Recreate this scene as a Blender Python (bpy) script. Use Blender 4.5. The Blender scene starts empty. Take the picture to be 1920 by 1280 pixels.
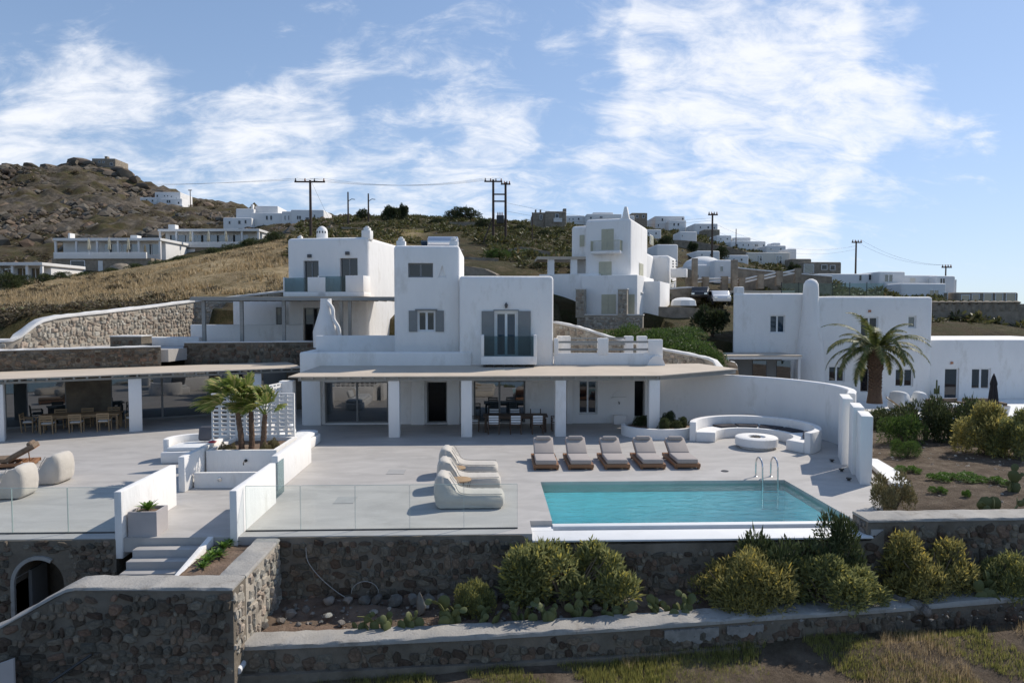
import bpy, bmesh, math, random
import numpy as np
from mathutils import Vector, Matrix
R = math.radians
random.seed(7)
S = bpy.context.scene
COL = S.collection

# ---------------------------------------------------------------- camera
CAMH = 5.6
FPX = 1280.0
PITCH = math.atan(57 / FPX)
YAW = math.atan(43 / FPX)
cam_d = bpy.data.cameras.new('camera')
cam_d.lens = 24.0
cam_d.sensor_width = 36.0
cam_d.clip_end = 6000
cam = bpy.data.objects.new('camera', cam_d)
COL.objects.link(cam)
cam.location = (0, 0, CAMH)
cam.rotation_euler = (R(90) - PITCH, 0, -YAW)
S.camera = cam

# ---------------------------------------------------------------- sky and sun
SUN = Vector((.84, .56, .95)).normalized()
EXPOSURE = 0.5
S.view_settings.view_transform = 'Standard'
S.view_settings.look = 'None'
S.view_settings.gamma = 1.0
S.view_settings.exposure = EXPOSURE
world = bpy.data.worlds.new('World')
S.world = world
world.use_nodes = True
wn, wl = world.node_tree.nodes, world.node_tree.links
wn.clear()


def cam_dir(px, py):
    """unit direction seen at a point of the photograph (1920 x 1280)"""
    v = Vector(((px - 960) / FPX, (640 - py) / FPX, -1)).normalized()
    return cam.rotation_euler.to_matrix() @ v


def build_world():
    N = wn.new
    out = N('ShaderNodeOutputWorld')
    bg = N('ShaderNodeBackground')
    bg.inputs['Strength'].default_value = 0.15
    wl.new(bg.outputs[0], out.inputs['Surface'])
    sky = N('ShaderNodeTexSky')
    sky.sky_type = 'NISHITA'
    sky.sun_disc = False
    sky.sun_elevation = math.asin(SUN.z)
    sky.sun_rotation = math.atan2(SUN.x, SUN.y)
    sky.air_density = 1.0
    sky.dust_density = 0.1
    sky.ozone_density = 1.6
    tc = N('ShaderNodeTexCoord')
    gen = tc.outputs['Generated']

    def math_(op, a, b=None, c=None, clamp=False):
        n = N('ShaderNodeMath'); n.operation = op; n.use_clamp = clamp
        for i, v in enumerate((a, b, c)):
            if v is None: continue
            if isinstance(v, (int, float)): n.inputs[i].default_value = v
            else: wl.new(v, n.inputs[i])
        return n.outputs[0]
    # project the view direction on a flat cloud layer
    sep = N('ShaderNodeSeparateXYZ'); wl.new(gen, sep.inputs[0])
    zz = math_('ADD', math_('MAXIMUM', sep.outputs[2], 0.0), 0.38)
    cx = math_('DIVIDE', sep.outputs[0], zz)
    cy = math_('DIVIDE', sep.outputs[1], zz)
    comb = N('ShaderNodeCombineXYZ')
    wl.new(cx, comb.inputs[0]); wl.new(cy, comb.inputs[1])
    mp = N('ShaderNodeMapping')
    mp.inputs['Rotation'].default_value = (0, 0, R(-28))
    mp.inputs['Scale'].default_value = (1.5, 2.6, 1)
    mp.inputs['Location'].default_value = (3.1, 1.7, 0)
    wl.new(comb.outputs[0], mp.inputs[0])

    def noise(vec, scale, detail, rough, dist=0.0):
        n = N('ShaderNodeTexNoise')
        n.inputs['Scale'].default_value = scale
        n.inputs['Detail'].default_value = detail
        n.inputs['Roughness'].default_value = rough
        n.inputs['Distortion'].default_value = dist
        wl.new(vec, n.inputs['Vector'])
        return n.outputs['Fac']
    big = noise(mp.outputs[0], 1.1, 3, .5, .3)
    fine = noise(mp.outputs[0], 3.9, 10, .64, .7)
    fib = noise(mp.outputs[0], 11.0, 5, .65, .8)
    dens = math_('ADD', math_('MULTIPLY', big, .30), math_('MULTIPLY', fine, .80))
    dens = math_('ADD', dens, math_('MULTIPLY', fib, .26))
    # cloud banks standing in the sky: (direction, cos radius, weight)
    banks = [((1250, 120), 10, .22), ((1400, 120), 11, .24), ((1480, 240), 11, .24), ((1300, 260), 10, .24), ((1600, 300), 8, .18), ((1420, 350), 9, .18), ((1660, 210), 6, .14),
             ((880, 110), 6.5, .16), ((850, 220), 6, .14), ((670, 100), 4.5, .15), ((600, 190), 4, .10), ((500, 100), 4, .10), ((40, 270), 7, .17),
             ((230, 310), 7, .22), ((470, 290), 6, .18), ((620, 330), 8, .20), ((830, 350), 8, .19), ((1030, 370), 7, .20), ((150, 60), 5, .03),
             ((600, 10), 5, .10), ((420, 255), 5, .12), ((20, 40), 6, .03)]
    wn_ = N('ShaderNodeTexNoise'); wn_.inputs['Scale'].default_value = 5.5; wn_.inputs['Detail'].default_value = 5; wl.new(gen, wn_.inputs['Vector'])
    off = N('ShaderNodeVectorMath'); off.operation = 'MULTIPLY_ADD'; wl.new(wn_.outputs['Color'], off.inputs[0])
    off.inputs[1].default_value = (.34, .34, .34); off.inputs[2].default_value = (-.17, -.17, -.17)
    sm_ = N('ShaderNodeVectorMath'); sm_.operation = 'ADD'; wl.new(gen, sm_.inputs[0]); wl.new(off.outputs[0], sm_.inputs[1])
    warp = N('ShaderNodeVectorMath'); warp.operation = 'NORMALIZE'; wl.new(sm_.outputs[0], warp.inputs[0])
    cov = None
    for (px, py), rad, wgt in banks:
        d = cam_dir(px, py)
        dp = N('ShaderNodeVectorMath'); dp.operation = 'DOT_PRODUCT'
        wl.new(warp.outputs[0], dp.inputs[0]); dp.inputs[1].default_value = d
        mr = N('ShaderNodeMapRange'); mr.interpolation_type = 'SMOOTHSTEP'
        wl.new(dp.outputs['Value'], mr.inputs[0])
        mr.inputs[1].default_value = math.cos(R(rad)); mr.inputs[2].default_value = math.cos(R(rad * .15))
        mr.inputs[3].default_value = 0; mr.inputs[4].default_value = wgt
        cov = mr.outputs[0] if cov is None else math_('ADD', cov, mr.outputs[0])
    cov = math_('MINIMUM', cov, .33)
    dens = math_('ADD', dens, cov)
    mr = N('ShaderNodeMapRange'); mr.interpolation_type = 'SMOOTHSTEP'
    wl.new(dens, mr.inputs[0])
    mr.inputs[1].default_value = .77; mr.inputs[2].default_value = 1.17
    mr.inputs[3].default_value = 0; mr.inputs[4].default_value = .93
    mix = N('ShaderNodeMix'); mix.data_type = 'RGBA'
    wl.new(mr.outputs[0], mix.inputs['Factor'])
    # soft shoulder for the brightest part of the sky: c / (1 + k c)
    den = N('ShaderNodeVectorMath'); den.operation = 'MULTIPLY_ADD'
    wl.new(sky.outputs[0], den.inputs[0]); den.inputs[1].default_value = (.205, .155, .098); den.inputs[2].default_value = (1, 1, 1)
    lim = N('ShaderNodeVectorMath'); lim.operation = 'DIVIDE'
    wl.new(sky.outputs[0], lim.inputs[0]); wl.new(den.outputs[0], lim.inputs[1])
    wl.new(lim.outputs[0], mix.inputs['A'])
    mix.inputs['B'].default_value = (4.7, 4.8, 5.05, 1)
    wl.new(mix.outputs['Result'], bg.inputs['Color'])


build_world()
sun_d = bpy.data.lights.new('sun', 'SUN')
sun_d.energy = 3.1
sun_d.angle = R(.5)
sun_d.color = (1.0, .93, .83)
sun = bpy.data.objects.new('sun', sun_d)
COL.objects.link(sun)
sun.location = (40, 30, 60)
sun.rotation_euler = (-SUN).to_track_quat('-Z', 'Y').to_euler()


# ---------------------------------------------------------------- geometry helpers
def ray(px, py):
    return Vector((0, 0, CAMH)), cam_dir(px, py)


def atY(px, py, Y):
    o, d = ray(px, py)
    return o + d * (Y / d.y)


def atZ(px, py, z):
    o, d = ray(px, py)
    return o + d * ((z - CAMH) / d.z)


def link(name, me, mat=None, parent=None):
    o = bpy.data.objects.new(name, me)
    COL.objects.link(o)
    if mat is not None and not me.materials:
        me.materials.append(M[mat] if isinstance(mat, str) else mat)
    if parent is not None: o.parent = parent
    return o


def tag(o, label=None, cat=None, group=None, kind=None):
    if label: o['label'] = label
    if cat: o['category'] = cat
    if group: o['group'] = group
    if kind: o['kind'] = kind
    return o


def thing(name, label, cat, loc=(0, 0, 0), rz=0, group=None):
    o = bpy.data.objects.new(name, None)
    COL.objects.link(o)
    o.location = loc
    o.rotation_euler = (0, 0, rz)
    o.empty_display_size = .3
    return tag(o, label, cat, group)


def copy_tree(o, parent=None):
    c = o.copy()
    COL.objects.link(c)
    c.parent = parent
    for ch in list(o.children): copy_tree(ch, c)
    return c


class MB:
    """collects simple solids into one mesh"""
    def __init__(s): s.v = []; s.f = []

    def add(s, vs, fs):
        b = len(s.v)
        s.v += [tuple(v) for v in vs]
        s.f += [tuple(i + b for i in f) for f in fs]
        return s

    def box(s, x0, x1, y0, y1, z0, z1, m=None):
        vs = [Vector((x, y, z)) for z in (z0, z1) for y in (y0, y1) for x in (x0, x1)]
        if m is not None: vs = [m @ v for v in vs]
        return s.add(vs, [(0, 2, 3, 1), (4, 5, 7, 6), (0, 1, 5, 4), (2, 6, 7, 3), (0, 4, 6, 2), (1, 3, 7, 5)])

    def prism(s, poly, z0, z1):
        n = len(poly)
        vs = [(x, y, z0) for x, y in poly] + [(x, y, z1) for x, y in poly]
        fs = [tuple(range(n - 1, -1, -1)), tuple(range(n, 2 * n))]
        fs += [(i, (i + 1) % n, n + (i + 1) % n, n + i) for i in range(n)]
        return s.add(vs, fs)

    def extrude(s, poly, f0, f1):
        """poly of 2D points, f0/f1 map (a,b) to 3D on the two ends"""
        n = len(poly)
        vs = [f0(a, b) for a, b in poly] + [f1(a, b) for a, b in poly]
        fs = [tuple(range(n - 1, -1, -1)), tuple(range(n, 2 * n))]
        fs += [(i, (i + 1) % n, n + (i + 1) % n, n + i) for i in range(n)]
        return s.add(vs, fs)

    def tube(s, pts, r, n=6, cap=True):
        pts = [Vector(p) for p in pts]
        rs = r if isinstance(r, (list, tuple)) else [r] * len(pts)
        rings = []
        for i, p in enumerate(pts):
            t = (pts[min(i + 1, len(pts) - 1)] - pts[max(i - 1, 0)]).normalized()
            a = t.cross(Vector((0, 0, 1)))
            if a.length < 1e-3: a = t.cross(Vector((1, 0, 0)))
            a.normalize(); b = t.cross(a)
            rings.append([p + (a * math.cos(2 * math.pi * k / n) + b * math.sin(2 * math.pi * k / n)) * rs[i] for k in range(n)])
        vs = [v for r_ in rings for v in r_]
        fs = []
        for i in range(len(pts) - 1):
            for k in range(n):
                fs.append((i * n + k, i * n + (k + 1) % n, (i + 1) * n + (k + 1) % n, (i + 1) * n + k))
        if cap:
            fs.append(tuple(range(n - 1, -1, -1)))
            fs.append(tuple(range((len(pts) - 1) * n, len(pts) * n)))
        return s.add(vs, fs)

    def lathe(s, prof, n=20, c=(0, 0, 0), cap=True):
        vs = []; fs = []
        for r, z in prof:
            for k in range(n):
                a = 2 * math.pi * k / n
                vs.append((c[0] + r * math.cos(a), c[1] + r * math.sin(a), c[2] + z))
        m = len(prof)
        for i in range(m - 1):
            for k in range(n):
                fs.append((i * n + k, i * n + (k + 1) % n, (i + 1) * n + (k + 1) % n, (i + 1) * n + k))
        if cap:
            fs.append(tuple(range(n - 1, -1, -1)))
            fs.append(tuple(range((m - 1) * n, m * n)))
        return s.add(vs, fs)

    def mesh(s, name, bevel=0, segs=2, smooth=True, sub=0):
        me = bpy.data.meshes.new(name)
        me.from_pydata([tuple(v) for v in s.v], [], s.f)
        bm = bmesh.new(); bm.from_mesh(me)
        bmesh.ops.recalc_face_normals(bm, faces=bm.faces)
        if bevel:
            es = [e for e in bm.edges if len(e.link_faces) == 2 and e.calc_face_angle(0) > R(25)]
            bmesh.ops.bevel(bm, geom=es, offset=bevel, segments=segs, profile=.5, affect='EDGES', clamp_overlap=True)
        if sub:
            bmesh.ops.subdivide_edges(bm, edges=bm.edges[:], cuts=sub, use_grid_fill=True)
        bm.to_mesh(me); bm.free()
        if smooth:
            me.shade_smooth()
            me.set_sharp_from_angle(angle=R(38))
        return me

    def build(s, name, mat, parent=None, bevel=0, segs=2, smooth=True, sub=0):
        return link(name, s.mesh(name, bevel, segs, smooth, sub), mat, parent)


def cut(o, cutter):
    """carve the boxes of an MB out of a mesh object"""
    cme = cutter.mesh('cutter', smooth=False)
    c = bpy.data.objects.new('cutter', cme); COL.objects.link(c)
    c.parent = o.parent
    md = o.modifiers.new('b', 'BOOLEAN'); md.operation = 'DIFFERENCE'; md.object = c; md.solver = 'EXACT'
    dg = bpy.context.evaluated_depsgraph_get()
    me = bpy.data.meshes.new_from_object(o.evaluated_get(dg))
    o.modifiers.clear()
    old = o.data; o.data = me; me.name = old.name
    bpy.data.meshes.remove(old)
    bpy.data.objects.remove(c); bpy.data.meshes.remove(cme)
    me.shade_smooth(); me.set_sharp_from_angle(angle=R(38))
    return o


# ---------------------------------------------------------------- materials
M = {}


def mat(name, col, rough=.7, var=0.0, vscale=2.0, bump=0.0, bscale=30.0, metal=0.0, spec=.4, col2=None, detail=6,
        rnd=0.0, sheen=0.0, stain=None, stain_scale=.6, stain_fac=.5, coords='Object', dist=0.0, stretch=None):
    """Principled material: base colour varied by noise, fine relief by bump, per-piece variation by rnd"""
    m = bpy.data.materials.new(name); m.use_nodes = True
    nt = m.node_tree; N = nt.nodes; L = nt.links
    p = N['Principled BSDF']
    p.inputs['Roughness'].default_value = rough
    p.inputs['Metallic'].default_value = metal
    p.inputs['Specular IOR Level'].default_value = spec
    if sheen: p.inputs['Sheen Weight'].default_value = sheen
    c = (*col, 1)
    p.inputs['Base Color'].default_value = c
    tc = N.new('ShaderNodeTexCoord')
    vec = tc.outputs[coords]
    if stretch:
        mp = N.new('ShaderNodeMapping'); mp.inputs['Scale'].default_value = stretch
        L.new(vec, mp.inputs[0]); vec = mp.outputs[0]
    cur = None
    if var or col2:
        n = N.new('ShaderNodeTexNoise'); n.inputs['Scale'].default_value = vscale
        n.inputs['Detail'].default_value = detail; n.inputs['Roughness'].default_value = .6
        n.inputs['Distortion'].default_value = dist
        L.new(vec, n.inputs['Vector'])
        mr = N.new('ShaderNodeMapRange'); L.new(n.outputs['Fac'], mr.inputs[0])
        mr.inputs[1].default_value = .3; mr.inputs[2].default_value = .7
        mx = N.new('ShaderNodeMix'); mx.data_type = 'RGBA'
        L.new(mr.outputs[0], mx.inputs['Factor'])
        if col2: a, b = c, (*col2, 1)
        else:
            a = tuple(max(0, x * (1 - var)) for x in col) + (1,)
            b = tuple(min(1, x * (1 + var)) for x in col) + (1,)
        mx.inputs['A'].default_value = a; mx.inputs['B'].default_value = b
        cur = mx.outputs['Result']
    if stain:
        n = N.new('ShaderNodeTexNoise'); n.inputs['Scale'].default_value = stain_scale
        n.inputs['Detail'].default_value = 8; n.inputs['Roughness'].default_value = .68
        L.new(vec, n.inputs['Vector'])
        mr = N.new('ShaderNodeMapRange'); mr.interpolation_type = 'SMOOTHSTEP'
        L.new(n.outputs['Fac'], mr.inputs[0])
        mr.inputs[1].default_value = .52; mr.inputs[2].default_value = .68; mr.inputs[4].default_value = stain_fac
        mx = N.new('ShaderNodeMix'); mx.data_type = 'RGBA'
        L.new(mr.outputs[0], mx.inputs['Factor'])
        if cur: L.new(cur, mx.inputs['A'])
        else: mx.inputs['A'].default_value = c
        mx.inputs['B'].default_value = (*stain, 1)
        cur = mx.outputs['Result']
    if rnd:
        oi = N.new('ShaderNodeObjectInfo'); ge = N.new('ShaderNodeNewGeometry')
        ad = N.new('ShaderNodeMath'); ad.operation = 'ADD'
        L.new(oi.outputs['Random'], ad.inputs[0]); L.new(ge.outputs['Random Per Island'], ad.inputs[1])
        fr = N.new('ShaderNodeMath'); fr.operation = 'FRACT'; L.new(ad.outputs[0], fr.inputs[0])
        hs = N.new('ShaderNodeHueSaturation')
        mv = N.new('ShaderNodeMapRange'); L.new(fr.outputs[0], mv.inputs[0])
        mv.inputs[3].default_value = 1 - rnd; mv.inputs[4].default_value = 1 + rnd
        L.new(mv.outputs[0], hs.inputs['Value'])
        f2 = N.new('ShaderNodeMath'); f2.operation = 'MULTIPLY'; L.new(fr.outputs[0], f2.inputs[0]); f2.inputs[1].default_value = 7.31
        f3 = N.new('ShaderNodeMath'); f3.operation = 'FRACT'; L.new(f2.outputs[0], f3.inputs[0])
        mh = N.new('ShaderNodeMapRange'); L.new(f3.outputs[0], mh.inputs[0])
        mh.inputs[3].default_value = .5 - .05 * rnd; mh.inputs[4].default_value = .5 + .05 * rnd
        L.new(mh.outputs[0], hs.inputs['Hue'])
        ms = N.new('ShaderNodeMapRange'); L.new(f3.outputs[0], ms.inputs[0])
        ms.inputs[3].default_value = 1.15; ms.inputs[4].default_value = .6
        L.new(ms.outputs[0], hs.inputs['Saturation'])
        if cur: L.new(cur, hs.inputs['Color'])
        else: hs.inputs['Color'].default_value = c
        cur = hs.outputs['Color']
    if cur: L.new(cur, p.inputs['Base Color'])
    if bump:
        n = N.new('ShaderNodeTexNoise'); n.inputs['Scale'].default_value = bscale
        n.inputs['Detail'].default_value = 6; n.inputs['Roughness'].default_value = .65
        L.new(vec, n.inputs['Vector'])
        b = N.new('ShaderNodeBump'); b.inputs['Strength'].default_value = bump
        b.inputs['Distance'].default_value = .05
        L.new(n.outputs['Fac'], b.inputs['Height']); L.new(b.outputs[0], p.inputs['Normal'])
    M[name] = m
    return m


def glass_mat(name, tint, rough, trans=None, gloss=None):
    """thin glass sheet: see-through tint plus a Fresnel reflection"""
    m = bpy.data.materials.new(name); m.use_nodes = True
    N = m.node_tree.nodes; L = m.node_tree.links; N.clear()
    out = N.new('ShaderNodeOutputMaterial')
    tr = N.new('ShaderNodeBsdfTransparent'); tr.inputs[0].default_value = (*tint, 1)
    gl = N.new('ShaderNodeBsdfGlossy'); gl.inputs['Roughness'].default_value = rough
    gl.inputs[0].default_value = (.9, .95, .95, 1)
    lw = N.new('ShaderNodeFresnel'); lw.inputs[0].default_value = 1.45
    mx = N.new('ShaderNodeMixShader')
    ge = N.new('ShaderNodeNewGeometry')
    fr = N.new('ShaderNodeMath'); fr.operation = 'SUBTRACT'; fr.inputs[0].default_value = 1; L.new(ge.outputs['Backfacing'], fr.inputs[1])
    ml = N.new('ShaderNodeMath'); ml.operation = 'MULTIPLY'; L.new(lw.outputs[0], ml.inputs[0]); L.new(fr.outputs[0], ml.inputs[1])
    L.new(ml.outputs[0], mx.inputs[0]); L.new(tr.outputs[0], mx.inputs[1]); L.new(gl.outputs[0], mx.inputs[2])
    L.new(mx.outputs[0], out.inputs[0])
    M[name] = m
    return m


def pane_mat(name, base, gloss, rough=.02):
    """window glass in front of a dark room"""
    m = bpy.data.materials.new(name); m.use_nodes = True
    N = m.node_tree.nodes; L = m.node_tree.links; N.clear()
    out = N.new('ShaderNodeOutputMaterial')
    df = N.new('ShaderNodeBsdfDiffuse'); df.inputs[0].default_value = (*base, 1)
    gl = N.new('ShaderNodeBsdfGlossy'); gl.inputs['Roughness'].default_value = rough
    mx = N.new('ShaderNodeMixShader')
    lw = N.new('ShaderNodeFresnel'); lw.inputs[0].default_value = 1.5
    ad = N.new('ShaderNodeMath'); ad.operation = 'ADD'; ad.use_clamp = True
    L.new(lw.outputs[0], ad.inputs[0]); ad.inputs[1].default_value = gloss
    L.new(ad.outputs[0], mx.inputs[0]); L.new(df.outputs[0], mx.inputs[1]); L.new(gl.outputs[0], mx.inputs[2])
    L.new(mx.outputs[0], out.inputs[0])
    M[name] = m


def water_mat():
    m = bpy.data.materials.new('pool_water'); m.use_nodes = True
    N = m.node_tree.nodes; L = m.node_tree.links; N.clear()
    out = N.new('ShaderNodeOutputMaterial')
    tr = N.new('ShaderNodeBsdfTransparent'); tr.inputs[0].default_value = (.84, .98, .99, 1)
    gl = N.new('ShaderNodeBsdfGlossy'); gl.inputs['Roughness'].default_value = .03
    fr = N.new('ShaderNodeFresnel'); fr.inputs[0].default_value = 1.33
    mx = N.new('ShaderNodeMixShader')
    tc = N.new('ShaderNodeTexCoord')
    mp = N.new('ShaderNodeMapping'); mp.inputs['Scale'].default_value = (1.0, 1.6, 1)
    L.new(tc.outputs['Object'], mp.inputs[0])
    n = N.new('ShaderNodeTexNoise'); n.inputs['Scale'].default_value = 2.2; n.inputs['Detail'].default_value = 5
    n.inputs['Distortion'].default_value = .6
    L.new(mp.outputs[0], n.inputs['Vector'])
    b = N.new('ShaderNodeBump'); b.inputs['Strength'].default_value = .5; b.inputs['Distance'].default_value = .08
    L.new(n.outputs['Fac'], b.inputs['Height'])
    L.new(b.outputs[0], gl.inputs['Normal']); L.new(b.outputs[0], fr.inputs['Normal'])
    L.new(fr.outputs[0], mx.inputs[0]); L.new(tr.outputs[0], mx.inputs[1]); L.new(gl.outputs[0], mx.inputs[2])
    L.new(mx.outputs[0], out.inputs[0])
    M['pool_water'] = m


def leaf_mat(name, c1, c2, tip=None, trans=.25):
    m = bpy.data.materials.new(name); m.use_nodes = True
    N = m.node_tree.nodes; L = m.node_tree.links
    p = N['Principled BSDF']; p.inputs['Roughness'].default_value = .55
    p.inputs['Specular IOR Level'].default_value = .3
    ge = N.new('ShaderNodeNewGeometry')
    cr = N.new('ShaderNodeValToRGB')
    cr.color_ramp.elements[0].color = (*c1, 1); cr.color_ramp.elements[1].color = (*c2, 1)
    cr.color_ramp.elements[1].position = .85
    if tip:
        e = cr.color_ramp.elements.new(.93); e.color = (*tip, 1)
    L.new(ge.outputs['Random Per Island'], cr.inputs[0])
    L.new(cr.outputs[0], p.inputs['Base Color'])
    tl = N.new('ShaderNodeBsdfTranslucent'); L.new(cr.outputs[0], tl.inputs[0])
    mx = N.new('ShaderNodeMixShader'); mx.inputs[0].default_value = trans
    out = N['Material Output']
    L.new(p.outputs[0], mx.inputs[1]); L.new(tl.outputs[0], mx.inputs[2]); L.new(mx.outputs[0], out.inputs[0])
    M[name] = m


mat('plaster', (.81, .785, .75), .9, var=.04, vscale=.9, bump=.7, bscale=2.4, stain=(.62, .585, .53), stain_scale=.9, stain_fac=.6, stretch=(1, 1, .4))
mat('plaster_far', (.72, .70, .67), .85, var=.05, vscale=.3, stain=(.62, .60, .56), stain_scale=.25, stain_fac=.4)
mat('plaster_cream', (.62, .57, .49), .85, var=.06, vscale=.4)
mat('concrete_floor', (.415, .39, .362), .6, var=.14, vscale=.55, bump=.06, bscale=14, stain=(.47, .445, .415), stain_scale=.9, stain_fac=.8, detail=9, dist=.8, stretch=(1, 2.2, 1))
mat('white_concrete', (.72, .72, .71), .7, var=.05, vscale=1.2, stain=(.6, .59, .56), stain_scale=1.0, stain_fac=.3)
mat('pergola_canvas', (.52, .44, .35), .85, var=.08, vscale=.8, bump=.1, bscale=20, stain=(.45, .38, .3), stain_scale=.7, stain_fac=.4)
mat('pergola_timber', (.27, .27, .255), .7, var=.1, vscale=3, stretch=(1, 1, 6))
mat('shutter_grey', (.21, .215, .21), .6, var=.06, vscale=3)
mat('shutter_cream', (.46, .44, .33), .6, var=.06, vscale=3)
mat('frame_grey', (.20, .20, .195), .5, var=.05)
mat('frame_white', (.72, .72, .71), .5, var=.04)
mat('metal_dark', (.05, .05, .05), .45, metal=.4, var=.1)
mat('metal_steel', (.62, .62, .62), .22, metal=1.0)
mat('metal_white', (.7, .7, .7), .35, var=.03)
mat('wood_teak', (.25, .125, .06), .55, var=.25, vscale=5, stretch=(8, 1, 8))
mat('wood_dark', (.09, .055, .035), .55, var=.25, vscale=5, stretch=(1, 8, 8))
mat('wood_pole', (.075, .05, .038), .8, var=.3, vscale=2, stretch=(4, 4, .6))
mat('wood_light', (.36, .24, .13), .6, var=.2, vscale=5, stretch=(1, 8, 8))
mat('fabric_taupe', (.36, .31, .275), .95, var=.05, vscale=4, bump=.15, bscale=60, sheen=.2)
mat('fabric_beige', (.52, .475, .41), .95, var=.07, vscale=3, bump=.35, bscale=7, sheen=.2)
mat('fabric_white', (.72, .72, .71), .95, var=.05, vscale=3, bump=.25, bscale=8)
mat('fabric_dark', (.055, .05, .055), .95, var=.2, vscale=4, bump=.3, bscale=9)
mat('fabric_grey', (.11, .11, .12), .95, var=.15, vscale=4, bump=.3, bscale=9)
mat('wicker', (.17, .12, .08), .8, var=.3, vscale=12, bump=.3, bscale=40)
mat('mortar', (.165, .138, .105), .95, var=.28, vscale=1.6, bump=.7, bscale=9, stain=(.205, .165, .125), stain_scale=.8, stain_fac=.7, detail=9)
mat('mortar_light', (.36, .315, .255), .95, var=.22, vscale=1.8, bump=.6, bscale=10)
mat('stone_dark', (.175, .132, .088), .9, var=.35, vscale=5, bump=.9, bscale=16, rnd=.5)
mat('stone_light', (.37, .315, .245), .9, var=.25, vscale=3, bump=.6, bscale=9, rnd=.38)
mat('stone_grey', (.19, .168, .14), .9, var=.28, vscale=2, bump=.7, bscale=7, rnd=.35)
mat('stone_hill', (.115, .088, .06), .95, var=.4, vscale=.6, bump=.9, bscale=1.2, rnd=.35)
mat('stone_wall_far', (.33, .275, .21), .95, col2=(.17, .14, .105), vscale=1.6, bump=.8, bscale=2.5)
mat('coping', (.34, .32, .29), .9, var=.14, vscale=1.5, bump=.5, bscale=14, stain=(.22, .20, .175), stain_scale=2.2, stain_fac=.8)
mat('coping_white', (.68, .66, .63), .85, var=.06, vscale=1.2, bump=.3, bscale=10, stain=(.5, .47, .42), stain_scale=1.5, stain_fac=.5)
mat('soil', (.17, .115, .08), .95, var=.35, vscale=2.2, bump=.9, bscale=14, stain=(.28, .21, .15), stain_scale=1.2, stain_fac=.7)
mat('trunk', (.12, .085, .06), .9, var=.35, vscale=9, bump=.9, bscale=18)
mat('palm_fibre', (.16, .10, .065), .95, var=.4, vscale=14, bump=1.0, bscale=26)
mat('stem', (.16, .12, .08), .9, var=.2)
mat('planter_grey', (.42, .385, .37), .8, var=.07, vscale=2)
mat('pool_tile', (.52, .90, .93), .5, var=.05, vscale=2)
mat('drain', (.36, .35, .335), .7, var=.1)
mat('rubber', (.02, .02, .02), .8)
mat('car_white', (.7, .7, .7), .25, spec=.6)
mat('car_black', (.02, .02, .022), .25, spec=.6)
mat('sail_cream', (.62, .56, .42), .9, var=.06)
mat('parasol_dark', (.045, .04, .04), .9, var=.2)
mat('whitewash', (.24, .225, .205), .95, var=.25, vscale=6, bump=.4, bscale=12)
mat('hose', (.42, .40, .37), .6)
mat('terracotta', (.4, .18, .1), .8, var=.1)
mat('red_plastic', (.55, .03, .03), .5)
mat('blue_plastic', (.05, .15, .45), .5)
mat('wire', (.03, .03, .03), .6)
mat('lamp_metal', (.08, .08, .08), .5)
mat('water_sea', (.03, .08, .13), .12, var=.1, vscale=.02, bump=.4, bscale=.3)
mat('solar_silver', (.66, .66, .68), .3, metal=.85)
glass_mat('fence_glass', (.955, .98, .975), .015)
mat('glass_edge', (.38, .46, .43), .3)
glass_mat('balcony_glass', (.52, .62, .64), .03)
glass_mat('far_glass', (.75, .86, .85), .02)
pane_mat('pane', (.012, .014, .018), .03)
pane_mat('doorway_dark', (.004, .004, .005), -.03, .2)  # unlit inside of the porch doorways, painted as a near-black sheet
pane_mat('pane_blue', (.015, .035, .065), .04)
pane_mat('pane_bright', (.025, .035, .04), .16)
water_mat()
leaf_mat('leaf_shrub', (.12, .135, .05), (.34, .34, .14), (.52, .44, .10), trans=.5)
leaf_mat('leaf_shrub_yellow', (.14, .14, .05), (.40, .35, .13), (.60, .46, .10), trans=.5)
leaf_mat('leaf_scrub', (.07, .052, .032), (.19, .15, .09), (.18, .17, .08), trans=.3)
leaf_mat('leaf_dark', (.025, .036, .014), (.09, .11, .04), (.16, .17, .08), trans=.3)
leaf_mat('leaf_green', (.03, .060, .014), (.12, .185, .04), trans=.3)
leaf_mat('leaf_bright', (.05, .11, .015), (.15, .25, .04))
leaf_mat('leaf_palm', (.05, .07, .02), (.18, .20, .06), (.30, .24, .10), trans=.3)
leaf_mat('leaf_fan', (.09, .13, .025), (.27, .32, .07), (.48, .40, .16), trans=.4)
leaf_mat('leaf_dry', (.14, .115, .05), (.30, .25, .12))
leaf_mat('leaf_scrub_green', (.045, .048, .018), (.14, .14, .05), (.20, .15, .08), trans=.3)
leaf_mat('leaf_tree', (.02, .03, .012), (.065, .08, .03))
leaf_mat('cactus', (.05, .065, .022), (.125, .135, .05), (.25, .20, .09), trans=.03)
leaf_mat('grass_dry', (.26, .19, .09), (.58, .44, .26), trans=.4)
leaf_mat('grass_green', (.13, .145, .04), (.38, .35, .11), trans=.45)

# ================================================================ TERRAIN
CP = []


def T(px, py, Y): CP.append(tuple(atY(px, py, Y)))


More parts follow.
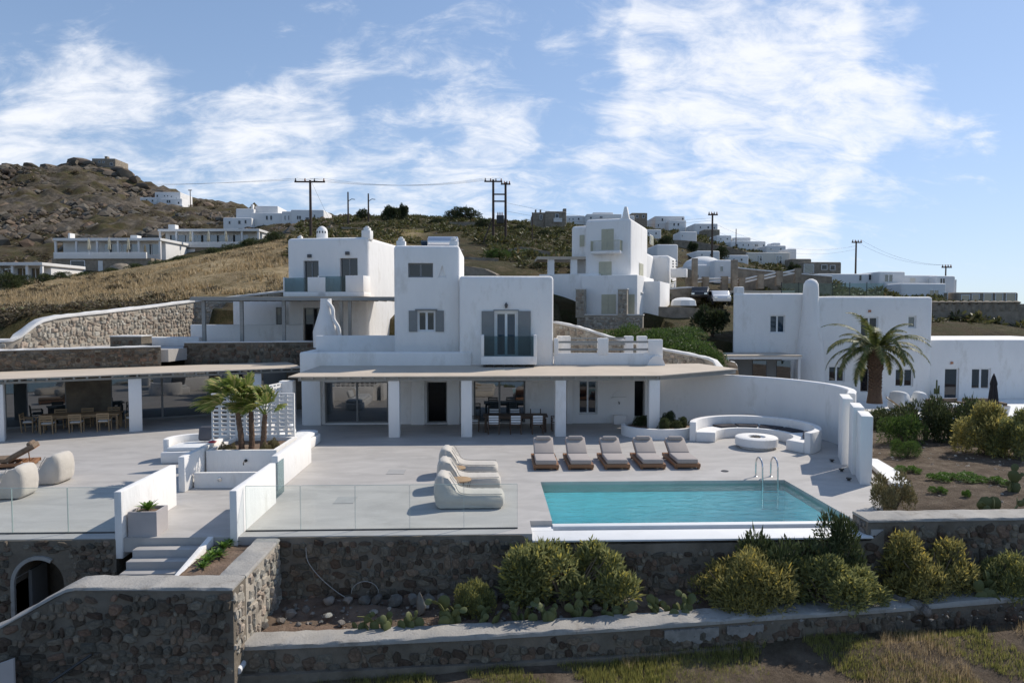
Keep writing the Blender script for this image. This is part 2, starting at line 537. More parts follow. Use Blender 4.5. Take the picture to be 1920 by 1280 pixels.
for a in [(0, 634, 37.6), (-200, 640, 38), (74, 601, 39), (190, 585, 43), (270, 576, 47), (365, 564, 51.5), (531, 545, 55.5), (0, 590, 48), (-250, 570, 60), (0, 560, 66), (160, 560, 60), (270, 525, 75),
          (400, 500, 75), (540, 500, 70), (540, 460, 90), (0, 550, 98), (-300, 520, 110), (100, 526, 110), (310, 500, 122), (440, 470, 126), (540, 440, 122), (100, 500, 150), (300, 470, 155),
          (0, 490, 165), (-300, 420, 220), (0, 430, 220), (0, 370, 280), (0, 312, 335), (-400, 300, 350), (150, 310, 330), (200, 318, 336), (280, 362, 318), (310, 392, 296), (150, 380, 260), (150, 450, 185), (300, 440, 185),
          (300, 410, 230), (420, 425, 180), (420, 385, 330), (540, 408, 300), (500, 424, 180), (600, 442, 112), (600, 418, 165), (600, 405, 220), (720, 412, 160), (720, 440, 110), (900, 416, 158), (900, 440, 115), (1000, 432, 165), (1060, 432, 165), (1000, 455, 110),
          (850, 485, 75), (950, 505, 66), (950, 478, 84), (1050, 500, 72), (760, 470, 85), (640, 470, 80), (1070, 424, 215), (1290, 438, 215), (1180, 428, 205), (1260, 470, 120), (1180, 470, 110), (1360, 456, 190), (1420, 478, 165),
          (1480, 512, 138), (1600, 540, 135), (1640, 556, 112), (1700, 562, 108), (1790, 572, 102), (1920, 584, 105), (2100, 590, 105), (1260, 545, 76), (1330, 562, 70), (1400, 560, 74), (1500, 575, 74), (1650, 590, 72), (1780, 612, 64), (1920, 630, 62),
          (1080, 615, 56), (1180, 622, 50), (1300, 600, 58), (1340, 640, 47), (1370, 690, 41), (1260, 648, 43), (1150, 640, 44), (2100, 650, 62)]: T(*a)
CP += [(16, 24, .02), (16, 19, .0), (20, 22, .05), (19, 30, .0), (25, 33, -.5), (17, 36, -.5), (22, 40, -.9), (30, 40, -.8), (38, 45, -.5), (15.8, 31, -.1), (30, 25, -.2), (14, 17.9, -.1), (26, 18, -.2),
       (13, 41, 1.2), (10, 44, 2.6), (-9, 33, -2), (0, 25, -2.2), (0, 35, -1), (-20, 25, -2.2), (-24, 33, -1), (0, 46, 4.2), (5, 48, 4.6), (-5, 50, 6), (-14, 40, 3.2), (-24, 38, 3.4),
       (0, 14, -2.35), (-8, 12, -2.6), (8, 14.2, -2.35), (16, 14.5, -2.3), (0, 10, -3), (-14, 10, -3), (14, 10, -2.9), (0, 0, -5.5), (-40, 15, -3), (40, 15, -2), (-40, 30, 0), (0, -30, -17), (60, -30, -17), (-60, -30, -17), (0, -70, -42), (120, -70, -42), (-120, -70, -42), (0, -300, -60), (300, -200, -60), (-300, -200, -60),
       (60, 40, -2), (90, 80, -1), (90, 110, -1), (150, 120, -12), (200, 60, -20), (140, 200, 2), (200, 300, -10), (60, 260, 26), (-10, 260, 34), (-10, 400, 45), (-150, 420, 52), (-120, 385, 54), (-300, 420, 80), (-90, 450, 45), (100, 450, 5), (0, 600, 20), (-300, 600, 60), (300, 500, -20),
       (-60, 40, 3), (-90, 90, 14), (-150, 150, 30), (-160, 60, 5), (-200, 10, -10)]
cp = np.array(CP)
_d = np.sqrt(((cp[:, None, :2] - cp[None, :, :2]) ** 2).sum(-1))
_n = len(cp)
_A = np.zeros((_n + 3, _n + 3))
_A[:_n, :_n] = -_d - np.eye(_n) * .4
_A[:_n, _n:] = np.c_[np.ones(_n), cp[:, :2] / 100]
_A[_n:, :_n] = _A[:_n, _n:].T
_w = np.linalg.solve(_A, np.r_[cp[:, 2], 0, 0, 0])


def zt_array(x, y):
    x = np.asarray(x, float); y = np.asarray(y, float)
    sh = x.shape
    x = x.ravel(); y = y.ravel()
    z = np.empty(len(x))
    for i in range(0, len(x), 8000):
        sl = slice(i, i + 8000)
        d = np.sqrt((x[sl, None] - cp[None, :, 0]) ** 2 + (y[sl, None] - cp[None, :, 1]) ** 2)
        z[sl] = -d @ _w[:_n] + _w[_n] + (x[sl] * _w[_n + 1] + y[sl] * _w[_n + 2]) / 100
    wl_y = 34.3 + .45 * (x + 24.5)                   # line of the stone wall behind the left wing
    low = (y > 16.6) & (y < 41) & (x > -40) & (x < 13.3) & (y < np.maximum(wl_y, 36 * (x > -9.5)) + .3)
    low |= (x > -9.5) & (x < 12) & (y > 16.6) & (y < 40)
    low &= ~((x > 9.9 + (y - 17) * .57) & (y < 22.5))
    z = np.where(low, np.minimum(z, -2.0), z)
    patio = (x > -25.9 + (y - 36.7) * .31) & (x < -4) & (y >= wl_y + .2) & (y < 51.5 - 4.5 * (x > -19)) & (~low)
    patio |= (x <= -25.5) & (x > -45) & (y >= wl_y + .2) & (y < 36.2) & (~low)
    z = np.where(patio, np.minimum(z, 3.3), z)
    patio2 = (x > -20) & (x < -4) & (y > 37) & (y < 46) & (~low)
    z = np.where(patio2, np.minimum(z, 3.3), z)
    house2 = (x > 9) & (x < 19) & (y > 58) & (y < 72)
    z = np.where((x > 6) & (x < 15) & (y > 53) & (y < 60), np.minimum(z, 3.4), z)
    z = np.where((x > 15.4) & (x < 46) & (y > 34) & (y < 49.5), np.minimum(z, -1.0), z)
    garden = (x > -5.6) & (x < 14) & (y > 15.0) & (y < 17)
    z = np.where(garden, np.minimum(z, -2.1), z)
    z = np.where((y > 15.2) & (y < 17.0) & (x <= -5.4) & (x > -20), np.minimum(z, -2.4), z)
    return z.reshape(sh)


def zt(x, y): return float(zt_array(np.array([x]), np.array([y]))[0])


def build_ground():
    ys = np.concatenate([np.linspace(-300, -20, 24)[:-1], np.linspace(-20, 12, 22)[:-1], np.linspace(12, 60, 150)[:-1],
                         np.linspace(60, 200, 150)[:-1], np.linspace(200, 420, 130)[:-1], np.linspace(420, 700, 20)])
    ss = np.linspace(-1, 1, 261)
    wid = np.maximum(30, 26 + np.abs(ys) * 1.02)
    X = ss[None, :] * wid[:, None]
    Y = np.repeat(ys[:, None], len(ss), 1)
    Z = zt_array(X, Y)
    # rough relief: crags on the rocky hill, small bumps elsewhere
    rng = np.random.RandomState(3)

    def vn(x, y, sc, seed):
        r = np.random.RandomState(seed); g = r.rand(64, 64)
        fx = (x / sc) % 64; fy = (y / sc) % 64
        i = np.floor(fx).astype(int) % 64; j = np.floor(fy).astype(int) % 64
        tx = fx - np.floor(fx); ty = fy - np.floor(fy)
        tx = tx * tx * (3 - 2 * tx); ty = ty * ty * (3 - 2 * ty)
        i2 = (i + 1) % 64; j2 = (j + 1) % 64
        return (g[i, j] * (1 - tx) + g[i2, j] * tx) * (1 - ty) + (g[i, j2] * (1 - tx) + g[i2, j2] * tx) * ty
    hill = np.clip((Y - 150) / 60, 0, 1) * np.clip((-X - 20) / 40, 0, 1) * np.clip((430 - Y) / 40, 0, 1)
    crag = (np.abs(vn(X, Y, 9, 1) - .5) * 6 + np.abs(vn(X, Y, 4.2, 2) - .5) * 5 + np.abs(vn(X, Y, 2.6, 3) - .5) * 2.2 + vn(X, Y, 22, 4) * 5 - 5.5)
    Z = Z + hill * crag
    mid = np.clip((Y - 47) / 12, 0, 1) * (1 - hill)
    Z = Z + mid * ((vn(X, Y, 6, 5) - .5) * .9 + (vn(X, Y, 2.3, 6) - .5) * .35)
    near = np.clip((16 - Y) / 1, 0, 1) * np.clip((Y + 10) / 5, 0, 1)
    Z = Z + near * ((vn(X, Y, 1.1, 8) - .5) * .18)
    far = np.clip((np.hypot(X, Y) - 480) / 150, 0, 1)
    Z = Z * (1 - far) - 32 * far
    V = np.stack([X, Y, Z], -1).reshape(-1, 3)
    nr, nc = X.shape
    idx = np.arange(nr * nc).reshape(nr, nc)
    F = np.stack([idx[:-1, :-1], idx[:-1, 1:], idx[1:, 1:], idx[1:, :-1]], -1).reshape(-1, 4)
    me = bpy.data.meshes.new('ground')
    me.from_pydata(V.tolist(), [], F.tolist())
    me.shade_smooth()
    # where the dry-grass meadow and bare rock grow on this ground
    n1 = vn(X, Y, 7, 11); n2 = vn(X, Y, 2.7, 12)
    meadow = np.clip((Y - 44) / 4, 0, 1) * np.clip((124 - Y) / 8, 0, 1) * np.clip((-X - 9) / 4, 0, 1)
    band = Y - (50 + (X + 25) * .45)
    dry = meadow * np.clip((band - 4 + (n1 - .5) * 14) / 5, 0, 1) * np.clip(.75 + (n2 - .4) * 1.2, 0, 1) * np.clip((66 - band + (n1 - .5) * 20) / 14, .15, 1)
    rock = hill * np.clip((n1 * .5 + n2 * .5 - .38) * 5, 0, 1)
    bare = np.clip((X - 9) / 3, 0, 1) * np.clip((46 - Y) / 6, 0, 1)
    bare = np.maximum(bare, near)
    ca = me.color_attributes.new('cover', 'FLOAT_COLOR', 'POINT')
    arr = np.stack([dry, rock, bare, np.ones_like(dry)], -1).reshape(-1)
    ca.data.foreach_set('color', arr.astype(np.float32))
    m = bpy.data.materials.new('ground'); m.use_nodes = True
    N = m.node_tree.nodes; L = m.node_tree.links; p = N['Principled BSDF']
    p.inputs['Roughness'].default_value = .95; p.inputs['Specular IOR Level'].default_value = .15
    tc = N.new('ShaderNodeTexCoord')

    def nz(sc, det=8, ro=.65):
        n = N.new('ShaderNodeTexNoise'); n.inputs['Scale'].default_value = sc; n.inputs['Detail'].default_value = det
        n.inputs['Roughness'].default_value = ro; L.new(tc.outputs['Object'], n.inputs['Vector']); return n.outputs['Fac']

    def ramp(fac, els):
        r = N.new('ShaderNodeValToRGB')
        while len(r.color_ramp.elements) < len(els): r.color_ramp.elements.new(.5)
        for e, (pos, c) in zip(r.color_ramp.elements, els): e.position = pos; e.color = (*c, 1)
        L.new(fac, r.inputs[0]); return r.outputs[0]

    def mix(f, a, b):
        x = N.new('ShaderNodeMix'); x.data_type = 'RGBA'; L.new(f, x.inputs['Factor'])
        L.new(a, x.inputs['A']); L.new(b, x.inputs['B']); return x.outputs['Result']
    scrub = ramp(nz(.35, 10), [(.32, (.035, .025, .014)), (.46, (.085, .064, .032)), (.56, (.065, .060, .024)), (.70, (.16, .12, .07))])
    dryc = ramp(nz(.9, 9, .7), [(.30, (.13, .10, .045)), (.43, (.32, .235, .12)), (.58, (.50, .38, .22)), (.74, (.22, .17, .08))])
    rockc = ramp(nz(.6, 10, .7), [(.3, (.045, .036, .026)), (.5, (.115, .095, .072)), (.7, (.20, .168, .132))])
    barec = ramp(nz(1.6, 10, .7), [(.3, (.10, .072, .05)), (.5, (.19, .145, .105)), (.7, (.29, .23, .17))])
    at = N.new('ShaderNodeAttribute'); at.attribute_name = 'cover'
    sp = N.new('ShaderNodeSeparateColor'); L.new(at.outputs['Color'], sp.inputs[0])
    c = mix(sp.outputs[0], scrub, dryc); c = mix(sp.outputs[1], c, rockc); c = mix(sp.outputs[2], c, barec)
    L.new(c, p.inputs['Base Color'])
    b = N.new('ShaderNodeBump'); b.inputs['Strength'].default_value = 1; b.inputs['Distance'].default_value = .5
    L.new(nz(1.1, 12, .8), b.inputs['Height']); L.new(b.outputs[0], p.inputs['Normal'])
    me.materials.append(m)
    o = link('ground', me)
    tag(o, 'dry scrubby hillside and bare earth around the villas', None, kind='structure')
    return o


build_ground()
sea = MB().box(-5000, 5000, -5000, 5000, -34, -28).build('sea', 'water_sea')
tag(sea, 'blue sea out to the horizon', kind='structure')

# ================================================================ TERRACE + POOL
PX0, PX1, PY0, PY1 = 1.68, 9.8, 18.05, 22.15
fl = MB().prism([(-32, 16.95), (1.08, 16.95), (1.08, 18.0), (PX0, 18.0), (PX0, PY1), (PX1, PY1), (PX1, 16.95), (10.1, 16.95), (12.75, 21.5),
                 (13.7, 24.4), (15.1, 28), (15.0, 34), (9, 36), (9, 40), (-14, 40), (-32, 33)], -.35, 0)
terrace = fl.build('terrace', 'concrete_floor', smooth=False)
bm = bmesh.new(); bm.from_mesh(terrace.data); bmesh.ops.triangulate(bm, faces=[f for f in bm.faces if len(f.verts) > 4]); bm.to_mesh(terrace.data); bm.free()
tag(terrace, 'smooth grey concrete terrace floor round the pool', kind='structure')
for i, (x0, x1, y0, y1) in enumerate([(724, 762, 880, 889), (624, 671, 931, 944)]):
    a, b = atZ(x0, y1, 0), atZ(x1, y0, 0)
    d = MB().box(a.x, b.x, a.y, b.y, .004, .012).build('floor_hatch', 'drain')
    tag(d, ['flush rectangular floor hatch midway between day bed and bean bag loungers', 'flush rectangular floor hatch just behind the glass balustrade'][i], 'hatch')
d = MB(); c = atZ(1359, 883, 0); d.lathe([(.13, .003), (.13, .014), (.10, .014), (.10, .008)], 16, c)
tag(d.build('floor_drain', 'metal_dark'), 'small round dark floor drain between last lounger and fire pit', 'drain')

pool = thing('swimming_pool', 'rectangular turquoise swimming pool with white overflow edge', 'swimming pool', (0, 0, 0))
b = MB()
zb = -1.45
b.box(PX0 - .2, PX1 + .2, PY0 - .3, PY1 + .2, zb - .2, zb)
b.box(PX0 - .2, PX0, PY0, PY1 + .2, zb, -.36).box(PX1, PX1 + .2, PY0, PY1 + .2, zb, -.36)
b.box(PX0, PX1, PY1, PY1 + .2, zb, -.36).box(PX0 - .2, PX1 + .2, PY0 - .3, PY0, zb, -.56)
b.build('basin', 'pool_tile', pool, smooth=False)
MB().add([(PX0 + .002, PY0 + .002, -.105), (PX1 - .002, PY0 + .002, -.105), (PX1 - .002, PY1 - .002, -.105), (PX0 + .002, PY1 - .002, -.105)], [(0, 1, 2, 3)]).build('water', 'pool_water', pool, smooth=False)
b = MB().box(PX0 + .003, PX1 - .004, PY0 - .24, PY0, -.55, -.095).build('overflow_edge', 'white_concrete', pool, .015)
b = MB().box(1.083, PX1 - .003, 16.86, PY0 - .42, -.2, -.15).build('catch_ledge', 'white_concrete', pool, .01)
b = MB().box(1.083, PX1 - .003, PY0 - .45, PY0 - .235, -.6, -.36).build('overflow_channel', 'white_concrete', pool)
MB().box(1.083, PX0, PY0 - .415, PY0 - .05, -.4, -.15).build('ledge_return', 'white_concrete', pool)
# coloured lining under the coping rim
b = MB().box(PX0 - .03, PX0 - .002, PY0, PY1, -.36, -.012).box(PX1 + .002, PX1 + .03, PY0, PY1, -.36, -.012).box(PX0, PX1, PY1 + .002, PY1 + .03, -.36, -.012)
rail = thing('pool_ladder', 'pair of bent stainless steel handrails at the far pool edge', 'pool ladder', (0, 0, 0))
for px in (1428, 1457):
    base = atZ(px, 900, 0)
    x = base.x
    pts = [(x, 22.62, 0), (x, 22.62, .40)]
    for k in range(9):
        a = math.pi * k / 8
        pts.append((x, 22.34 + .28 * math.cos(a), .43 + .28 * math.sin(a)))
    pts += [(x, 22.06, .30), (x, 22.02, -.1), (x, 22.0, -.9)]
    MB().tube(pts, .028, 8).build('handrail', 'metal_steel', rail)
    MB().lathe([(.06, 0), (.06, .015), (.035, .03)], 12, (x, 22.62, 0)).build('flange', 'metal_steel', rail)
for k in range(3):
    x0 = atZ(1428, 900, 0).x; x1 = atZ(1457, 900, 0).x
    MB().box(x0, x1, 21.96, 22.04, -.95 + .28 * k, -.92 + .28 * k).build('tread', 'metal_steel', rail)

# ================================================================ STONE WORK
def stone_variants(n=14):
    out = []
    for i in range(n):
        r = random.Random(100 + i)
        k = r.choice([6, 7, 7, 8])
        ang = sorted((j + r.uniform(-.28, .28)) * 2 * math.pi / k for j in range(k))
        sq = r.uniform(.5, .8)
        ring = []
        for a in ang:
            c, s = math.cos(a), math.sin(a)
            q = (abs(c) ** (2 / sq / 2) + abs(s) ** (2 / sq / 2)) ** (-sq) if False else 1 / max(abs(c), abs(s)) ** (1 - .45 * sq)
            q *= r.uniform(.86, 1.04)
            ring.append((c * q * .5, s * q * .5))
        vs = [(x, .5, z) for x, z in ring] + [(x * .98, -.15 + r.uniform(-.1, .1), z * .98) for x, z in ring]
        vs += [(x * .72, -.46 + r.uniform(-.12, .08), z * .72) for x, z in ring]
        fs = []
        for lay in (0, 1):
            for j in range(k):
                fs.append((lay * k + j, lay * k + (j + 1) % k, (lay + 1) * k + (j + 1) % k, (lay + 1) * k + j))
        fs.append(tuple(range(2 * k, 3 * k)))
        me = bpy.data.meshes.new('stone')
        me.from_pydata(vs, [], fs)
        bm = bmesh.new(); bm.from_mesh(me); bmesh.ops.recalc_face_normals(bm, faces=bm.faces)
        bm.to_mesh(me); bm.free()
        out.append(me)
    return out


STV = {}
for mk in ('stone_dark', 'stone_light', 'stone_grey'):
    lst = stone_variants()
    for me in lst: me.materials.append(M[mk])
    STV[mk] = lst


def lay_stones(parent, f, length, z0, ztop, size, mk, depth=.08, fill=.9, limit=300, seed=1, skip=None, gap=.92):
    """rubble stones on a wall face. f(u) -> (point on face at z=0, unit tangent, outward normal); the biggest are single parts"""
    r = random.Random(seed)
    items = []
    zmin = z0 if not callable(z0) else min(z0(length * k / 20) for k in range(21))
    zmax = ztop if not callable(ztop) else max(ztop(length * k / 20) for k in range(21))
    z = zmin
    while z < zmax - size * .25:
        h = size * r.uniform(.55, 1.25)
        u = -r.uniform(0, size)
        while u < length:
            w = size * r.choice((r.uniform(.5, 1.1), r.uniform(.8, 2.1)))
            uc = u + w / 2
            zc = z + h / 2 + r.uniform(-.3, .3) * h
            u += w
            if uc < w * .35 or uc > length - w * .35 or r.random() > fill: continue
            zb_ = z0(uc) if callable(z0) else z0
            zt_ = ztop(uc) if callable(ztop) else ztop
            if zc - h * .5 < zb_ - .04 or zc + h * .5 > zt_ + .02: continue
            if skip and skip(uc, zc): continue
            items.append((w * h, uc, zc, w * gap * r.uniform(.9, 1.1), h * gap * r.uniform(.8, 1.3), r.uniform(.45, 1.35) * depth, r.uniform(-.35, .35), r.randrange(14), r.choice((0, math.pi))))
        z += h * .94
    items.sort(reverse=True)
    vs, fs = [], []
    for i, (_, uc, zc, w, h, dp, rot, vi, flip) in enumerate(items):
        p, t, n = f(uc)
        me = STV[mk][vi]
        t = Vector(t).normalized(); n = Vector(n).normalized()
        m = Matrix.Translation(Vector(p) + Vector((0, 0, zc))) @ Matrix(((t.x, -n.x, 0, 0), (t.y, -n.y, 0, 0), (0, 0, 1, 0), (0, 0, 0, 1))) @ Matrix.Rotation(rot + flip, 4, 'Y') @ Matrix.Diagonal((w, dp * 2, h, 1))
        if i < limit:
            o = bpy.data.objects.new('stone', me); COL.objects.link(o)
            o.parent = parent
            o.matrix_local = parent.matrix_basis.inverted() @ m
        else:
            bse = len(vs)
            vs += [tuple(m @ v.co) for v in me.vertices]
            fs += [tuple(a + bse for a in pl.vertices) for pl in me.polygons]
    if vs:
        me = bpy.data.meshes.new('small_stones'); me.from_pydata(vs, [], fs)
        bm = bmesh.new(); bm.from_mesh(me); bmesh.ops.recalc_face_normals(bm, faces=bm.faces); bm.to_mesh(me); bm.free()
        o = link('small_stones', me, mk, parent); o['kind'] = 'stuff'
        o.matrix_local = parent.matrix_basis.inverted()


def poly_at(pts, s):
    """point, tangent on a polyline of 2D points at arc length s"""
    for i in range(len(pts) - 1):
        a, b = Vector(pts[i]), Vector(pts[i + 1]); l = (b - a).length
        if s <= l or i == len(pts) - 2: return a + (b - a) * (s / l), (b - a).normalized()
        s -= l


def poly_len(pts): return sum((Vector(b) - Vector(a)).length for a, b in zip(pts, pts[1:]))


def smooth_pts(pts, n=6):
    """Catmull-Rom through points of any dimension"""
    P_ = [Vector(p) for p in pts]; out = []
    for i in range(len(P_) - 1):
        p0 = P_[max(i - 1, 0)]; p1 = P_[i]; p2 = P_[i + 1]; p3 = P_[min(i + 2, len(P_) - 1)]
        for k in range(n):
            t = k / n
            out.append(.5 * ((2 * p1) + (p2 - p0) * t + (2 * p0 - 5 * p1 + 4 * p2 - p3) * t * t + (3 * p1 - p0 - 3 * p2 + p3) * t ** 3))
    out.append(P_[-1])
    return out


def sweep_wall(name, pts, thick, mt, parent=None, zb=None, jit=0.0, step=.35, side=1, bevel=.0, seed=0, top_h=None, coping=None, cop_over=.04, cop_h=.09, cop_jit=.02):
    """wall along pts [(x,y,ztop)], face on the line, thickness towards `side` (+1 = left of the direction)."""
    r = random.Random(seed)
    xy = [(p[0], p[1]) for p in pts]
    Lg = poly_len(xy)
    cum = [0]
    for a, b in zip(xy, xy[1:]): cum.append(cum[-1] + (Vector(b) - Vector(a)).length)
    n = max(2, int(Lg / step))

    def zt_at(s):
        for i in range(len(cum) - 1):
            if s <= cum[i + 1] + 1e-6:
                t = (s - cum[i]) / max(1e-6, cum[i + 1] - cum[i])
                return pts[i][2] * (1 - t) + pts[i + 1][2] * t
        return pts[-1][2]

    def section(off0, off1, z0f, z1f, j, bev):
        mb = MB(); rings = []
        for i in range(n + 1):
            s = Lg * i / n
            p, t = poly_at(xy, s)
            nn = Vector((-t.y, t.x)) * side
            zt_ = zt_at(s)
            q = lambda: r.uniform(-j, j)
            b_ = min(bev, (off1 - off0) * .4)
            z1 = z1f(zt_); z0 = z0f(zt_)
            prof = [(off0, z0), (off0 + q() * .5, z1 - b_ + q()), (off0 + b_, z1 + q()), (off1 - b_, z1 + q()), (off1 + q() * .5, z1 - b_ + q()), (off1, z0)]
            rings.append([(p.x + nn.x * o, p.y + nn.y * o, z) for o, z in prof])
        vs = [v for rg in rings for v in rg]; k = 6
        fs = []
        for i in range(n):
            for a in range(k):
                fs.append((i * k + a, i * k + (a + 1) % k, (i + 1) * k + (a + 1) % k, (i + 1) * k + a))
        fs.append(tuple(range(k))); fs.append(tuple(range(n * k, n * k + k)))
        return mb.add(vs, fs)
    ch = cop_h if coping else 0
    w = section(0, thick, (lambda z: zb if zb is not None else z - 1), (lambda z: z - ch), jit, bevel or .01).build(name, mt, parent)
    w['len'] = Lg
    del w['len']
    if coping:
        section(-cop_over, thick + cop_over, lambda z: z - ch + .004, lambda z: z, cop_jit, .03).build('coping', coping, w)
    return w, xy, Lg, zt_at


def face_fn(xy, side=1):
    def f(u):
        p, t = poly_at(xy, u)
        return Vector((p.x, p.y, 0)), Vector((t.x, t.y, 0)), -Vector((-t.y, t.x, 0)) * side
    return f


# --- retaining wall below the pool terrace
w, xy, Lg, zf = sweep_wall('retaining_wall', [(-5.25, 16.90, -.02), (1.05, 16.90, -.02), (1.09, 16.90, -.275), (9.78, 16.90, -.275), (9.8, 16.90, -.02), (10.1, 16.90, -.02)], .5, 'mortar', zb=-2.6, jit=.015)
for_w = w
tag(w, 'dark rubble retaining wall below the pool terrace, behind the shrubs', 'wall')
lay_stones(w, face_fn(xy), Lg, -1.75, lambda u: zf(u) - .05, .19, 'stone_dark', .045, .93, 300, 21, gap=.98)
b = MB().box(10.1, 10.12, 16.93, 17.3, -2, -.3)
# short light hoses and an air brick on it
h = smooth_pts([(-4.55, 16.86, -.25), (-4.5, 16.84, -.6), (-4.2, 16.82, -1.0), (-3.8, 16.8, -1.35), (-3.5, 16.75, -1.52)], 6)
tag(MB().tube(h, .009, 6).build('hose', 'hose'), 'thin pale hose hanging down the shaded retaining wall', 'hose')
h = [(-3.1 + .34 * math.cos(a), 16.84, -1.42 + .30 * math.sin(a)) for a in [math.pi * k / 12 for k in range(13)]]
tag(MB().tube(h, .008, 6).build('hose_loop', 'hose'), 'pale hoop of hose standing at the foot of retaining wall', 'hose')
v = MB().box(.28, .5, 16.85, 16.91, -.36, -.26); v.box(.3, .48, 16.84, 16.86, -.34, -.28)
tag(v.build('wall_vent', 'metal_dark'), 'small dark vent fitting on the retaining wall', 'vent')

# --- left retaining wall with the arched cellar opening
w, xy, Lg, zf = sweep_wall('cellar_wall', [(-17, 16.90, -.02), (-9.2, 16.90, -.02)], 1.6, 'mortar', zb=-3.2, jit=.0)
ac = atY(80, 1140, 16.97)
aw = .58; az = -1.1
arch = [(ac.x - aw, -3.0), (ac.x + aw, -3.0), (ac.x + aw, az)] + [(ac.x + aw * math.cos(R(t)), az + .62 * math.sin(R(t))) for t in range(15, 180, 15)] + [(ac.x - aw, az)]
c = MB().extrude(arch, lambda a, b: (a, 16.4, b), lambda a, b: (a, 18.2, b))
cut(w, c)
tag(w, 'dark rubble wall with arched cellar opening under the left terrace', 'wall')
lay_stones(w, face_fn(xy), Lg, -2.6, -.05, .19, 'stone_dark', .05, .95, 300, 22, gap=.98, skip=lambda u, z: abs(u - 17 - ac.x) < aw + .16 and z < az + .8)
ring = MB()
inn = [(ac.x + aw * math.cos(R(t)), az + .62 * math.sin(R(t))) for t in range(60, 181, 10)] + [(ac.x - aw, -2.9)]
outr = [(ac.x + (aw + .09) * math.cos(R(t)), az + .71 * math.sin(R(t))) for t in range(60, 181, 10)] + [(ac.x - aw - .09, -2.9)]
ring.extrude(outr + inn[::-1], lambda a, b: (a, 16.83, b), lambda a, b: (a, 17.35, b))
ring.build('arch_trim', 'coping', w)
MB().box(ac.x - aw + .04, ac.x - aw + .12, 17.3, 17.9, -2.9, az + .2).build('cellar_door', 'frame_grey', w)

# --- front-left stepped wall and planter arm
z1 = -.08
w, xy, Lg, zf = sweep_wall('front_wall', [(-13.5, 14.1, -2.35), (-10.3, 14.1, -1.0), (-8.75, 14.1, -.12), (-8.5, 14.1, z1), (-5.3, 14.05, z1 - .03)], .68, 'mortar', zb=-4, jit=.012, step=.2, coping='coping', cop_over=.02, cop_h=.06, cop_jit=.012)
tag(w, 'big dark rubble wall with sloping end in front of the steps', 'wall')
lay_stones(w, face_fn(xy), Lg, -3.3, lambda u: zf(u) - .1, .185, 'stone_dark', .055, .95, 300, 23, gap=.98)
w, xy, Lg, zf = sweep_wall('planter_wall', [(-5.28, 14.74, z1 - .03), (-5.2, 16.92, -.03)], .58, 'mortar_light', zb=-3, jit=.012, step=.2, coping='coping', cop_over=.015, cop_h=.06, cop_jit=.012)
# face looks to the right (+x): side=+1 puts the body on the left of the direction, i.e. -x
tag(w, 'sunlit rubble wall edging the succulent bed beside the steps', 'wall')
lay_stones(w, face_fn(xy), Lg, -1.8, lambda u: zf(u) - .09, .2, 'stone_light', .05, .97, 300, 24)
lay_stones(w, lambda u: (Vector((-5.3 + .0 * u, 14.06 + u, 0)), Vector((0, 1, 0)), Vector((1, 0, 0))), .66, -1.8, z1 - .14, .2, 'stone_light', .04, .97, 60, 25)

# --- long low garden wall in front
gw = [(-5.6, 14.52, -1.56), (-3, 14.68, -1.57), (0, 14.86, -1.56), (3, 15.1, -1.54), (6.7, 15.5, -1.52), (9.5, 15.75, -1.5), (12.5, 16.1, -1.47), (17.5, 16.6, -1.45)]
w, xy, Lg, zf = sweep_wall('garden_wall', gw, .58, 'mortar', zb=-3.2, jit=.015, step=.25, coping='coping', cop_over=.03, cop_h=.11, cop_jit=.022)
tag(w, 'long low rubble wall with pale cement cap along the shrub bed', 'wall')
lay_stones(w, face_fn(xy), Lg, -2.45, lambda u: zf(u) - .16, .19, 'stone_dark', .045, .93, 300, 26, gap=.98)
ft = MB()
sweep_wall('footing', [(x, y - .14, -2.17) for x, y, z in gw[:5]], .16, 'mortar', parent=w, zb=-3, jit=.012, step=.3)
pipe = MB().tube([(-5.3, 14.75, -1.95), (-5.3, 14.25, -1.97)], .075, 14)
tag(pipe.build('drain_pipe', 'metal_white'), 'short white drain pipe stub in front wall corner', 'pipe')

# --- wall at the right of the pool
rw = [(9.72, 17.0, .25), (13, 16.98, .27), (18, 17.05, .30), (27, 17.3, .32)]
w, xy, Lg, zf = sweep_wall('boundary_wall', rw, .75, 'mortar', zb=-2.8, jit=.012, step=.25, coping='coping', cop_over=.02, cop_h=.07, cop_jit=.012)
tag(w, 'thick rubble boundary wall with flat cement top right of the pool', 'wall')
lay_stones(w, face_fn(xy), Lg, -1.9, .12, .2, 'stone_dark', .045, .92, 300, 27, gap=.98)
lay_stones(w, lambda u: (Vector((9.72, 17.75 - u, 0)), Vector((0, -1, 0)), Vector((-1, 0, 0))), .72, -.3, .16, .2, 'stone_grey', .05, .95, 40, 28)

# --- garden bed soil and loose stones
me = MB()
nx, ny = 60, 10
vs = []; fs = []
r = random.Random(5)
for j in range(ny + 1):
    for i in range(nx + 1):
        x = -5.6 + 23.5 * i / nx
        yb = 16.97; yf = 14.95 + .092 * (x + 5.6)
        y = yf + (yb - yf) * j / ny
        vs.append((x, y, -1.78 + .24 * j / ny + r.uniform(-.05, .05) + .06 * math.sin(x * 1.7 + j)))
for j in range(ny):
    for i in range(nx):
        a = j * (nx + 1) + i
        fs.append((a, a + 1, a + nx + 2, a + nx + 1))
o = MB().add(vs, fs).build('garden_soil', 'soil')
tag(o, 'bare brown soil of the shrub bed', kind='structure')


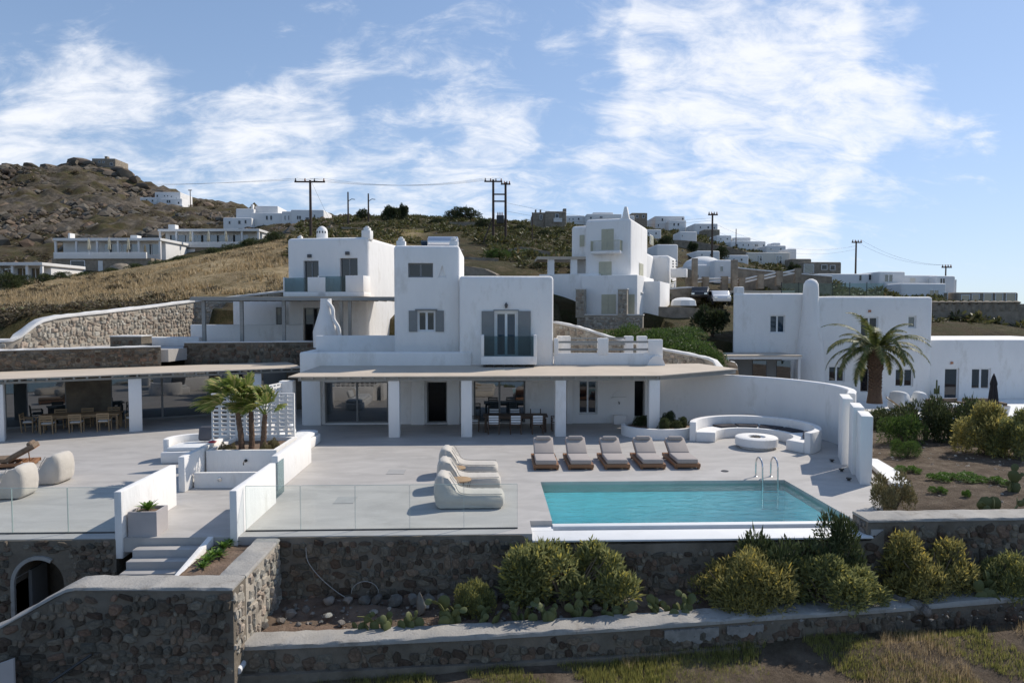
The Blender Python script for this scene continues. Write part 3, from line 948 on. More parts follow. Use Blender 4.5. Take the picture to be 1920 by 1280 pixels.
def rock_mesh(seed, sub=2):
    r = random.Random(seed)
    bm = bmesh.new(); bmesh.ops.create_icosphere(bm, subdivisions=sub, radius=.5)
    fr = [(Vector((r.gauss(0, 1), r.gauss(0, 1), r.gauss(0, 1))).normalized(), r.uniform(.28, .42)) for _ in range(9)]
    for v in bm.verts:
        for n, d in fr:
            k = v.co.dot(n)
            if k > d: v.co -= n * (k - d) * .9
        v.co += Vector((r.uniform(-.02, .02), r.uniform(-.02, .02), r.uniform(-.02, .02)))
    me = bpy.data.meshes.new('rock'); bm.to_mesh(me); bm.free()
    me.shade_smooth(); me.set_sharp_from_angle(angle=R(30))
    return me


ROCKS = [rock_mesh(40 + i) for i in range(7)]
for me in ROCKS: me.materials.append(M['stone_grey'])


def rock(loc, s, label, group=None, mt=None, rz=None):
    me = random.choice(ROCKS)
    o = bpy.data.objects.new('rock', me); COL.objects.link(o)
    o.location = loc; o.scale = s if hasattr(s, '__len__') else (s, s * random.uniform(.7, 1), s * random.uniform(.6, .85))
    o.rotation_euler = (random.uniform(-.2, .2), random.uniform(-.2, .2), random.uniform(0, 6.3) if rz is None else rz)
    return tag(o, label, 'rock', group)


for k in range(19):
    x = -3.9 + k * .40 + random.uniform(-.06, .06)
    s = random.uniform(.30, .46)
    rock((x, 16.55 + random.uniform(-.05, .05), -1.47), (s, s * .8, s * .85), 'rough grey stone in the row along the foot of the retaining wall', 'stones along the retaining wall')
for k in range(13):
    t = k / 12
    s = random.uniform(.34, .5)
    rock((9.55 + .95 * t + random.uniform(-.05, .05), 16.75 - 1.0 * t, -1.5 - .1 * t), (s, s * .7, s * .8), 'rough stone in the row dividing the shrub bed beside yellow bush', 'stones dividing the bed')
for k, (px, py) in enumerate([(505, 1150), (525, 1162), (545, 1150), (560, 1168), (575, 1140), (535, 1140), (590, 1125), (610, 1128), (700, 1133), (745, 1128), (520, 1128), (640, 1165), (495, 1170)]):
    c = atZ(px, py, -1.6)
    rock((c.x, c.y, -1.62), random.uniform(.16, .36), 'loose rubble stone lying in the left corner of the bed', 'loose stones in the bed')
for k, (px, py) in enumerate([(1190, 1110), (1225, 1103), (1262, 1100), (1290, 1108), (1200, 1090)]):
    c = atZ(px, py, -1.55)
    rock((c.x, c.y, -1.52), random.uniform(.25, .38), 'shaded stone between the two big shrubs', 'stones between the shrubs')
RL = [m_.copy() for m_ in ROCKS[:3]]
for m_ in RL: m_.materials.clear(); m_.materials.append(M['stone_light'])
for k in range(34):
    x_ = random.uniform(-4.9, 9.6)
    o = rock((x_, random.uniform(15.9, 16.75), -1.58), random.uniform(.10, .28), 'small pale rubble stone strewn on the soil of the shrub bed', 'pale rubble on the bed'); o.data = random.choice(RL)
c = atZ(1175, 1142, -1.6)
rock((c.x, c.y, -1.5), (.62, .42, .38), 'large pale squared boulder beside the tallest shrub', rz=.3)
c = atZ(790, 1150, -1.6)
rock((c.x, c.y, -1.4), (.24, .2, .75), 'upright pale stone standing among prickly pears', rz=.3)

# ================================================================ WALKWAY, STEPS, PLANTER, SCREEN
def slab_wall(name, x0, x1, y0, y1, z0, z1, label, cat='wall', bev=.02, group=None):
    return tag(MB().box(x0, x1, y0, y1, z0, z1).build(name, 'plaster', None, bev), label, cat, group)


slab_wall('walkway_wall', -9.22, -9.04, 16.9, 19.85, -.5, 1.17, 'low white wall slab behind the square planter box')
wB = slab_wall('walkway_wall', -6.42, -6.24, 16.9, 20.0, -.5, 1.17, 'low white wall slab between the walkway and the long glass balustrade')
slab_wall('walkway_wall', -9.62, -9.42, 21.25, 25.0, 0, 1.1, 'low white wall left of the palm planter with slit light')
slab_wall('walkway_wall', -6.78, -6.58, 21.3, 25.3, 0, 1.1, 'low white wall right of the palm planter, in front of day bed')
gt = thing('glass_gate', 'open smoked glass gate leaf at the end of the walkway wall', 'gate', (-6.33, 20.05, 0))
MB().box(-.01, .01, 0, 1.0, .05, 1.08).build('leaf', 'balcony_glass', gt)
MB().box(-.02, .02, .0, .04, 0, 1.1).build('hinge_post', 'metal_dark', gt)
steps = thing('steps', 'short flight of grey concrete steps down from the walkway', 'steps', (-7.85, 16.9, 0))
for k in range(1, 7):
    MB().box(-.8, .9, -.3 * k, -.3 * (k - 1) + .02, -.18 * k - .5, -.18 * k).build('step', 'concrete_floor', steps, .008)
s = MB()
s.extrude([(14.85, -1.2), (16.95, -1.2), (16.95, .02), (14.85, -.28)], lambda a, b: (-6.98, a, b), lambda a, b: (-6.84, a, b))
tag(s.build('stair_kerb', 'plaster', None, .01), 'narrow white sloping kerb between steps and succulent bed', 'kerb')
o = MB().box(-6.84, -5.82, 14.74, 16.95, -1.0, -.2).build('bed_soil', 'soil', None, .05, sub=5)
for v in o.data.vertices: v.co.z += random.uniform(-.03, .03) if v.co.z > -.3 else 0
tag(o, 'bare soil of the narrow bed beside the steps', kind='structure')

# fountain basin and palm planter
pl = thing('palm_planter', 'white built planter with a low basin in front, holding the fan palms', 'planter', (-8.2, 22.7, 0))
b = MB().box(-1.15, 1.15, 0, .14, 0, 1.0).box(-1.15, -1.01, .14, 2.3, 0, 1.0).box(1.01, 1.15, .14, 2.3, 0, 1.0).box(-1.15, 1.15, 2.3, 2.44, 0, 1.0)
b.build('planter_box', 'plaster', pl)
MB().box(-1.01, 1.01, .14, 2.3, 0, .88).build('soil', 'soil', pl)
b = MB().box(-1.15, 1.35, -.95, -.82, 0, .48).box(-1.15, 1.35, -.82, -.02, 0, .25)
b.build('basin', 'plaster', pl)
bl = MB().lathe([(.07, 0), (.07, .03), (.05, .035), (.05, .01)], 14, (0, 0, 0)).build('basin_light', 'metal_steel', pl); bl.rotation_euler = (R(90), 0, 0); bl.location = (-.35, -.955, .27)
b = MB().tube([(0, 0, .66), (0, -.06, .66)], .05, 10).tube([(0, -.05, .66), (0, -.2, .66), (0, -.24, .62), (0, -.24, .56)], .02, 7)
t = b.build('tap', 'metal_dark', pl); t.location = (0.15, -.002, 0)

# breeze-block screens
def breeze_block():
    mb = MB()
    w, h, d, t = .3, .155, .09, .035
    mb.box(-w / 2, w / 2, -d / 2, d / 2, -h / 2, -h / 2 + t).box(-w / 2, w / 2, -d / 2, d / 2, h / 2 - t, h / 2)
    mb.box(-w / 2, -w / 2 + t * 1.3, -d / 2, d / 2, -h / 2 + t, h / 2 - t).box(w / 2 - t * 1.3, w / 2, -d / 2, d / 2, -h / 2 + t, h / 2 - t)
    me = mb.mesh('breeze_block', smooth=False); me.materials.append(M['plaster'])
    return me


BB = breeze_block()


def screen(name, label, loc, rz, cols, rows):
    t = thing(name, label, 'screen', loc, rz)
    for j in range(rows):
        for i in range(cols):
            o = bpy.data.objects.new('breeze_block', BB); COL.objects.link(o); o.parent = t
            o.location = (.15 + i * .301, 0, .078 + j * .156)
    return t


a = atY(398, 822, 25.25); b_ = atY(549, 822, 25.25)
screen('breeze_block_screen', 'white openwork block screen standing behind the fan palms', (a.x, 25.25, .87), 0, 10, 11)
slab_wall('screen_base', a.x - .1, b_.x - .0, 25.12, 25.38, 0, .868, 'low white wall carrying the openwork block screen')
screen('breeze_block_screen', 'white openwork block screen set edge-on beside the end column of the porch', (-9.55, 28.3, .9), R(78), 9, 10)
slab_wall('screen_base', -9.65, -9.0, 28.2, 31.0, 0, .898, 'low white wall under the edge-on openwork screen')

# square planter with agave-like plant
pb = thing('planter_box', 'square grey planter box holding one leafy plant on the walkway', 'planter', (-8.62, 17.35, 0))
b = MB().box(-.35, .35, -.3, -.25, 0, .62).box(-.35, .35, .25, .3, 0, .62).box(-.35, -.3, -.25, .25, 0, .62).box(.3, .35, -.25, .25, 0, .62).box(-.3, .3, -.25, .25, 0, .05)
b.build('box', 'planter_grey', pb)
MB().box(-.3, .3, -.25, .25, .05, .55).build('soil', 'soil', pb)

# glass balustrades
def balustrade(label, x0, x1, n, y=17.38, h=1.16, group=None):
    t = thing('glass_balustrade', label, 'balustrade', ((x0 + x1) / 2, y, 0))
    w = (x1 - x0) / n
    for i in range(n):
        a = x0 + w * i - (x0 + x1) / 2
        gp_ = MB().box(a + .012, a + w - .012, -.008, .008, .02, h).build('glass_panel', 'fence_glass', t, smooth=False)
        MB().box(a + .006, a + .011, -.008, .008, .02, h).box(a + w - .011, a + w - .006, -.008, .008, .02, h).box(a + .012, a + w - .012, -.008, .008, h + .001, h + .009).build('polished_edge', 'glass_edge', gp_, smooth=False)
    MB().box(x0 - (x0 + x1) / 2, x1 - (x0 + x1) / 2, -.03, .03, 0, .025).build('base_channel', 'metal_dark', t)
    return t


balustrade('long clear glass balustrade in front of bean bag loungers', -6.2, .73, 5)
balustrade('clear glass balustrade left of the walkway', -17.5, -9.25, 6)

# ================================================================ BUILDINGS
class House:
    """a building in its own axes: front faces -y; pixel rectangles are read on the front plane at its true distance"""
    def __init__(s, name, label, cat, px, Y, rz=0, group=None):
        p = atY(px, 583, Y)
        s.o = Vector((p.x, p.y, 0)); s.rz = rz
        s.t = thing(name, label, cat, s.o, rz, group)
        s.m = Matrix.Translation(s.o) @ Matrix.Rotation(rz, 4, 'Z'); s.mi = s.m.inverted()

    def pix(s, px, py, yo=0.0):
        o, d = ray(px, py)
        lo = s.mi @ o; ld = s.mi.to_3x3() @ d
        k = (yo - lo.y) / ld.y
        q = lo + ld * k
        return q.x, q.z

    def pixside(s, px, py, xs):
        """same on a side plane x = xs -> (y, z)"""
        o, d = ray(px, py)
        lo = s.mi @ o; ld = s.mi.to_3x3() @ d
        q = lo + ld * ((xs - lo.x) / ld.x)
        return q.y, q.z

    def block(s, rect, depth, yo=0.0, mt='plaster', bev=.15, name='wall_block', z0=None, segs=3):
        x0, z1 = s.pix(rect[0], rect[1], yo); x1, _ = s.pix(rect[2], rect[1], yo)
        if z0 is None: z0 = s.pix(rect[0], rect[3], yo)[1]
        return s.blk(x0, x1, yo, yo + depth, z0, z1, mt, bev, name, segs)

    def blk(s, x0, x1, y0, y1, z0, z1, mt='plaster', bev=.15, name='wall_block', segs=3):
        return MB().box(x0, x1, y0, y1, z0, z1).build(name, mt, s.t, bev, segs)

    def win(s, rect, yo=0.0, n=2, frame='frame_white', pane='pane', rec=.14, fw=.06, holes=None, name='window', shutters=None, sill=False, mid=False, sh_w=None):
        """window or glazed door seen at a pixel rectangle on the front plane yo; adds its opening to holes"""
        x0, z1 = s.pix(rect[0], rect[1], yo); x1, z0 = s.pix(rect[2], rect[3], yo)
        return s.win_at(lambda u, d, z: Vector((u, yo + d, z)), x0, x1, z0, z1, n, frame, pane, rec, fw, holes, name, shutters, sill, mid)

    def win_at(s, F, x0, x1, z0, z1, n=2, frame='frame_white', pane='pane', rec=.14, fw=.06, holes=None, name='window', shutters=None, sill=False, mid=False):
        if x0 > x1: x0, x1 = x1, x0

        def bx(mb, a, b, d0, d1, c, d):
            vs = [F(u, dd, z) for z in (c, d) for dd in (d0, d1) for u in (a, b)]
            mb.add(vs, [(0, 2, 3, 1), (4, 5, 7, 6), (0, 1, 5, 4), (2, 6, 7, 3), (0, 4, 6, 2), (1, 3, 7, 5)])
        if holes is not None: bx(holes, x0, x1, -.5, rec + .06, z0, z1)
        d0, d1 = (rec - .02, rec + .05) if holes is not None else (-.05, .01)
        e = .002 if holes is not None else 0
        fr = MB()
        bx(fr, x0 + e, x0 + fw, d0, d1, z0 + e, z1 - e); bx(fr, x1 - fw, x1 - e, d0, d1, z0 + e, z1 - e)
        bx(fr, x0 + fw, x1 - fw, d0, d1, z1 - fw, z1 - e); bx(fr, x0 + fw, x1 - fw, d0, d1, z0 + e, z0 + fw)
        pw = (x1 - x0 - 2 * fw) / n
        for i in range(1, n):
            u = x0 + fw + pw * i
            bx(fr, u - fw * .7, u + fw * .7, d0 + .004, d1, z0 + fw, z1 - fw)
        if mid: bx(fr, x0 + fw, x1 - fw, d0 + .008, d1, z0 + (z1 - z0) * .45, z0 + (z1 - z0) * .45 + fw * .6)
        f = fr.build(name, frame, s.t, smooth=False)
        for i in range(n):
            pn = MB(); a = x0 + fw + pw * i
            bx(pn, a + .01, a + pw - .01, d0 + .035, d0 + .045, z0 + fw * .9, z1 - fw * .9)
            pn.build('pane', pane, f, smooth=False)
        if shutters:
            sm, sw = shutters
            for a, b in ((x0 - sw - .02, x0 - .02), (x1 + .02, x1 + sw + .02)):
                sh = MB(); bx(sh, a, b, -.05, -.012, z0 - .02, z1 + .02)
                k = bx(sh, a + .04, b - .04, -.06, -.05, z0 + .04, z0 + (z1 - z0) * .46); bx(sh, a + .04, b - .04, -.06, -.05, z0 + (z1 - z0) * .52, z1 - .04)
                sh.build('shutter', sm, f, smooth=False)
        if sill:
            sl = MB(); bx(sl, x0 - .05, x1 + .05, -.06, .02, z0 - .07, z0 - .005); sl.build('sill', 'plaster', f)
        return f

    def closed(s, rect, yo=0.0, mt='shutter_cream', n=2, name='shuttered_window', F=None, u0=None):
        """closed pair of shutters"""
        x0, z1 = s.pix(rect[0], rect[1], yo); x1, z0 = s.pix(rect[2], rect[3], yo)
        F = lambda u, d, z: Vector((u, yo + d, z))
        return s.closed_at(F, x0, x1, z0, z1, mt, n, name)

    def closed_at(s, F, x0, x1, z0, z1, mt='shutter_cream', n=2, name='shuttered_window'):
        if x0 > x1: x0, x1 = x1, x0

        def bx(mb, a, b, d0, d1, c, d):
            vs = [F(u, dd, z) for z in (c, d) for dd in (d0, d1) for u in (a, b)]
            mb.add(vs, [(0, 2, 3, 1), (4, 5, 7, 6), (0, 1, 5, 4), (2, 6, 7, 3), (0, 4, 6, 2), (1, 3, 7, 5)])
        fr = MB(); bx(fr, x0 - .06, x1 + .06, -.03, .02, z0 - .02, z1 + .08)
        f = fr.build(name, 'plaster', s.t, smooth=False)
        w = (x1 - x0) / n
        for i in range(n):
            sh = MB(); a = x0 + w * i
            bx(sh, a + .01, a + w - .01, -.07, -.032, z0, z1)
            bx(sh, a + w * .15, a + w * .85, -.082, -.07, z0 + (z1 - z0) * .08, z0 + (z1 - z0) * .46)
            bx(sh, a + w * .15, a + w * .85, -.082, -.07, z0 + (z1 - z0) * .54, z0 + (z1 - z0) * .92)
            sh.build('shutter', mt, f, smooth=False)
        return f

    def part(s, mb, name, mt, bev=0, parent=None, **k): return mb.build(name, mt, parent or s.t, bev, **k)


def finial(h, x, y, z, s=1.0):
    """stepped square chimney post"""
    mb = MB().box(x - .36 * s, x + .36 * s, y - .36 * s, y + .36 * s, z - .3, z + .38 * s)
    mb.box(x - .24 * s, x + .24 * s, y - .24 * s, y + .24 * s, z + .38 * s, z + .60 * s)
    mb.box(x - .14 * s, x + .14 * s, y - .14 * s, y + .14 * s, z + .60 * s, z + .72 * s)
    return mb.build('chimney', 'plaster', h.t, .05)


# ---------------------------------------------------------------- main villa
V = House('villa', 'white two-storey cubic main villa behind the pool terrace', 'villa', 917, 33.8)
holes = MB()
x0 = V.pix(565, 700)[0]; x1 = 8.35
low = V.blk(x0, x1, 0, 9.5, -.3, 2.93, bev=.02, name='ground_floor_wall')
V.win((608, 716, 728, 793), n=2, frame='frame_grey', pane='pane_bright', rec=.2, holes=holes, name='sliding_door', fw=.07)
V.win((800, 716, 838, 793), n=1, frame='frame_grey', pane='doorway_dark', rec=.3, holes=holes, name='doorway', fw=.05)  # open doorway: its inner darkness is a black sheet, not glass
V.win((888, 714, 985, 792), n=2, frame='frame_grey', pane='pane_bright', rec=.2, holes=holes, name='sliding_door', fw=.07)
V.win((1086, 714, 1120, 776), n=2, frame='frame_white', pane='pane', rec=.25, holes=holes, name='french_door', fw=.06)
V.win((1190, 714, 1209, 782), n=1, frame='frame_grey', pane='doorway_dark', rec=.35, holes=holes, name='doorway', fw=.03)
cut(low, holes)
# pilasters that break the porch wall
for a, b in ((772, 797), (840, 862), (1062, 1072), (570, 603)):
    xa = V.pix(a, 750)[0]; xb = V.pix(b, 750)[0]
    V.blk(xa, xb, -.22, .02, 0, 2.9, bev=.02, name='pilaster')
# niche shelf and fountain
u, z = V.pix(1160, 745); V.part(MB().box(u - .35, u + .35, -.12, 0, z - .03, z + .03), 'shelf', 'plaster', .01)
V.part(MB().extrude([(u + .28 * math.cos(R(t)), z + .05 + .3 * math.sin(R(t))) for t in range(0, 181, 15)], lambda a, b: (a, -.05, b), lambda a, b: (a, 0, b)), 'niche', 'plaster')
V.part(MB().box(u - .3, u + .3, -.4, 0, .0, .42).box(u - .24, u + .24, -.34, -.05, .42, .44), 'fountain_trough', 'plaster', .03)
V.part(MB().tube([(u, 0, 1.05), (u, -.15, 1.05), (u, -.17, .97)], .025, 6), 'tap', 'metal_dark')
# middle tower
holes = MB()
mid = V.block((738, 460, 862, 700), 6.0, .75, bev=.16, z0=2.6)
V.win((765, 493, 812, 520), .75, 2, 'frame_grey', 'pane', .16, .07, holes)
V.win((783, 583, 816, 621), .75, 2, 'frame_white', 'pane', .14, .08, holes, shutters=('shutter_grey', .42))
tx, tz = V.pix(829, 520, .75); hh = .62
holes.extrude([(tx - .21, tz), (tx + .21, tz), (tx, tz + hh)], lambda a, b: (a, .4, b), lambda a, b: (a, .83, b))
cut(mid, holes)
xa, za = V.pix(783, 583, .75); xb, zb_ = V.pix(816, 621, .75)
V.part(MB().box(xa - .12, xb + .12, .66, .75, za + .02, za + .1), 'lintel', 'frame_grey', .01)
for px in (750, 850):
    u, z = V.pix(px, 459, .75); finial(V, u, 1.25, z, .62)
u, z = V.pix(862, 459, .75)
# solar water tank on the roof
sw = thing('solar_water_heater', 'silver cylindrical solar water tank on the tower roof', 'water tank', (V.o.x + V.pix(822, 459, .75)[0], 33.8 + 4.2, z), 0)
MB().tube([(-.85, 0, .45), (-.8, 0, .45), (.8, 0, .45), (.85, 0, .45)], [.2, .33, .33, .2], 18).build('tank', 'solar_silver', sw)
MB().extrude([(-1.2, -.1), (-.1, .7), (-.1, .62), (-1.2, -.18)], lambda a, b: (-1.25, -a + .3, b - .1), lambda a, b: (.9, -a + .3, b - .1)).build('solar_panel', 'pane_blue', sw)
MB().box(-.6, -.55, -.3, .3, -.3, .2).box(.55, .6, -.3, .3, -.3, .2).build('stand', 'metal_dark', sw)
# right tower with balcony
holes = MB()
rt = V.block((861, 517, 1038, 700), 6.6, -.25, bev=.17, z0=2.6)
dr = V.win((929, 585, 969, 668), -.25, 2, 'frame_white', 'pane_blue', .12, .09, holes, name='french_door')
cut(rt, holes)
xa, za = V.pix(929, 583, -.25); xb, zb_ = V.pix(969, 668, -.25)
for a, b in ((xa - .68, xa - .06), (xb + .06, xb + .68)):
    sh = MB().box(a, b, -.33, -.262, zb_ + .05, za)
    for q in range(3): sh.box(a + .05, b - .05, -.345, -.33, zb_ + .12 + q * .68, zb_ + .72 + q * .68)
    sh.build('shutter', 'shutter_grey', V.t, smooth=False)
V.part(MB().box(xa - .1, xb + .1, -.30, -.25, za + .01, za + .06), 'lintel', 'frame_grey')
bx0, bz1 = V.pix(902, 628, -1.1); bx1, bz0 = V.pix(1006, 684, -1.1)
bf = V.pix(950, 668, -1.1)[1]
bal = V.part(MB().box(bx0, bx1, -1.15, -.26, bz0 + .02, bf), 'balcony', 'plaster', .02)
MB().box(bx0, bx0 + .14, -1.15, -.26, bf + .002, bz1).build('side_wall', 'plaster', bal, .02)
MB().box(bx1 - .14, bx1, -1.15, -.26, bf + .002, bz1).build('side_wall', 'plaster', bal, .02)
MB().box(bx0 + .15, bx1 - .15, -1.13, -1.115, bf, bz1 - .05).build('glass_panel', 'balcony_glass', bal, smooth=False)
for k in range(6):
    u = bx0 + .15 + (bx1 - bx0 - .3) * k / 5
    MB().box(u - .05, u + .05, -1.1, -.26, bz0 - .08, bz0 + .015).build('bracket', 'metal_dark', bal, smooth=False)
u, z = V.pix(949, 573, -.25)
lm = V.part(MB().box(u - .05, u + .05, -.3, -.25, z - .12, z + .12).tube([(u, -.28, z + .1), (u, -.42, z + .16), (u, -.44, z + .08)], .018, 6), 'wall_lamp', 'lamp_metal')
MB().lathe([(.05, -.14), (.09, 0), (.03, .05)], 10, (u, -.44, z + .04)).build('lamp_shade', 'lamp_metal', lm)
# roof terrace parapets
xl, zl = V.pix(561, 660, -.35); xr, _ = V.pix(862, 660, -.35)
V.part(MB().box(xl, xr + .6, -.35, -.1, 2.5, V.pix(600, 660, -.35)[1]), 'parapet', 'plaster', .1, segs=3)
V.part(MB().box(xl, xl + .25, -.12, 3.4, 2.5, V.pix(600, 660, -.35)[1] - .004), 'parapet', 'plaster', .1, segs=3)
xl2, zl2 = V.pix(592, 629, 2.4); xr2, _ = V.pix(742, 629, 2.4)
V.part(MB().box(xl2, xr2, 2.4, 2.62, 2.5, zl2), 'parapet', 'plaster', .05)
V.part(MB().box(xl + .02, 8.2, -.1, 9.4, 2.9, 2.98), 'roof_floor', 'concrete_floor')
# right roof terrace with posts and rails
xp, zp = V.pix(1039, 660, -.2); xq, _ = V.pix(1243, 660, -.2)
zlow = V.pix(1080, 662, -.2)[1]; zhi = V.pix(1130, 634, -.2)[1]
V.part(MB().box(xp, xq, -.2, .02, 2.55, zlow), 'parapet', 'plaster', .03)
for a, b, dz in ((1039, 1047, 0), (1121, 1141, 0), (1216, 1243, -.06)):
    ua = V.pix(a, 640, -.22)[0]; ub = V.pix(b, 640, -.22)[0]
    V.part(MB().box(ua, ub, -.22, .06, zlow - .1, zhi + dz), 'parapet_post', 'plaster', .04)
for a, b, ya in ((1045, 1070, 4.2), (1172, 1188, 4.6), (1196, 1214, 3.2)):
    ua, zz = V.pix(a, 630, ya); ub = V.pix(b, 630, ya)[0]
    V.part(MB().box(ua, ub, ya, ya + .4, 2.9, zz), 'parapet_post', 'plaster', .04)
for a, b in ((1046, 1122), (1140, 1217)):
    ua = V.pix(a, 640, -.2)[0]; ub = V.pix(b, 640, -.2)[0]
    for py in (641, 655):
        z = V.pix(1080, py, -.1)[1]
        V.part(MB().box(ua, ub, -.13, -.05, z - .05, z + .05), 'rail', 'pergola_timber')
ua = V.pix(1070, 640, 4.4)[0]; ub = V.pix(1172, 640, 4.4)[0]
for py in (634, 645):
    z = V.pix(1100, py, 4.4)[1]; V.part(MB().box(ua, ub, 4.36, 4.44, z - .05, z + .05), 'rail', 'pergola_timber')
u, z = V.pix(1230, 682, -.4)
V.part(MB().extrude([(u - .45 + .45 * 1.0, z - .3)] + [(u + .45 * math.cos(R(t)), z - .2 + .6 * math.sin(R(t))) for t in range(0, 181, 20)], lambda a, b: (a, -.5, b), lambda a, b: (a, -.2, b)), 'buttress', 'plaster')

# ---------------------------------------------------------------- main pergola
pg = thing('pergola', 'long flat canvas-covered pergola on white columns along the villa front', 'pergola', (0, 0, 0))
fx0, fx1 = -8.75, 7.6
PF, PB = 29.95, 33.55
zf_, zb2 = 2.70, 2.90
n = 24
for i in range(n):
    # woven roof panels laid edge to edge
    t0, t1 = i / n, (i + 1) / n
    ax, bx_ = fx0 + (fx1 - fx0) * t0, fx0 + (fx1 - fx0) * t1
    dx0 = .0 if i else .45
    vs = [(ax, PF, zf_), (bx_, PF, zf_), (bx_, PB, zb2), (ax + dx0 * 1.2, PB, zb2)]
    vs += [(x, y, z + .05) for x, y, z in vs]
    MB().add(vs, [(3, 2, 1, 0), (4, 5, 6, 7), (0, 1, 5, 4), (1, 2, 6, 5), (2, 3, 7, 6), (3, 0, 4, 7)]).build('roof_panel', 'pergola_canvas', pg, smooth=False)
vs = [(fx1, PF, zf_), (12.2, 33.0, zf_ + .02), (10.6, 34.2, zb2), (fx1, PB, zb2)]
vs += [(x, y, z + .05) for x, y, z in vs]
MB().add(vs, [(3, 2, 1, 0), (4, 5, 6, 7), (0, 1, 5, 4), (1, 2, 6, 5), (2, 3, 7, 6), (3, 0, 4, 7)]).build('roof_panel', 'pergola_canvas', pg, smooth=False)
MB().box(fx0 + .35, fx1, PF + .25, PF + .40, zf_ - .18, zf_ + .012).build('front_beam', 'pergola_timber', pg, .01)
a = Vector((fx1, PF + .33, 0)); b_ = Vector((12.1, 33.2, 0)); dd = (b_ - a).normalized(); nn = Vector((-dd.y, dd.x, 0)) * .07
MB().prism([(a + nn)[:2], (a - nn)[:2], (b_ - nn)[:2], (b_ + nn)[:2]], zf_ - .18, zf_ + .012).build('front_beam', 'pergola_timber', pg)
for i in range(31):
    x = fx0 + .5 + (fx1 - fx0 - .6) * i / 30
    MB().add([(x - .04, PF + .06, zf_ - .09), (x + .04, PF + .06, zf_ - .09), (x + .04, PB, zb2 - .12), (x - .04, PB, zb2 - .12), (x - .04, PF + .06, zf_ - .002), (x + .04, PF + .06, zf_ - .002), (x + .04, PB, zb2 - .004), (x - .04, PB, zb2 - .004)],
             [(3, 2, 1, 0), (4, 5, 6, 7), (0, 1, 5, 4), (1, 2, 6, 5), (2, 3, 7, 6), (3, 0, 4, 7)]).build('rafter', 'pergola_timber', pg, smooth=False)
for px, by in ((552, 812), (739, 820), (875, 819), (1050, 816), (1220, 812)):
    c = atZ(px, by, 0)
    w_ = .24 if px > 600 else .30
    MB().box(c.x - w_, c.x + w_, 30.2, 30.2 + w_ * 1.7, 0, zf_ - .182).build('column', 'plaster', pg, .015)

# ---------------------------------------------------------------- left wing: glazed room, pergola, stone wall behind
LD = Vector((.891, .454, 0)); LN = Vector((-.454, .891, 0))      # along the wing, into the wing
LA = math.atan2(.454, .891)
F0 = Vector((-27.0, 26.5, 0))
lw = thing('wing_pergola', 'angled canvas-covered pergola on white columns over the left terrace', 'pergola', F0, LA)
LL = 19.6
for i in range(26):
    a, b_ = LL * i / 26, LL * (i + 1) / 26
    MB().box(a, b_, 0, 4.35, 2.66, 2.71).build('roof_panel', 'pergola_canvas', lw, smooth=False)
for i in range(40):
    x = .2 + (LL - .3) * i / 39
    MB().box(x - .04, x + .04, .05, 4.3, 2.56, 2.658).build('rafter', 'pergola_timber', lw, smooth=False)
MB().box(0, LL, .3, .45, 2.46, 2.558).build('front_beam', 'pergola_timber', lw)
for px, py in ((255, 807), (479, 790), (-8, 830)):
    q = atZ(px, py, 0) - F0
    u = q.dot(LD)
    MB().box(u - .27, u + .27, .25, .75, 0, 2.457).build('column', 'plaster', lw, .015)
wing = thing('wing_building', 'glazed low wing with stone piers under the left pergola', 'building', F0, LA)
wd = 4.0
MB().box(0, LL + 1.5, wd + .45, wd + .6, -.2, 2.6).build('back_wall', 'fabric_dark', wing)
us = [(-.5, 3.8), (4.1, 9.0), (10.9, 15.5), (15.9, 19.5)]
for k, (a, b_) in enumerate(us):
    mb = MB().box(a, b_, wd, wd + .08, 0, .08).box(a, b_, wd, wd + .08, 2.4, 2.5)
    npn = 2
    for i in range(npn + 1):
        x = a + (b_ - a) * i / npn
        mb.box(max(a, x - .05), min(b_, x + .05), wd + .003, wd + .083, .08, 2.4)
    f = mb.build('sliding_door', 'frame_grey', wing, smooth=False)
    for i in range(npn):
        x = a + (b_ - a) * i / npn
        MB().box(x + .05, x + (b_ - a) / npn - .05, wd + .04, wd + .05, .08, 2.4).build('pane', 'pane_bright', f, smooth=False)
for a, b_ in ((3.8, 4.1), (9.0, 10.9), (15.5, 15.9), (19.5, 21)):
    pr = MB().box(a, b_, wd - .05, wd + .4, 0, 2.6).build('pier', 'mortar', wing)
MB().box(-1, LL + 1.5, wd - .1, wd + .62, 2.5, 2.66).build('lintel', 'mortar', wing)

# stone parapet wall behind the wing roof
q0 = F0 + LN * 4.5; q1 = q0 + LD * 13.2; q2 = q1 + LN * .9
pts = [(q0.x - 2, q0.y - 1.02, 3.72), (q1.x, q1.y, 3.78)]
w, xy, Lg, zf = sweep_wall('parapet_wall', pts, .5, 'mortar', zb=1.5, jit=.01, step=.4, coping='coping_white', cop_over=.04, cop_h=.07)
tag(w, 'rubble stone parapet wall with white cap above the left wing roof', 'wall')
lay_stones(w, face_fn(xy), Lg, 2.72, lambda u: zf(u) - .08, .24, 'stone_dark', .05, .97, 300, 31)
p3 = atY(345, 641, 38.6); p4 = atY(592, 639, 39.5)
pts = [(p3.x, p3.y, p3.z), (p4.x + 1.5, p4.y, p4.z)]
w, xy, Lg, zf = sweep_wall('parapet_wall', pts, .5, 'mortar', zb=1.5, jit=.01, step=.4, coping='coping_white', cop_over=.04, cop_h=.06)
tag(w, 'rubble stone parapet wall below the guest house patio', 'wall')
lay_stones(w, face_fn(xy), Lg, 2.4, lambda u: zf(u) - .07, .24, 'stone_dark', .05, .97, 300, 32)
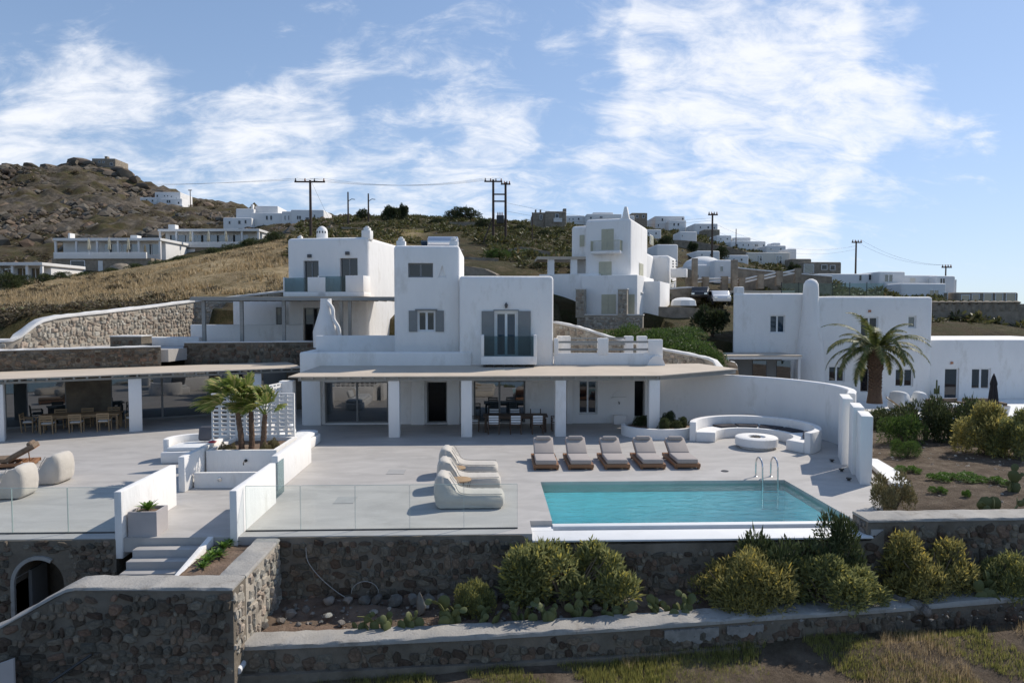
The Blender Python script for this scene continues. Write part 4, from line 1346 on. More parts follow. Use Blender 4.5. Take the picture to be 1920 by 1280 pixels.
o = MB().prism([(q0.x - 3, q0.y - .8), (q1.x + .2, q1.y + .4), (q1.x + .5, 39.0), (-6.5, 40), (-6.5, 48), (-14, 51), (-21.6, 50.3), (-26, 37.4), (-31, 36.4)], 2.9, 3.55).build('upper_patio', 'concrete_floor', smooth=False)
tag(o, 'grey concrete patio in front of the guest house', kind='structure')

# ---------------------------------------------------------------- curved stone wall up on the left
cw = [(-60, 640, 36.2), (0, 636, 36.4), (30, 634, 36.9), (48, 620, 37.4), (74, 600, 38.1), (110, 591, 39.2), (190, 583, 42), (270, 574, 45.5), (365, 562, 50), (450, 553, 51.5), (540, 543, 53)]
pts = [tuple(atY(*p)) for p in cw]
w, xy, Lg, zf = sweep_wall('curved_wall', pts, .5, 'mortar_light', zb=2.5, jit=.01, step=.4, coping='coping_white', cop_over=.08, cop_h=.16, cop_jit=.02)
tag(w, 'tall curving sunlit rubble wall with white cap below the meadow', 'wall')
lay_stones(w, face_fn(xy), Lg, 3.45, lambda u: zf(u) - .17, .27, 'stone_light', .07, .98, 300, 33)
sb = thing('stone_bench', 'square rubble stone bench end against the curved wall', 'bench', atY(236, 655, 38.6))
sb.location.z = 3.55
m_ = MB().box(-.85, .85, 0, 1.2, 0, .62).build('bench_block', 'mortar', sb)
MB().box(-.88, .88, -.03, 1.23, .62, .68).build('seat_slab', 'coping_white', sb, .02)
lay_stones(sb, lambda u: (sb.location + Vector((-.85 + u, 0, -sb.location.z)), Vector((1, 0, 0)), Vector((0, -1, 0))), 1.7, 3.6, 4.15, .2, 'stone_dark', .05, .97, 40, 34)
p = atY(320, 640, 41.5)
tag(MB().box(p.x - 1.5, p.x + 1.9, 41.0, 41.8, 3.5, 4.05).build('patio_bench', 'plaster', None, .06), 'low white built bench on the patio against the curved wall', 'bench')
p = atY(370, 620, 43)
tag(MB().box(p.x - .6, p.x + 6.4, 43.4, 43.7, 3.5, 4.75).build('kitchen_wall', 'plaster', None, .04), 'low white screen wall under the upper pergola', 'wall')

# ---------------------------------------------------------------- guest house up left
G = House('guest_house', 'white two-storey guest house with two glass balconies up behind the left wing', 'house', 690, 43.2, R(-11))
holes = MB()
xl, zt1 = G.pix(538, 452); xr, zt2 = G.pix(690, 441)
g = G.blk(xl, xr, 0, 9, 3.0, zt2 - .1, bev=.22)
G.win((569, 489, 598, 551), 0, 2, 'frame_grey', 'pane', .2, .06, holes, name='sliding_door')
G.win((637, 484, 671, 548), 0, 2, 'frame_grey', 'pane', .2, .06, holes, name='sliding_door')
G.win((568, 577, 603, 640), 0, 2, 'frame_grey', 'pane', .2, .06, holes, name='sliding_door')
G.win((518, 576, 529, 634), 0, 1, 'frame_grey', 'pane', .2, .05, None, name='door')
cut(g, holes)
G.blk(xl - 4.0, xl + .02, .3, 6, 3.0, 6.3, bev=.05)
for px, py in ((548, 452), (690, 440)):
    u, z = G.pix(px, py); finial(G, u + (.35 if px < 600 else -.2), .4, z, .8 if px > 600 else .55)
u, z = G.pix(604, 447, 4)
ch = G.part(MB().lathe([(.40, -.6), (.38, .35), (.36, .55), (.27, .72), (.13, .82), (0.02, .85)], 16, (u, 4, z)), 'domed_chimney', 'plaster')
for k in range(5):
    a = R(-150 + 30 * k)
    MB().box(-.04, .04, -.02, .02, -.07, .07, Matrix.Translation((u + .37 * math.cos(a), 4 + .37 * math.sin(a), z + .4)) @ Matrix.Rotation(a + R(90), 4, 'Z')).build('vent_hole', 'pane', ch)
for (a, b_, c, d) in ((534, 521, 577, 555), (599, 518, 648, 555)):
    ua, za = G.pix(a, b_, -1.1); ub, zb3 = G.pix(c, d, -1.1)
    bal = G.part(MB().box(ua - .1, ub + 1.2, -1.15, 0, zb3 - .02, zb3 + .26), 'balcony', 'plaster', .02)
    MB().box(ua, ub, -1.12, -1.1, zb3 + .27, za).build('glass_panel', 'balcony_glass', bal, smooth=False)
    MB().box(ub + .02, ub + 1.18, -1.15, -1.0, zb3 + .262, za + .03).build('front_wall', 'plaster', bal, .015)
    MB().box(ub + 1.04, ub + 1.19, -.998, 0, zb3 + .262, za + .03).build('side_wall', 'plaster', bal, .015)
    MB().box(ua - .1, ua - .02, -1.14, 0, zb3 + .262, za + .03).build('side_wall', 'plaster', bal, .015)
for px, py in ((581, 480), (652, 475)):
    u, z = G.pix(px, py); G.part(MB().box(u - .12, u + .12, -.14, 0, z - .1, z + .1), 'wall_lamp', 'lamp_metal')
# pergola of the guest house
gp = thing('patio_pergola', 'thin dark-edged pergola roof over the guest house patio', 'pergola', (0, 0, 0))
a = atY(372, 557, 40.6); b_ = atY(742, 562, 39.8)
MB().box(a.x, b_.x, 39.6, 44.2, 6.34, 6.42).build('roof_panel', 'pergola_canvas', gp, smooth=False)
MB().box(a.x - .03, b_.x, 39.5, 39.62, 6.2, 6.36).build('front_beam', 'pergola_timber', gp)
for i in range(22):
    x = a.x + .1 + (b_.x - a.x - .2) * i / 21
    MB().box(x - .04, x + .04, 39.63, 44.1, 6.2, 6.338).build('rafter', 'pergola_timber', gp, smooth=False)
for px in (382, 453, 532, 640, 656):
    p = atY(px, 600, 39.75)
    MB().box(p.x - .09, p.x + .09, 39.7, 39.88, 3.5, 6.2).build('post', 'pergola_timber', gp)
ov = thing('barbecue_chimney', 'flared white plastered barbecue chimney with a bent pipe', 'chimney', (atY(612, 630, 38.8).x, 38.8, 3.55))
MB().lathe([(.72, 0), (.74, .9), (.55, 1.5), (.34, 2.2), (.3, 2.75)], 16).build('flue', 'plaster', ov)
MB().tube(smooth_pts([(.1, -.2, 2.6), (.42, -.3, 2.2), (.5, -.35, 1.6), (.78, -.4, 1.1), (.85, -.42, .5)], 5), .11, 8).build('pipe', 'plaster', ov)

# ---------------------------------------------------------------- curved white wall, fins, right of the terrace
cp_ = [(1226, 790), ]
line = [(8.0, 34.3), (10.2, 34.0), (12.0, 33.0), (13.6, 31.4), (14.55, 29.2), (14.5, 27.2), (13.75, 25.75)]
pts = [(x, y, 2.45) for x, y in [tuple(q) for q in smooth_pts(line, 8)]]
w, xy, Lg, zf = sweep_wall('courtyard_wall', pts, .32, 'plaster', zb=-.3, step=.25, bevel=.04, side=1)
tag(w, 'tall curved white wall sheltering the fire pit seating', 'wall')
for k, (px, py) in enumerate([(1270, 755), (1412, 775)]):
    o_, d_ = ray(px, py)
    # half-moon reliefs on the wall face: nearest wall point along the ray
    best = min(((Vector((x, y)) - Vector((o_.x + d_.x * (y / d_.y), y))).length, x, y, i) for i, (x, y) in enumerate(xy))
    i = best[3]; t = (Vector(xy[min(i + 1, len(xy) - 1)]) - Vector(xy[max(i - 1, 0)])).normalized()
    c = Vector((best[1], best[2], CAMH + d_.z * best[2] / d_.y)); nrm = Vector((t.y, -t.x, 0))
    arc = [(.3 * math.cos(R(q)), .3 * math.sin(R(q))) for q in range(0, 181, 15)]
    MB().extrude(arc, lambda a, b: c + Vector((t.x, t.y, 0)) * a + Vector((0, 0, b)) - nrm * .02, lambda a, b: c + Vector((t.x, t.y, 0)) * a + Vector((0, 0, b)) + nrm * .06).build('half_moon_light', 'plaster', w)
for k, (x, y, l, z) in enumerate([(12.86, 24.3, 1.55, 2.42), (12.44, 22.8, 1.3, 2.32), (12.0, 21.5, 1.3, 2.22)]):
    f = MB().box(0, .34, 0, l, -.3, z).build('fin_wall', 'plaster', None, .015)
    f.location = (x, y, 0); f.rotation_euler = (0, 0, R(-23))
    tag(f, ['white fin wall joining the curved courtyard wall', 'white fin wall standing between its two neighbours', 'white fin wall standing free at the end beside dry bush'][k], 'wall', 'stepped fin walls')
    fl_ = MB().lathe([(.05, 0), (.05, .05), (.09, .06), (.09, .09)], 10, (x - .1, y + .5, 0)).build('spotlight', 'metal_dark')
    tag(fl_, ['small floor spotlight at the foot of the fin wall joined to the curved wall', 'small floor spotlight at the foot of the middle fin wall', 'small floor spotlight at the foot of the outermost fin wall'][k], 'spotlight')

# right stone wall with white coping behind the roof terrace
rp = [(1038, 602, 41), (1090, 613, 40.2), (1150, 632, 39.4), (1243, 653, 38), (1300, 664, 37), (1336, 674, 36.4), (1346, 690, 36.1)]
pts = [tuple(q) for q in smooth_pts([tuple(atY(*p)) for p in rp], 4)]
w, xy, Lg, zf = sweep_wall('sloping_wall', pts, .4, 'mortar_light', zb=1.2, step=.3, coping='coping_white', cop_over=.06, cop_h=.12)
tag(w, 'rubble wall with white cap sloping down behind the roof terrace', 'wall')
lay_stones(w, face_fn(xy), Lg, 2.2, lambda u: zf(u) - .13, .26, 'stone_light', .06, .98, 200, 35)

# ---------------------------------------------------------------- neighbour house on the right
NH = House('neighbour_house', 'large white neighbouring house with round chimney behind the date palm', 'house', 1560, 48, R(0))
holes = MB()
xa, za = NH.pix(1381, 549); xb, zb4 = NH.pix(1530, 549)
lb = MB().prism([(xa, .6), (xb, .6), (xb, 9), (xa + 3.4, 9)], -2, za).build('wall_block', 'plaster', NH.t, .2, 3)
xc, zc_ = NH.pix(1527, 556); xd, _ = NH.pix(1750, 556)
h2 = MB()
NH.win((1444, 591, 1472, 624), .6, 2, 'frame_white', 'pane_blue', .12, .08, holes)
cut(lb, holes)
rb = NH.blk(xc, xd, 0, 9, -2, zc_, bev=.2)
NH.win((1554, 686, 1584, 716), 0, 2, 'frame_white', 'pane', .12, .09, h2)
NH.win((1614, 690, 1630, 735), 0, 1, 'frame_white', 'pane', .15, .05, h2, name='door')
NH.win((1679, 691, 1712, 725), 0, 2, 'frame_white', 'pane', .12, .09, h2)
NH.win((1703, 592, 1718, 615), 0, 1, 'frame_white', 'pane_bright', .12, .09, h2)
NH.win((1614, 594, 1646, 640), 0, 2, 'frame_white', 'pane', .12, .09, h2)
cut(rb, h2)
NH.part(MB().box(NH.pix(1600, 655)[0], NH.pix(1665, 655)[0], -.8, .02, NH.pix(1600, 663)[1], NH.pix(1600, 655)[1]), 'balcony', 'plaster', .03)
u, z = NH.pix(1524, 556)
NH.part(MB().lathe([(1.15, -7.5), (.95, -4), (.62, -1.5), (.52, .6), (.5, .9), (.36, 1.15), (.12, 1.27), (.01, 1.28)], 20, (u, .3, z)), 'round_chimney', 'plaster')
u, z = NH.pix(1388, 549, .6)
NH.part(MB().box(u - .2, u + .35, .7, 1.5, z - .5, z + .45), 'chimney', 'plaster', .1)
NH.part(MB().box(NH.pix(1600, 556)[0], NH.pix(1720, 556)[0], 3, 6, zc_ - .2, zc_ + .12), 'roof_hatch', 'plaster_cream', .03)
h3 = MB()
xe, ze = NH.pix(1752, 637, .3); 
an = NH.blk(xd - .1, xd + 12, .3, 8, -2, ze, bev=.12)
NH.win((1772, 690, 1797, 748), .3, 1, 'frame_white', 'pane', .15, .09, h3, name='glazed_door')
NH.win((1822, 690, 1857, 730), .3, 2, 'frame_white', 'pane', .12, .1, h3)
cut(an, h3)
for px, py in ((1784, 680), (1630, 583)):
    u, z = NH.pix(px, py, .3 if px > 1700 else 0)
    NH.part(MB().box(u - .08, u + .08, -.1 + (.3 if px > 1700 else 0), (.3 if px > 1700 else 0) + .01, z - .08, z + .08), 'wall_lamp', 'terracotta')
npg = thing('neighbour_pergola', 'small pale pergola on white posts at the neighbouring house', 'pergola', (0, 0, 0))
a = atY(1361, 668, 45.2); b_ = atY(1505, 670, 45.2)
for i in range(14):
    x = a.x + (b_.x - a.x) * i / 14
    MB().box(x, x + (b_.x - a.x) / 14 - .01, 45.2, 48.5, a.z, a.z + .06).build('roof_panel', 'pergola_canvas', npg, smooth=False)
MB().box(a.x, b_.x, 45.3, 45.42, a.z - .2, a.z - .002).build('front_beam', 'metal_white', npg)
for px in (1364, 1499):
    p = atY(px, 680, 45.3); MB().box(p.x - .09, p.x + .09, 45.3, 45.48, -1.4, a.z - .202).build('post', 'metal_white', npg)
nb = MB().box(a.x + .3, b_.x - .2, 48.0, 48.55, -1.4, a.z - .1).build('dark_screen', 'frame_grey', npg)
for px in (1425, 1470):
    p = atY(px, 690, 47.9); MB().box(p.x - .5, p.x + .5, 47.95, 47.99, 0.2, a.z - .5).build('pane', 'pane_bright', npg)
p = atY(1371, 690, 44); q = MB().lathe([(.42, -1.6), (.42, .0), (.36, .25), (.2, .42), (.02, .47)], 14, (p.x, 44, p.z))
tag(q.build('vent_cowl', 'plaster'), 'white rounded vent cowl beside the small neighbouring pergola', 'chimney')
o = MB().box(17.2, 45, 40.5, 48.2, -1.6, -.82).build('neighbour_patio', 'white_concrete')
tag(o, 'pale paved patio of the neighbouring house', kind='structure')

# ---------------------------------------------------------------- tall white house on the slope
W = House('tower_house', 'tall white cubic house with cream shutters on the slope', 'house', 1183, 60, R(-23))
xa, za = W.pix(1097, 412); xb, _ = W.pix(1183, 412)
W.blk(xa, xb, 0, 8.5, 2, za, bev=.3)
W.closed((1128, 430, 1151, 468)); W.closed((1123, 491, 1147, 516))
bx0, bz = W.pix(1107, 471, -1.0); bx1, _ = W.pix(1163, 471, -1.0)
bal = W.part(MB().box(bx0, bx1, -1.05, .02, bz - .25, bz), 'balcony', 'plaster', .05)
mb = MB().box(bx0, bx1, -1.03, -.98, bz + .85, bz + .9).box(bx0, bx0 + .05, -.98, 0, bz + .85, bz + .9).box(bx1 - .05, bx1, -.98, 0, bz + .85, bz + .9)
for i in range(24):
    x = bx0 + .03 + (bx1 - bx0 - .06) * i / 23; mb.box(x - .015, x + .015, -1.02, -.99, bz, bz + .85)
for i in range(8):
    y = -.95 + .12 * i
    mb.box(bx0 + .01, bx0 + .04, y, y + .03, bz, bz + .85).box(bx1 - .04, bx1 - .01, y, y + .03, bz, bz + .85)
mb.build('railing', 'shutter_cream', bal, smooth=False)
xc, zc_ = W.pix(1071, 424, 1.5); W.blk(xc, xa + .3, 1.5, 7, 2, zc_, bev=.3)
W.closed((1087, 441, 1096, 462), 1.5, n=1)
# right side windows on the sunlit flank
for (pxa, pya, pxb, pyb) in ((1198, 493, 1205, 517), (1219, 441, 1224, 460)):
    ya, z1_ = W.pixside(pxa, pya, xb); yb, z0_ = W.pixside(pxb, pyb, xb)
    W.closed_at(lambda u, d, z: Vector((xb - d, u, z)), ya, yb, z0_, z1_, n=1)
xs, zs = W.pix(1183, 398, 0)
W.part(MB().extrude([(-.5, -.8), (.45, -.8), (.1, 1.0), (-.12, 1.0)], lambda a, b: (xb - .5 + a, .1, za + b), lambda a, b: (xb - .5 + a, .6, za + b)), 'corner_horn', 'plaster', .05)
# lower storey with oblique front
xl_, zl_ = W.pix(1040, 514, -1); xm, _ = W.pix(1195, 514, -2.2)
W.blk(xl_ - 1.5, xa + 1.5, -1, 6, 1.5, zl_, bev=.06)
W.blk(xa + .3, xm, -2.2, 6.2, 1.5, W.pix(1140, 516, -2.2)[1], bev=.06)
W.closed((1128, 552, 1155, 591), -2.2); W.closed((1177, 552, 1190, 590), -2.2, n=1); W.closed((1092, 552, 1100, 588), -1, n=1); W.closed((1040, 553, 1047, 585), -1, n=1)
sx, sz = W.pix(1208, 520, 4)
W.blk(xm - .3, xm + 1.4, 1.0, 7, 1.5, W.pix(1240, 527, 1.0)[1], bev=.06)
W.part(MB().box(xm + .001, xm + .12, -.6, .4, W.pixside(1205, 550, xm)[1], W.pixside(1205, 550, xm)[1] + .1), 'ledge', 'plaster')
W.blk(xb - 3, xb - .1, 8.4, 13.5, 2, W.pix(1240, 472, 8.4)[1], bev=.3)
W.blk(xb - 1, xb + 1.6, 12.5, 18, 2, W.pix(1265, 478, 12.5)[1], bev=.35)
for k in range(6):
    u, z = W.pix(1262 + (k % 2) * 6, 490 + 5 * (k // 2), 12.5); W.part(MB().box(u - .08, u + .08, 12.46, 12.52, z - .08, z + .08), 'vent_hole', 'frame_grey')
u, z = W.pix(1272, 520, 11.6); W.part(MB().box(u - .8, u + .8, 11.6, 12.52, z, z + .9), 'balcony', 'plaster', .05)
# stone piers and base wall
p0 = W.pix(1082, 591, -3.4); p1 = W.pix(1178, 591, -3.4)
base = W.part(MB().box(p0[0], p1[0] + 1.2, -3.4, -2.9, .5, p0[1]), 'stone_base', 'mortar_light')
MB().box(p0[0] - .05, p1[0] + 1.25, -3.45, -2.85, p0[1] + .002, p0[1] + .1).build('coping', 'coping_white', base)
for a, b_ in ((1080, 1096), (1159, 1176)):
    ua, zz = W.pix(a, 543, -3.42); ub, _ = W.pix(b_, 543, -3.42)
    pr = W.part(MB().box(ua, ub, -3.5, -2.8, p0[1] - .2, zz), 'stone_pier', 'mortar_light')
    MB().box(ua - .05, ub + .05, -3.55, -2.75, zz + .002, zz + .1).build('coping', 'coping_white', pr)
    lay_stones(W.t, lambda u, ua=ua: (W.m @ Vector((ua + u, -3.5, 0)), W.m.to_3x3() @ Vector((1, 0, 0)), W.m.to_3x3() @ Vector((0, -1, 0))), ub - ua, p0[1], zz, .26, 'stone_light', .06, .97, 60, int(a))
lay_stones(W.t, lambda u: (W.m @ Vector((p0[0] + u, -3.4, 0)), W.m.to_3x3() @ Vector((1, 0, 0)), W.m.to_3x3() @ Vector((0, -1, 0))), p1[0] + 1.2 - p0[0], 2.6, p0[1] - .05, .28, 'stone_light', .06, .97, 120, 36)
# roofed veranda at its left
vp = thing('veranda', 'flat shaded veranda on white posts left of the tall white house', 'veranda', (0, 0, 0))
a = atY(1008, 483, 62); b_ = atY(1082, 483, 62)
MB().box(a.x, b_.x + 1, 62, 66, a.z - .15, a.z + .1).build('roof_panel', 'pergola_canvas', vp)
for px in (1033, 1076):
    p = atY(px, 500, 62.2); MB().box(p.x - .3, p.x + .3, 62.1, 62.6, 4, a.z - .152).build('post', 'plaster', vp)

# ================================================================ FURNITURE
def rounded(profile, y0, y1, name, mt, parent, bev=.06, segs=3, f=None):
    f = f or (lambda a, y, b: (a, y, b))
    return MB().extrude(profile, lambda a, b: f(a, y0, b), lambda a, b: f(a, y1, b)).build(name, mt, parent, bev, segs)


def puffy(profile, y0, y1, name, mt, parent, ny=7, puff=.05, res=.10, seed=0):
    """stuffed cushion: resampled outline swept across its width, swelling in the middle"""
    r = random.Random(seed)
    P_ = []
    n = len(profile)
    for i in range(n):
        a, b = Vector(profile[i]), Vector(profile[(i + 1) % n]); k = max(1, int((b - a).length / res))
        P_ += [a + (b - a) * j / k for j in range(k)]
    for _ in range(2):
        P_ = [P_[i] * .5 + (P_[i - 1] + P_[(i + 1) % len(P_)]) * .25 for i in range(len(P_))]
    c = sum(P_, Vector((0, 0))) / len(P_)
    m = len(P_)
    vs = []; fs = []
    for j in range(ny + 1):
        t = j / ny; s = 2 * t - 1
        for p in P_:
            i0 = P_.index(p)
            pn, pp = P_[(i0 + 1) % m], P_[i0 - 1]
            tg = (pn - pp).normalized(); nr = Vector((tg.y, -tg.x))
            if nr.dot(p - c) < 0: nr = -nr
            edge = 1 - abs(s) ** 6
            d = puff * (1 - s * s) * .6 - .035 * (1 - edge) + r.uniform(-.006, .006)
            if p.y < .05: d = min(d, 0)
            q = p + nr * d
            vs.append((q.x, y0 + (y1 - y0) * t, max(q.y, .01)))
    for j in range(ny):
        for i in range(m):
            fs.append((j * m + i, j * m + (i + 1) % m, (j + 1) * m + (i + 1) % m, (j + 1) * m + i))
    fs.append(tuple(range(m))); fs.append(tuple(range(ny * m, ny * m + m)))
    me = MB().add(vs, fs).mesh(name)
    me.set_sharp_from_angle(angle=R(75))
    return link(name, me, mt, parent)


def bean_bag(label, loc, rz, group, L=1.95, seed=0):
    t = thing('bean_bag_lounger', label, 'lounger', loc, rz, group)
    puffy([(.05, .0), (L, .0), (L + .02, .2), (L, .40), (L - .5, .40), (.92, .40), (.62, .48), (.44, .74), (.30, 1.0), (.12, 1.03), (.02, .86), (-.02, .4)], -.44, .44, 'cushion', 'fabric_beige', t, seed=seed)
    # piped seams along both edges
    for y in (-.4, .4):
        MB().tube(smooth_pts([(.44, y, .925), (.58, y, .70), (.70, y, .49), (.95, y, .425), (1.4, y, .42), (L - .04, y, .42)], 4), .012, 5).build('seam', 'fabric_beige', t)
    return t


G1 = 'bean bag loungers behind the long balustrade'
bean_bag('beige bean bag lounger right behind the glass balustrade', (-1.55, 19.55, 0), 0, G1, seed=1)
bean_bag('beige bean bag lounger standing between two others', (-1.62, 21.45, 0), R(2), G1, seed=2)
bean_bag('beige bean bag lounger farthest from the glass balustrade', (-1.68, 23.3, 0), R(-3), G1, seed=3)
G2 = 'bean bag loungers on the left terrace'
for (x, y, a), s, l in zip([(-13.85, 22.7, 180), (-13.9, 21.0, 184), (-14.55, 19.6, 180)], (4, 5, 6), ('beige bean bag lounger on the left terrace farthest from the glass', 'beige bean bag lounger in the middle of the left terrace group', 'beige bean bag lounger on the left terrace close behind the glass')):
    bean_bag(l, (x, y, 0), R(a), G2, seed=s)
# slim side tables
for k, (px, py, r_) in enumerate([(856, 876, .3), (863, 898, .34)]):
    c = atZ(px, py, .48)
    t = thing('side_table', ['smaller round wooden side table between the two rear bean bags', 'larger round wooden side table between the two front bean bags'][k], 'side table', (c.x, c.y, 0))
    MB().lathe([(r_ - .01, .455), (r_, .46), (r_, .485), (r_ - .01, .49)], 24).build('table_top', 'wood_light', t)
    for q in range(10):
        a = 2 * math.pi * q / 10
        MB().tube([(r_ * .92 * math.cos(a), r_ * .92 * math.sin(a), .455), (r_ * .7 * math.cos(a), r_ * .7 * math.sin(a), .01)], .008, 5).build('wire_leg', 'metal_dark', t)
    MB().tube([(r_ * .7 * math.cos(R(q)), r_ * .7 * math.sin(R(q)), .012) for q in range(0, 361, 20)], .01, 5).build('foot_ring', 'metal_dark', t)


def lounger(label, loc, rz, group, cushion='fabric_taupe'):
    t = thing('sun_lounger', label, 'sun lounger', loc, rz, group)
    # local: foot end at y=0, head at y=2.05
    MB().box(-.42, .42, .0, .07, .07, .2).build('front_rail', 'wood_teak', t, .012)
    MB().box(-.42, .42, 1.9, 1.97, .07, .2).build('rear_rail', 'wood_teak', t, .012)
    for s in (-1, 1):
        MB().box(.42 * s - .035, .42 * s + .035, .0, 2.0, .075, .195).build('side_rail', 'wood_teak', t, .012)
        for y in (.1, 1.85): MB().box(.40 * s - .04, .40 * s + .04, y - .05, y + .05, 0, .08).build('foot', 'wood_teak', t)
    for k in range(9):
        y = .12 + k * .21
        MB().box(-.39, .39, y, y + .15, .165, .19).build('slat', 'wood_teak', t, smooth=False)
    rounded([(-.37, .20), (.37, .20), (.37, .36), (-.37, .36)], 0.01, 1.22, 'seat_cushion', cushion, t, .04)
    a = R(random.uniform(26, 31))
    m = Matrix.Translation((0, 1.2, .24)) @ Matrix.Rotation(a, 4, 'X')
    b = rounded([(-.37, .0), (.37, .0), (.37, .16), (-.37, .16)], 0.0, .92, 'back_cushion', cushion, t, .04); b.matrix_local = m
    b2 = MB().box(-.37, .37, .02, .9, -.03, -.004).build('back_frame', 'wood_teak', t); b2.matrix_local = m
    p = MB().tube([(-.29, .80, .19), (-.24, .80, .19), (.24, .80, .19), (.29, .80, .19)], [.04, .09, .09, .04], 12).build('pillow', cushion, t); p.matrix_local = m
    MB().tube([(0, 1.75, .1), (0, 1.72, .48)], .02, 5).build('prop', 'wood_teak', t)
    return t


names = ['taupe sun lounger on teak base nearest the bean bags', 'second taupe sun lounger from the bean bags', 'middle one of the five taupe sun loungers by the pool', 'second taupe sun lounger from the fire pit', 'taupe sun lounger on teak base nearest the fire pit']
for (px, l) in zip((1026, 1093, 1163, 1232, 1299), names):
    c = atZ(px, 884, .05)
    lounger(l, (c.x, 23.75, 0), R(random.uniform(-1.5, 1.5)), 'sun loungers lined up at the pool')
lounger('brown sun lounger on the left terrace with its back raised', (-18.35, 24.6, 0), R(-70), 'brown lounger', 'wicker')


def dining(name, label, loc, rz, L, Wd, nside, wood, seatm, chair_label, group, end=True, sides=(-1, 1), sling=None):
    t = thing(name, label, 'dining table', loc, rz)
    for k in range(5):
        MB().box(-L / 2, L / 2, -Wd / 2 + Wd * k / 5 + .004, -Wd / 2 + Wd * (k + 1) / 5 - .004, .71, .75).build('board', wood, t, smooth=False)
    MB().box(-L / 2 + .1, L / 2 - .1, -Wd / 2 + .08, -Wd / 2 + .12, .62, .708).box(-L / 2 + .1, L / 2 - .1, Wd / 2 - .12, Wd / 2 - .08, .62, .708).build('apron', wood, t)
    for sx in (-1, 1):
        for sy in (-1, 1): MB().box(sx * (L / 2 - .12) - .05, sx * (L / 2 - .12) + .05, sy * (Wd / 2 - .12) - .05, sy * (Wd / 2 - .12) + .05, 0, .62).build('leg', wood, t)
    proto = None
    spots = [((i - (nside - 1) / 2) * (L / nside), s * (Wd / 2 + .28), (0 if s < 0 else math.pi)) for s in sides for i in range(nside)]
    if end: spots += [(L / 2 + .42, 0, R(90)), (-L / 2 - .42, 0, R(-90))]
    mt = Matrix.Translation(loc) @ Matrix.Rotation(rz, 4, 'Z')
    for x, y, a in spots:
        p = mt @ Vector((x, y, 0))
        col_ = 0 if abs(x) < .3 else (-1 if x < 0 else 1)
        where = {0: 'middle chair', -1: 'chair farther from the pool', 1: 'chair nearer the pool'}[col_]
        if y < 0: l = f'{chair_label}, {where} of its terrace side'
        elif y > 0: l = f'{chair_label}, {where} of its house side'
        else: l = chair_label + (' at its far end' if (x < 0) == (loc[0] < -10) else ' at its walkway end')
        if proto is None:
            c = thing('dining_chair', l, 'chair', p, rz + a, group); proto = c
            MB().box(-.24, .24, -.2, .24, .42, .46).build('seat', wood, c)
            rounded([(-.23, .46), (.23, .46), (.23, .52), (-.23, .52)], -.18, .22, 'seat_cushion', seatm, c, .02)
            for sx in (-1, 1):
                MB().box(sx * .24 - .022, sx * .24 + .022, .19, .235, 0, .64).build('leg', wood, c)
                MB().add([(sx * .24 - .022, -.24, 0), (sx * .24 + .022, -.24, 0), (sx * .24 + .022, -.19, 0), (sx * .24 - .022, -.19, 0), (sx * .24 - .022, -.32, .88), (sx * .24 + .022, -.32, .88), (sx * .24 + .022, -.28, .88), (sx * .24 - .022, -.28, .88)],
                         [(3, 2, 1, 0), (4, 5, 6, 7), (0, 1, 5, 4), (1, 2, 6, 5), (2, 3, 7, 6), (3, 0, 4, 7)]).build('leg', wood, c)
                MB().box(sx * .24 - .025, sx * .24 + .025, -.27, .24, .642, .675).build('armrest', wood, c)
            for k in range(3):
                z = .58 + k * .11
                MB().box(-.22, .22, -.285 - .012 * k, -.265 - .012 * k, z, z + .075).build('back_slat', sling or wood, c, smooth=False)
        else:
            c = copy_tree(proto); c.location = p; c.rotation_euler = (0, 0, rz + a); tag(c, l, 'chair', group)
    return t


c = atZ(965, 802, 0)
dining('dining_table', 'long dark wooden dining table under the villa porch', (c.x, 31.75, 0), R(-1), 3.0, 1.0, 3, 'wood_dark', 'fabric_white', 'dark white-sling chair at the porch table', 'chairs at the porch dining table', sling='fabric_white')
c = atZ(135, 810, 0)
dining('dining_table', 'teak dining table in front of the stone-framed glass doors', (c.x, c.y + .75, 0), LA * .6, 3.4, 1.0, 3, 'wood_light', 'fabric_white', 'teak chair at the left wing table', 'chairs at the left wing table')

# ---------------------------------------------------------------- built-in seats
def arc_band(cx, cy, r0x, r0y, r1x, r1y, a0, a1, z0, z1, n=40):
    mb = MB(); vs = []; fs = []
    for i in range(n + 1):
        a = R(a0 + (a1 - a0) * i / n); c, s = math.cos(a), math.sin(a)
        vs += [(cx + r0x * c, cy + r0y * s, z0), (cx + r1x * c, cy + r1y * s, z0), (cx + r1x * c, cy + r1y * s, z1), (cx + r0x * c, cy + r0y * s, z1)]
    for i in range(n):
        for k in range(4): fs.append((i * 4 + k, i * 4 + (k + 1) % 4, (i + 1) * 4 + (k + 1) % 4, (i + 1) * 4 + k))
    fs.append((0, 1, 2, 3)); fs.append((n * 4 + 3, n * 4 + 2, n * 4 + 1, n * 4))
    return mb.add(vs, fs)


